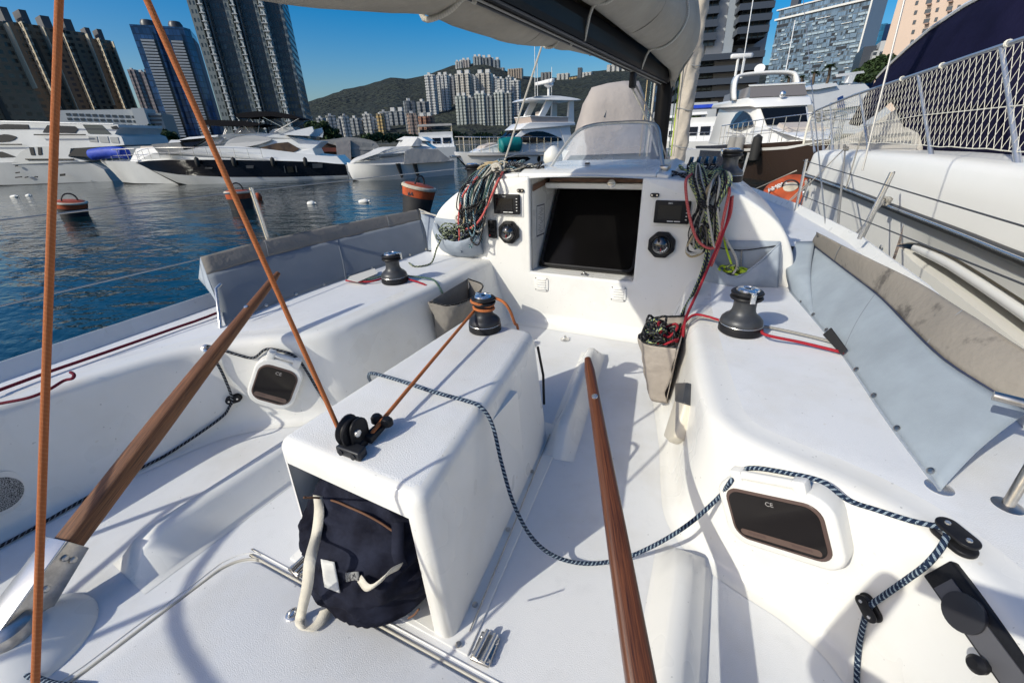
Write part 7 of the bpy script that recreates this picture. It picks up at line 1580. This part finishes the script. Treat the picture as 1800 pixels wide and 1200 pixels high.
for c0_, c1_ in ((.11, .33), (.62, .82)):
    for k in range(nf):
        z = 8+(z1-14)*k/nf; a, c_ = u0+W*c0_, u0+W*c1_
        b_ = bprism('balcony', f.plan(a, c_, -1.5, .1), z, z+.9, BLN, t)
    bprism('balcony_recess', f.plan(u0+W*c0_, u0+W*c1_+1.0, -.10, .1), 6, z1-6, BGD, t)
bprism('edge_strip', f.plan(u0+W*.34, u0+W*.355, -.5, .1), 4, z1-3, BGD, t); bprism('edge_strip', f.plan(u0+W*.835, u0+W*.85, -.5, .1), 4, z1-3, BGD, t); bprism('side_wall', [f.w(u1, 4, 0), f.w(u1+.4, 4.4, 0), f.w(u1+.4, 22, 0), f.w(u1, 22, 0)], 0, z1-4, mat('mauve side cladding', (.14, .12, .15), .6), t)
for a in (.14, .62): 
    c = f.w(u0+W*(a+.12), 8, z1); solid('roof_drum', lathe([(W*.13, 0), (W*.13, 2.2), (W*.10, 3.6), (.1, 3.8)], c, 20), mat('dark roof cladding', (.05, .055, .065), .4), t, smooth=30)
# ---- very tall residential tower with bay columns
TLD = bld_mat('dark bay facade', (.09, .10, .105), (.03, .04, .048), 1.5, 3.0, .6, .55, .6); TLW = bld_mat('white fretted bays', (.56, .58, .56), (.05, .07, .075), 1.3, 3.0, .52, .52, .5); TLG = bld_mat('grey green bays', (.20, .225, .22), (.04, .05, .055), 1.4, 3.0, .5, .5, .5)
f = Fac(470, 225, 260, rad(-10)); t = thing('high_rise', 'very tall grey residential tower with ribbed bay columns, cut by the top edge', 'high-rise', f.w(0, 0, GRDZ))
ub = lambda px: f.uz(px, 215)[0]
u0, u1 = ub(391), ub(541); W = u1-u0; zt = 190
bprism('wall', f.plan(u0, u1, 2.5, 24), 0, zt, TLD, t, ROOF)
for a, c, m_, dd in ((.0, .10, TLG, -1.0), (.115, .16, TLW, -2.0), (.17, .20, TLD, -.6), (.36, .43, TLG, .2), (.445, .49, TLW, -1.6), (.50, .53, TLD, -.8), (.68, .735, TLG, .2), (.74, .80, TLW, -1.2), (.95, 1.0, TLG, .5)):
    bprism('bay_column', [f.w(u0+W*a, 2.5, 0), f.w(u0+W*(a+.008), dd, 0), f.w(u0+W*(c-.008), dd, 0), f.w(u0+W*c, 2.5, 0)], 0, zt-(4 if m_ == TLW else 8), m_, t, ROOF)
for k in range(46):
    z = 6+k*3.0
    for a, c in ((.112, .163), (.442, .493), (.737, .803)): bprism('balcony_slab', f.plan(u0+W*a, u0+W*c, -2.6, -1.2), z, z+.35, BLN, t)
for a, c in ((.02, .16), (.38, .49), (.69, .80)): bprism('refuge_floor', f.plan(u0+W*a, u0+W*c, -2.3, 1), 68, 70.5, mat('pale refuge wall', (.66, .66, .64), .6), t)
# ---- dark banded office tower on the right
OW = mat('pale grey cladding', (.40, .42, .44), .5, var=.05, vs=.05); OD = mat('navy grey spandrel', (.045, .055, .075), .35); OG = bld_mat('office window band', (.05, .055, .06), (.03, .04, .05), 1.4, 3, .8, .9, .5)
f = Fac(1290, 200, 150, rad(12)); t = thing('office_tower', 'pale office tower with dark banded floors behind the rolled headsail', 'office tower', f.w(0, 0, GRDZ))
f.box('core', (1248, 1352, -120, 215), 6, 34, OW, t, ROOF, GRDZ)
f.box('pillar', (1254, 1302, -120, 96), 0, 8, OW, t, ROOF); f.box('pillar_face', (1285, 1303, -120, 95), -.5, 1, mat('blue grey cladding', (.26, .30, .35), .45), t, ROOF)
for k in range(9):
    y = 72-k*23; f.box('left_band', (1205-k*1.0, 1260+k*2.6, y-13, y), -3, 12, OD, t, ROOF); f.box('left_window_band', (1207-k, 1256+k*2.6, y, y+10), -1.0, 10, OG, t)
for k in range(8):
    y = 58-k*21; f.box('right_band', (1297+k*2, 1352+k*5.2, y-12, y), -6, 8, OD, t, ROOF); f.box('right_window_band', (1302+k*2, 1346+k*5.2, y, y+9), -3.5, 6, OG, t)
f.box('louvre', (1299, 1338, 61, 70), -1.0, 6, OD, t); f.box('louvre', (1297, 1336, 84, 92), -1.0, 6, OD, t)
for k in range(4):
    y = 94+k*22; f.box('terrace_band', (1196-k*2, 1344-k*5, y, y+11), -8, 30, OD, t, ROOF); f.box('terrace_window', (1200-k*2, 1262-k*2, y+11, y+22), -4, 28, OG, t); f.box('terrace_soffit', (1256-k*2, 1340-k*5, y+11, y+22), -5, 28, mat('grey soffit', (.22, .22, .23), .7), t)
f.box('podium', (1170, 1258, 181, 228), -12, 40, OW, t, ROOF, GRDZ); f.box('podium_slot', (1206, 1239, 198, 207), -12.4, -11, OD, t); f.box('podium_wing', (1246, 1330, 200, 232), -9, 40, mat('grey wing cladding', (.30, .32, .34), .6), t, ROOF, GRDZ)
f.box('podium_terrace', (1140, 1262, 212, 220), -22, -11, OW, t, ROOF)
f2 = Fac(1180, 215, 200, rad(5)); t2 = thing('office_tower', 'dark blue glass building glimpsed behind the mast', 'office tower', f2.w(0, 0, GRDZ)); f2.box('wall', (1150, 1203, 90, 222), 0, 20, bld_mat('navy glass', (.02, .03, .05), (.02, .045, .09), 2, 3, .9, .85, .4, .3, .06), t2, ROOF, GRDZ)
for k in range(6): f2.box('floor_edge', (1152, 1202, 108+k*19, 109.5+k*19), -.5, .2, OD, t2)
# ---- glass residential slab
f = Fac(1430, 140, 430, rad(-26)); t = thing('glass_slab', 'broad blue glass residential slab with scattered balconies', 'high-rise', f.w(0, 0, GRDZ))
u0, u1 = f.uz(1345, 150)[0], f.uz(1494, 146)[0]; z1 = f.uz(1400, 12)[1]; W = u1-u0; zb = GRDZ
bprism('wall', f.plan(u0, u1, 0, 20), 0, z1, bld_mat('slab curtain wall', (.10, .13, .16), (.06, .10, .15), 1.2, 3.0, .86, .78, .7, .3, .07), t, ROOF)
bprism('right_fin', f.plan(u1, u1+1.0, -1.5, 20), 0, z1+1.5, BLN, t); bprism('parapet', f.plan(u0-2, u1, -1.2, 20), z1-6.2, z1-5.0, BLN, t); bprism('parapet', f.plan(u0-2, u1+.5, -.8, 20), z1, z1+.8, BLN, t)
rr_ = random.Random(21); nf = int((z1-8)/3.0); mats3 = [mat('pale glass balustrade', (.28, .36, .42), .15), mat('mid glass balustrade', (.12, .18, .25), .12), mat('dark loggia', (.018, .022, .03), .3), BLN]
G = [[], [], [], []]
for j in range(nf):
    x = u0
    while x < u1-1.5:
        L = rr_.choice((1.6, 2.4, 3.2, 4.2)); kk = rr_.choices((0, 1, 2, 3), (.32, .33, .27, .08))[0]; z = j*3.0+1; L2 = min(L, u1-x)
        d0 = {0: -.7, 1: -.45, 2: -.12, 3: -.85}[kk]; h = {0: 1.3, 1: 2.3, 2: 1.7, 3: .35}[kk]
        if rr_.random() < .8: G[kk].append((f.plan(x+.1, x+L2-.1, d0, .1), z, z+h))
        x += L
for kk, nm in enumerate(('balustrades', 'bay_panes', 'loggias', 'balcony_slabs')):
    vf = []
    for pl_, za, zc in G[kk]: V = [Vector((p.x, p.y, za)) for p in pl_]+[Vector((p.x, p.y, zc)) for p in pl_]; vf.append((V, [(0, 1, 5, 4), (1, 2, 6, 5), (2, 3, 7, 6), (3, 0, 4, 7), (4, 5, 6, 7), (3, 2, 1, 0)]))
    V, F = join(*vf); o = add(nm, V, F, mats3[kk], t); o['kind'] = 'stuff'
f.box('roof_crane', (1391, 1404, -8, 10), 4, 8, OD, t)
# ---- beige block, blue office, stepped white block on the far right
f = Fac(1630, 90, 120, rad(-12)); t = thing('apartment_block', 'peach apartment block with small windows beside the navy canopy', 'apartment block', f.w(0, 0, GRDZ))
f.box('wall', (1583, 1760, -160, 130), 0, 18, mat('peach render', (.55, .43, .35), .8, var=.05, vs=.1), t, ROOF, GRDZ)
for j in range(6):
    for k in range(6):
        x = 1609+k*19-j*2.2; y = 2+j*17-(k*2.5)
        if j > 0 and x < 1590: continue
        w_ = f.box('window', (x, x+(5 if k % 2 == 0 else 10), y, y+7), -.08, .1, WING, t); 
        if k % 2: f.box('air_conditioner', (x+1, x+8, y+7, y+9.5), -.7, .1, mat('rusty cage', (.30, .20, .16), .8), t)
    f.box('string_course', (1600-j*4.5, 1760, 14+j*17, 15+j*17), -.15, .1, mat('brown joint', (.35, .26, .21), .8), t) if False else None
f = Fac(1536, 80, 480, rad(-10)); t = thing('office_tower', 'small blue glass office block with slanted dark edge on the right', 'office tower', f.w(0, 0, GRDZ))
f.box('wall', (1510, 1545, 46, 140), 0, 16, bld_mat('teal curtain wall', (.03, .10, .18), (.03, .14, .26), 2, 3.4, .95, .9, .2, .2, .05), t, ROOF, GRDZ); f.box('dark_edge', (1543, 1553, 45, 140), -1, 16, mat('navy glass edge', (.015, .035, .09), .1), t, ROOF, GRDZ)
f = Fac(1560, 105, 150, rad(8)); t = thing('apartment_block', 'stepped white low block with dark windows above the trees at right', 'apartment block', f.w(0, 0, GRDZ))
for r, d0 in (((1530, 1580, 88, 135), 0), ((1546, 1580, 71, 95), 2), ((1512, 1534, 82, 135), 3)): f.box('wall', r, d0, d0+14, OW if r[0] != 1512 else OD, t, ROOF)
for j in range(3):
    for k in range(4): f.box('window', (1535+k*11, 1541+k*11, 92+j*11-k, 97+j*11-k), -.1, .1, WING, t)
# ---- trees and low shore growth
LEAFS = [mat('leaf green %d' % k, c, .8, var=.3, vs=2) for k, c in enumerate(((.030, .060, .018), (.045, .082, .026), (.020, .040, .014)))]
BARK = mat('bark', (.10, .075, .055), .9, var=.2, vs=6)
def tree(label, px, py_top, py_base, pw, D, seed, nleaf=1500, lf=.5, name='tree', palm=False, group='trees along the shore'):
    q = random.Random(seed); tp, bs_ = Ud(px, py_top, D), Ud(px, py_base, D); base = Vector((tp.x, tp.y, GRDZ)); base.z = min(bs_.z, tp.z-2); H = tp.z-base.z
    rw = (Ud(px+pw/2, py_top, D)-Ud(px-pw/2, py_top, D)).length/2
    t = thing(name, label, 'tree', base, 0, group)
    if palm:
        tubeo('trunk', [base, base+Vector((.1, 0, H*.5)), base+Vector((0, 0, H*.86))], .16, BARK, t, 8); V, F = [], []
        for k in range(22):
            a = q.uniform(0, 6.28); e = q.uniform(-.2, 1.0); d = Vector((math.cos(a)*math.cos(e), math.sin(a)*math.cos(e), math.sin(e))); s = d.cross(Vector((0, 0, 1))).normalized()
            P = [base+Vector((0, 0, H*.86))+d*(rw*u)+Vector((0, 0, -rw*.7*u*u)) for u in (0, .3, .6, .85, 1)]
            for i in range(4):
                for sg in (-1, 1):
                    for z in range(3):
                        p = lerp(P[i], P[i+1], z/3); n_ = len(V); V += [p, p+d*.12*rw, p+s*(sg*rw*.28)+d*.16*rw-Vector((0, 0, .12*rw))]; F.append((n_, n_+1, n_+2))
        add('crown', V, F, LEAFS[0], t); return t
    tubeo('trunk', [base, base+Vector((.2, .1, H*.3)), base+Vector((-.1, 0, H*.7))], [.05*H*.6, .05*H*.45, .05*H*.2], BARK, t, 8)
    for k in range(5):
        a = k*1.3; tubeo('limb', [base+Vector((0, 0, H*(.25+.07*k))), base+Vector((math.cos(a)*rw*.4, math.sin(a)*rw*.4, H*(.5+.06*k)))], .02*H, BARK, t, 6)
    cl = [(Vector((q.uniform(-.75, .75)*rw, q.uniform(-.6, .6)*rw, H*q.uniform(.3, .88))), q.uniform(.2, .42)*rw) for _ in range(int(12+rw))]
    for li in range(3):
        V, F = [], []
        for k in range(nleaf//3):
            c, r = q.choice(cl); d = Vector((q.gauss(0, 1), q.gauss(0, 1), q.gauss(0, 1))).normalized()*(r*q.random()**.35); d.z *= .7
            p = base+c+d; a = Vector((q.gauss(0, 1), q.gauss(0, 1), q.gauss(0, 1))).normalized()*lf; b2 = a.cross(Vector((q.gauss(0, 1), q.gauss(0, 1), q.gauss(0, 1)))).normalized()*lf*.6
            n_ = len(V); V += [p-a, p+b2, p+a, p-b2]; F.append((n_, n_+1, n_+2, n_+3))
        add('crown', V, F, LEAFS[li], t)
    return t
tree('spreading dark tree left of the blue tower foot', 250, 226, 248, 96, 130, 1, 2600, .55)
tree('bushy tree at the foot of the blue tower', 290, 232, 250, 40, 125, 2, 900, .5)
tree('dark tree below the white institution at left', 208, 232, 250, 40, 128, 3, 900, .5)
tree('dark bush clump between the tall tower and the low row', 556, 214, 246, 50, 180, 4, 1200, .7)
tree('dark bush clump below the first white high-rises', 580, 228, 246, 40, 180, 5, 900, .7)
for k, (px_, pt_, pw_) in enumerate(((690, 236, 46), (765, 232, 30), (800, 230, 40), (655, 237, 40), (730, 238, 40), (845, 236, 40), (900, 236, 60))): tree('%s clump from the left of dark shore trees under the towers' % ORD[k], px_, pt_, 249, pw_, 300, 10+k, 700, 1.0)
for k, (px_, pt_, pb_, pw_) in enumerate(((1535, 104, 140, 40), (1562, 96, 135, 46), (1520, 118, 150, 30), (1590, 95, 130, 40), (1545, 122, 150, 60))): tree('%s green tree from the left on the slope under the white stepped block' % ORD[k], px_, pt_, pb_, pw_, 100, 30+k, 1100, .45)
for k, (px_, pt_, pb_, pw_) in enumerate(((1462, 108, 165, 26), (1433, 122, 165, 22), (1388, 130, 165, 20), (1412, 130, 165, 18))): tree('%s palm from the left in front of the glass slab' % ['third', 'second', 'first', 'shortest'][k] if k != 3 else 'short palm between the others in front of the glass slab', px_, pt_, pb_, pw_, 75, 50+k, 0, 0, 'palm_tree', True)
tree('dark tree behind the podium of the office tower', 1185, 205, 236, 40, 130, 60, 900, .5); tree('leafy bush on the podium slot of the office tower', 1222, 199, 212, 26, 128, 61, 500, .35)

# ================================================================ the photographer, sitting behind the camera (only the shadow falls in view)
def person():
    t = thing('person', 'person in dark shirt holding up a phone, behind the camera', 'person', (.86, -.52, 0))
    J = {'pel': (.86, -.56, .50), 'wst': (.86, -.54, .66), 'chs': (.85, -.48, .92), 'nck': (.84, -.42, 1.08), 'hd0': (.84, -.38, 1.17), 'hd1': (.84, -.36, 1.30), 'sL': (.66, -.44, 1.02), 'eL': (.55, -.24, .88), 'hL': (.70, -.07, 1.12), 'sR': (1.03, -.44, 1.02), 'eR': (1.16, -.24, .88), 'hR': (.97, -.07, 1.12), 'pL': (.76, -.52, .47), 'kL': (.66, -.16, .50), 'aL': (.64, -.10, .08), 'pR': (.96, -.52, .47), 'kR': (1.10, -.16, .50), 'aR': (1.14, -.12, .08)}
    R_ = {'pel': .15, 'wst': .13, 'chs': .15, 'nck': .06, 'hd0': .085, 'hd1': .085, 'sL': .065, 'eL': .042, 'hL': .03, 'sR': .065, 'eR': .042, 'hR': .03, 'pL': .09, 'kL': .062, 'aL': .045, 'pR': .09, 'kR': .062, 'aR': .045}
    K = list(J); E_ = [('pel', 'wst'), ('wst', 'chs'), ('chs', 'nck'), ('nck', 'hd0'), ('hd0', 'hd1'), ('chs', 'sL'), ('sL', 'eL'), ('eL', 'hL'), ('chs', 'sR'), ('sR', 'eR'), ('eR', 'hR'), ('pel', 'pL'), ('pL', 'kL'), ('kL', 'aL'), ('pel', 'pR'), ('pR', 'kR'), ('kR', 'aR')]
    me = bpy.data.meshes.new('body'); me.from_pydata([J[k] for k in K], [(K.index(a), K.index(b_)) for a, b_ in E_], []); o = bpy.data.objects.new('body', me); COL.objects.link(o)
    o.parent = t; o.matrix_parent_inverse = WM[t].inverted(); me.materials.append(mat('dark shirt', (.05, .06, .08), .9))
    o.modifiers.new('skin', 'SKIN'); o.modifiers.new('sub', 'SUBSURF').levels = 1
    for k, sv_ in zip(K, me.skin_vertices[0].data): sv_.radius = (R_[k], R_[k]); sv_.use_root = (k == 'pel')
    solid('phone', box((.83, -.06, 1.13), (.17, .009, .078)), BLACKG, t, .004, 2)
    solid('stern_seat', box((.86, -.62, .17), (.5, .36, .34)), GEL, YA, .02, 2)
person()
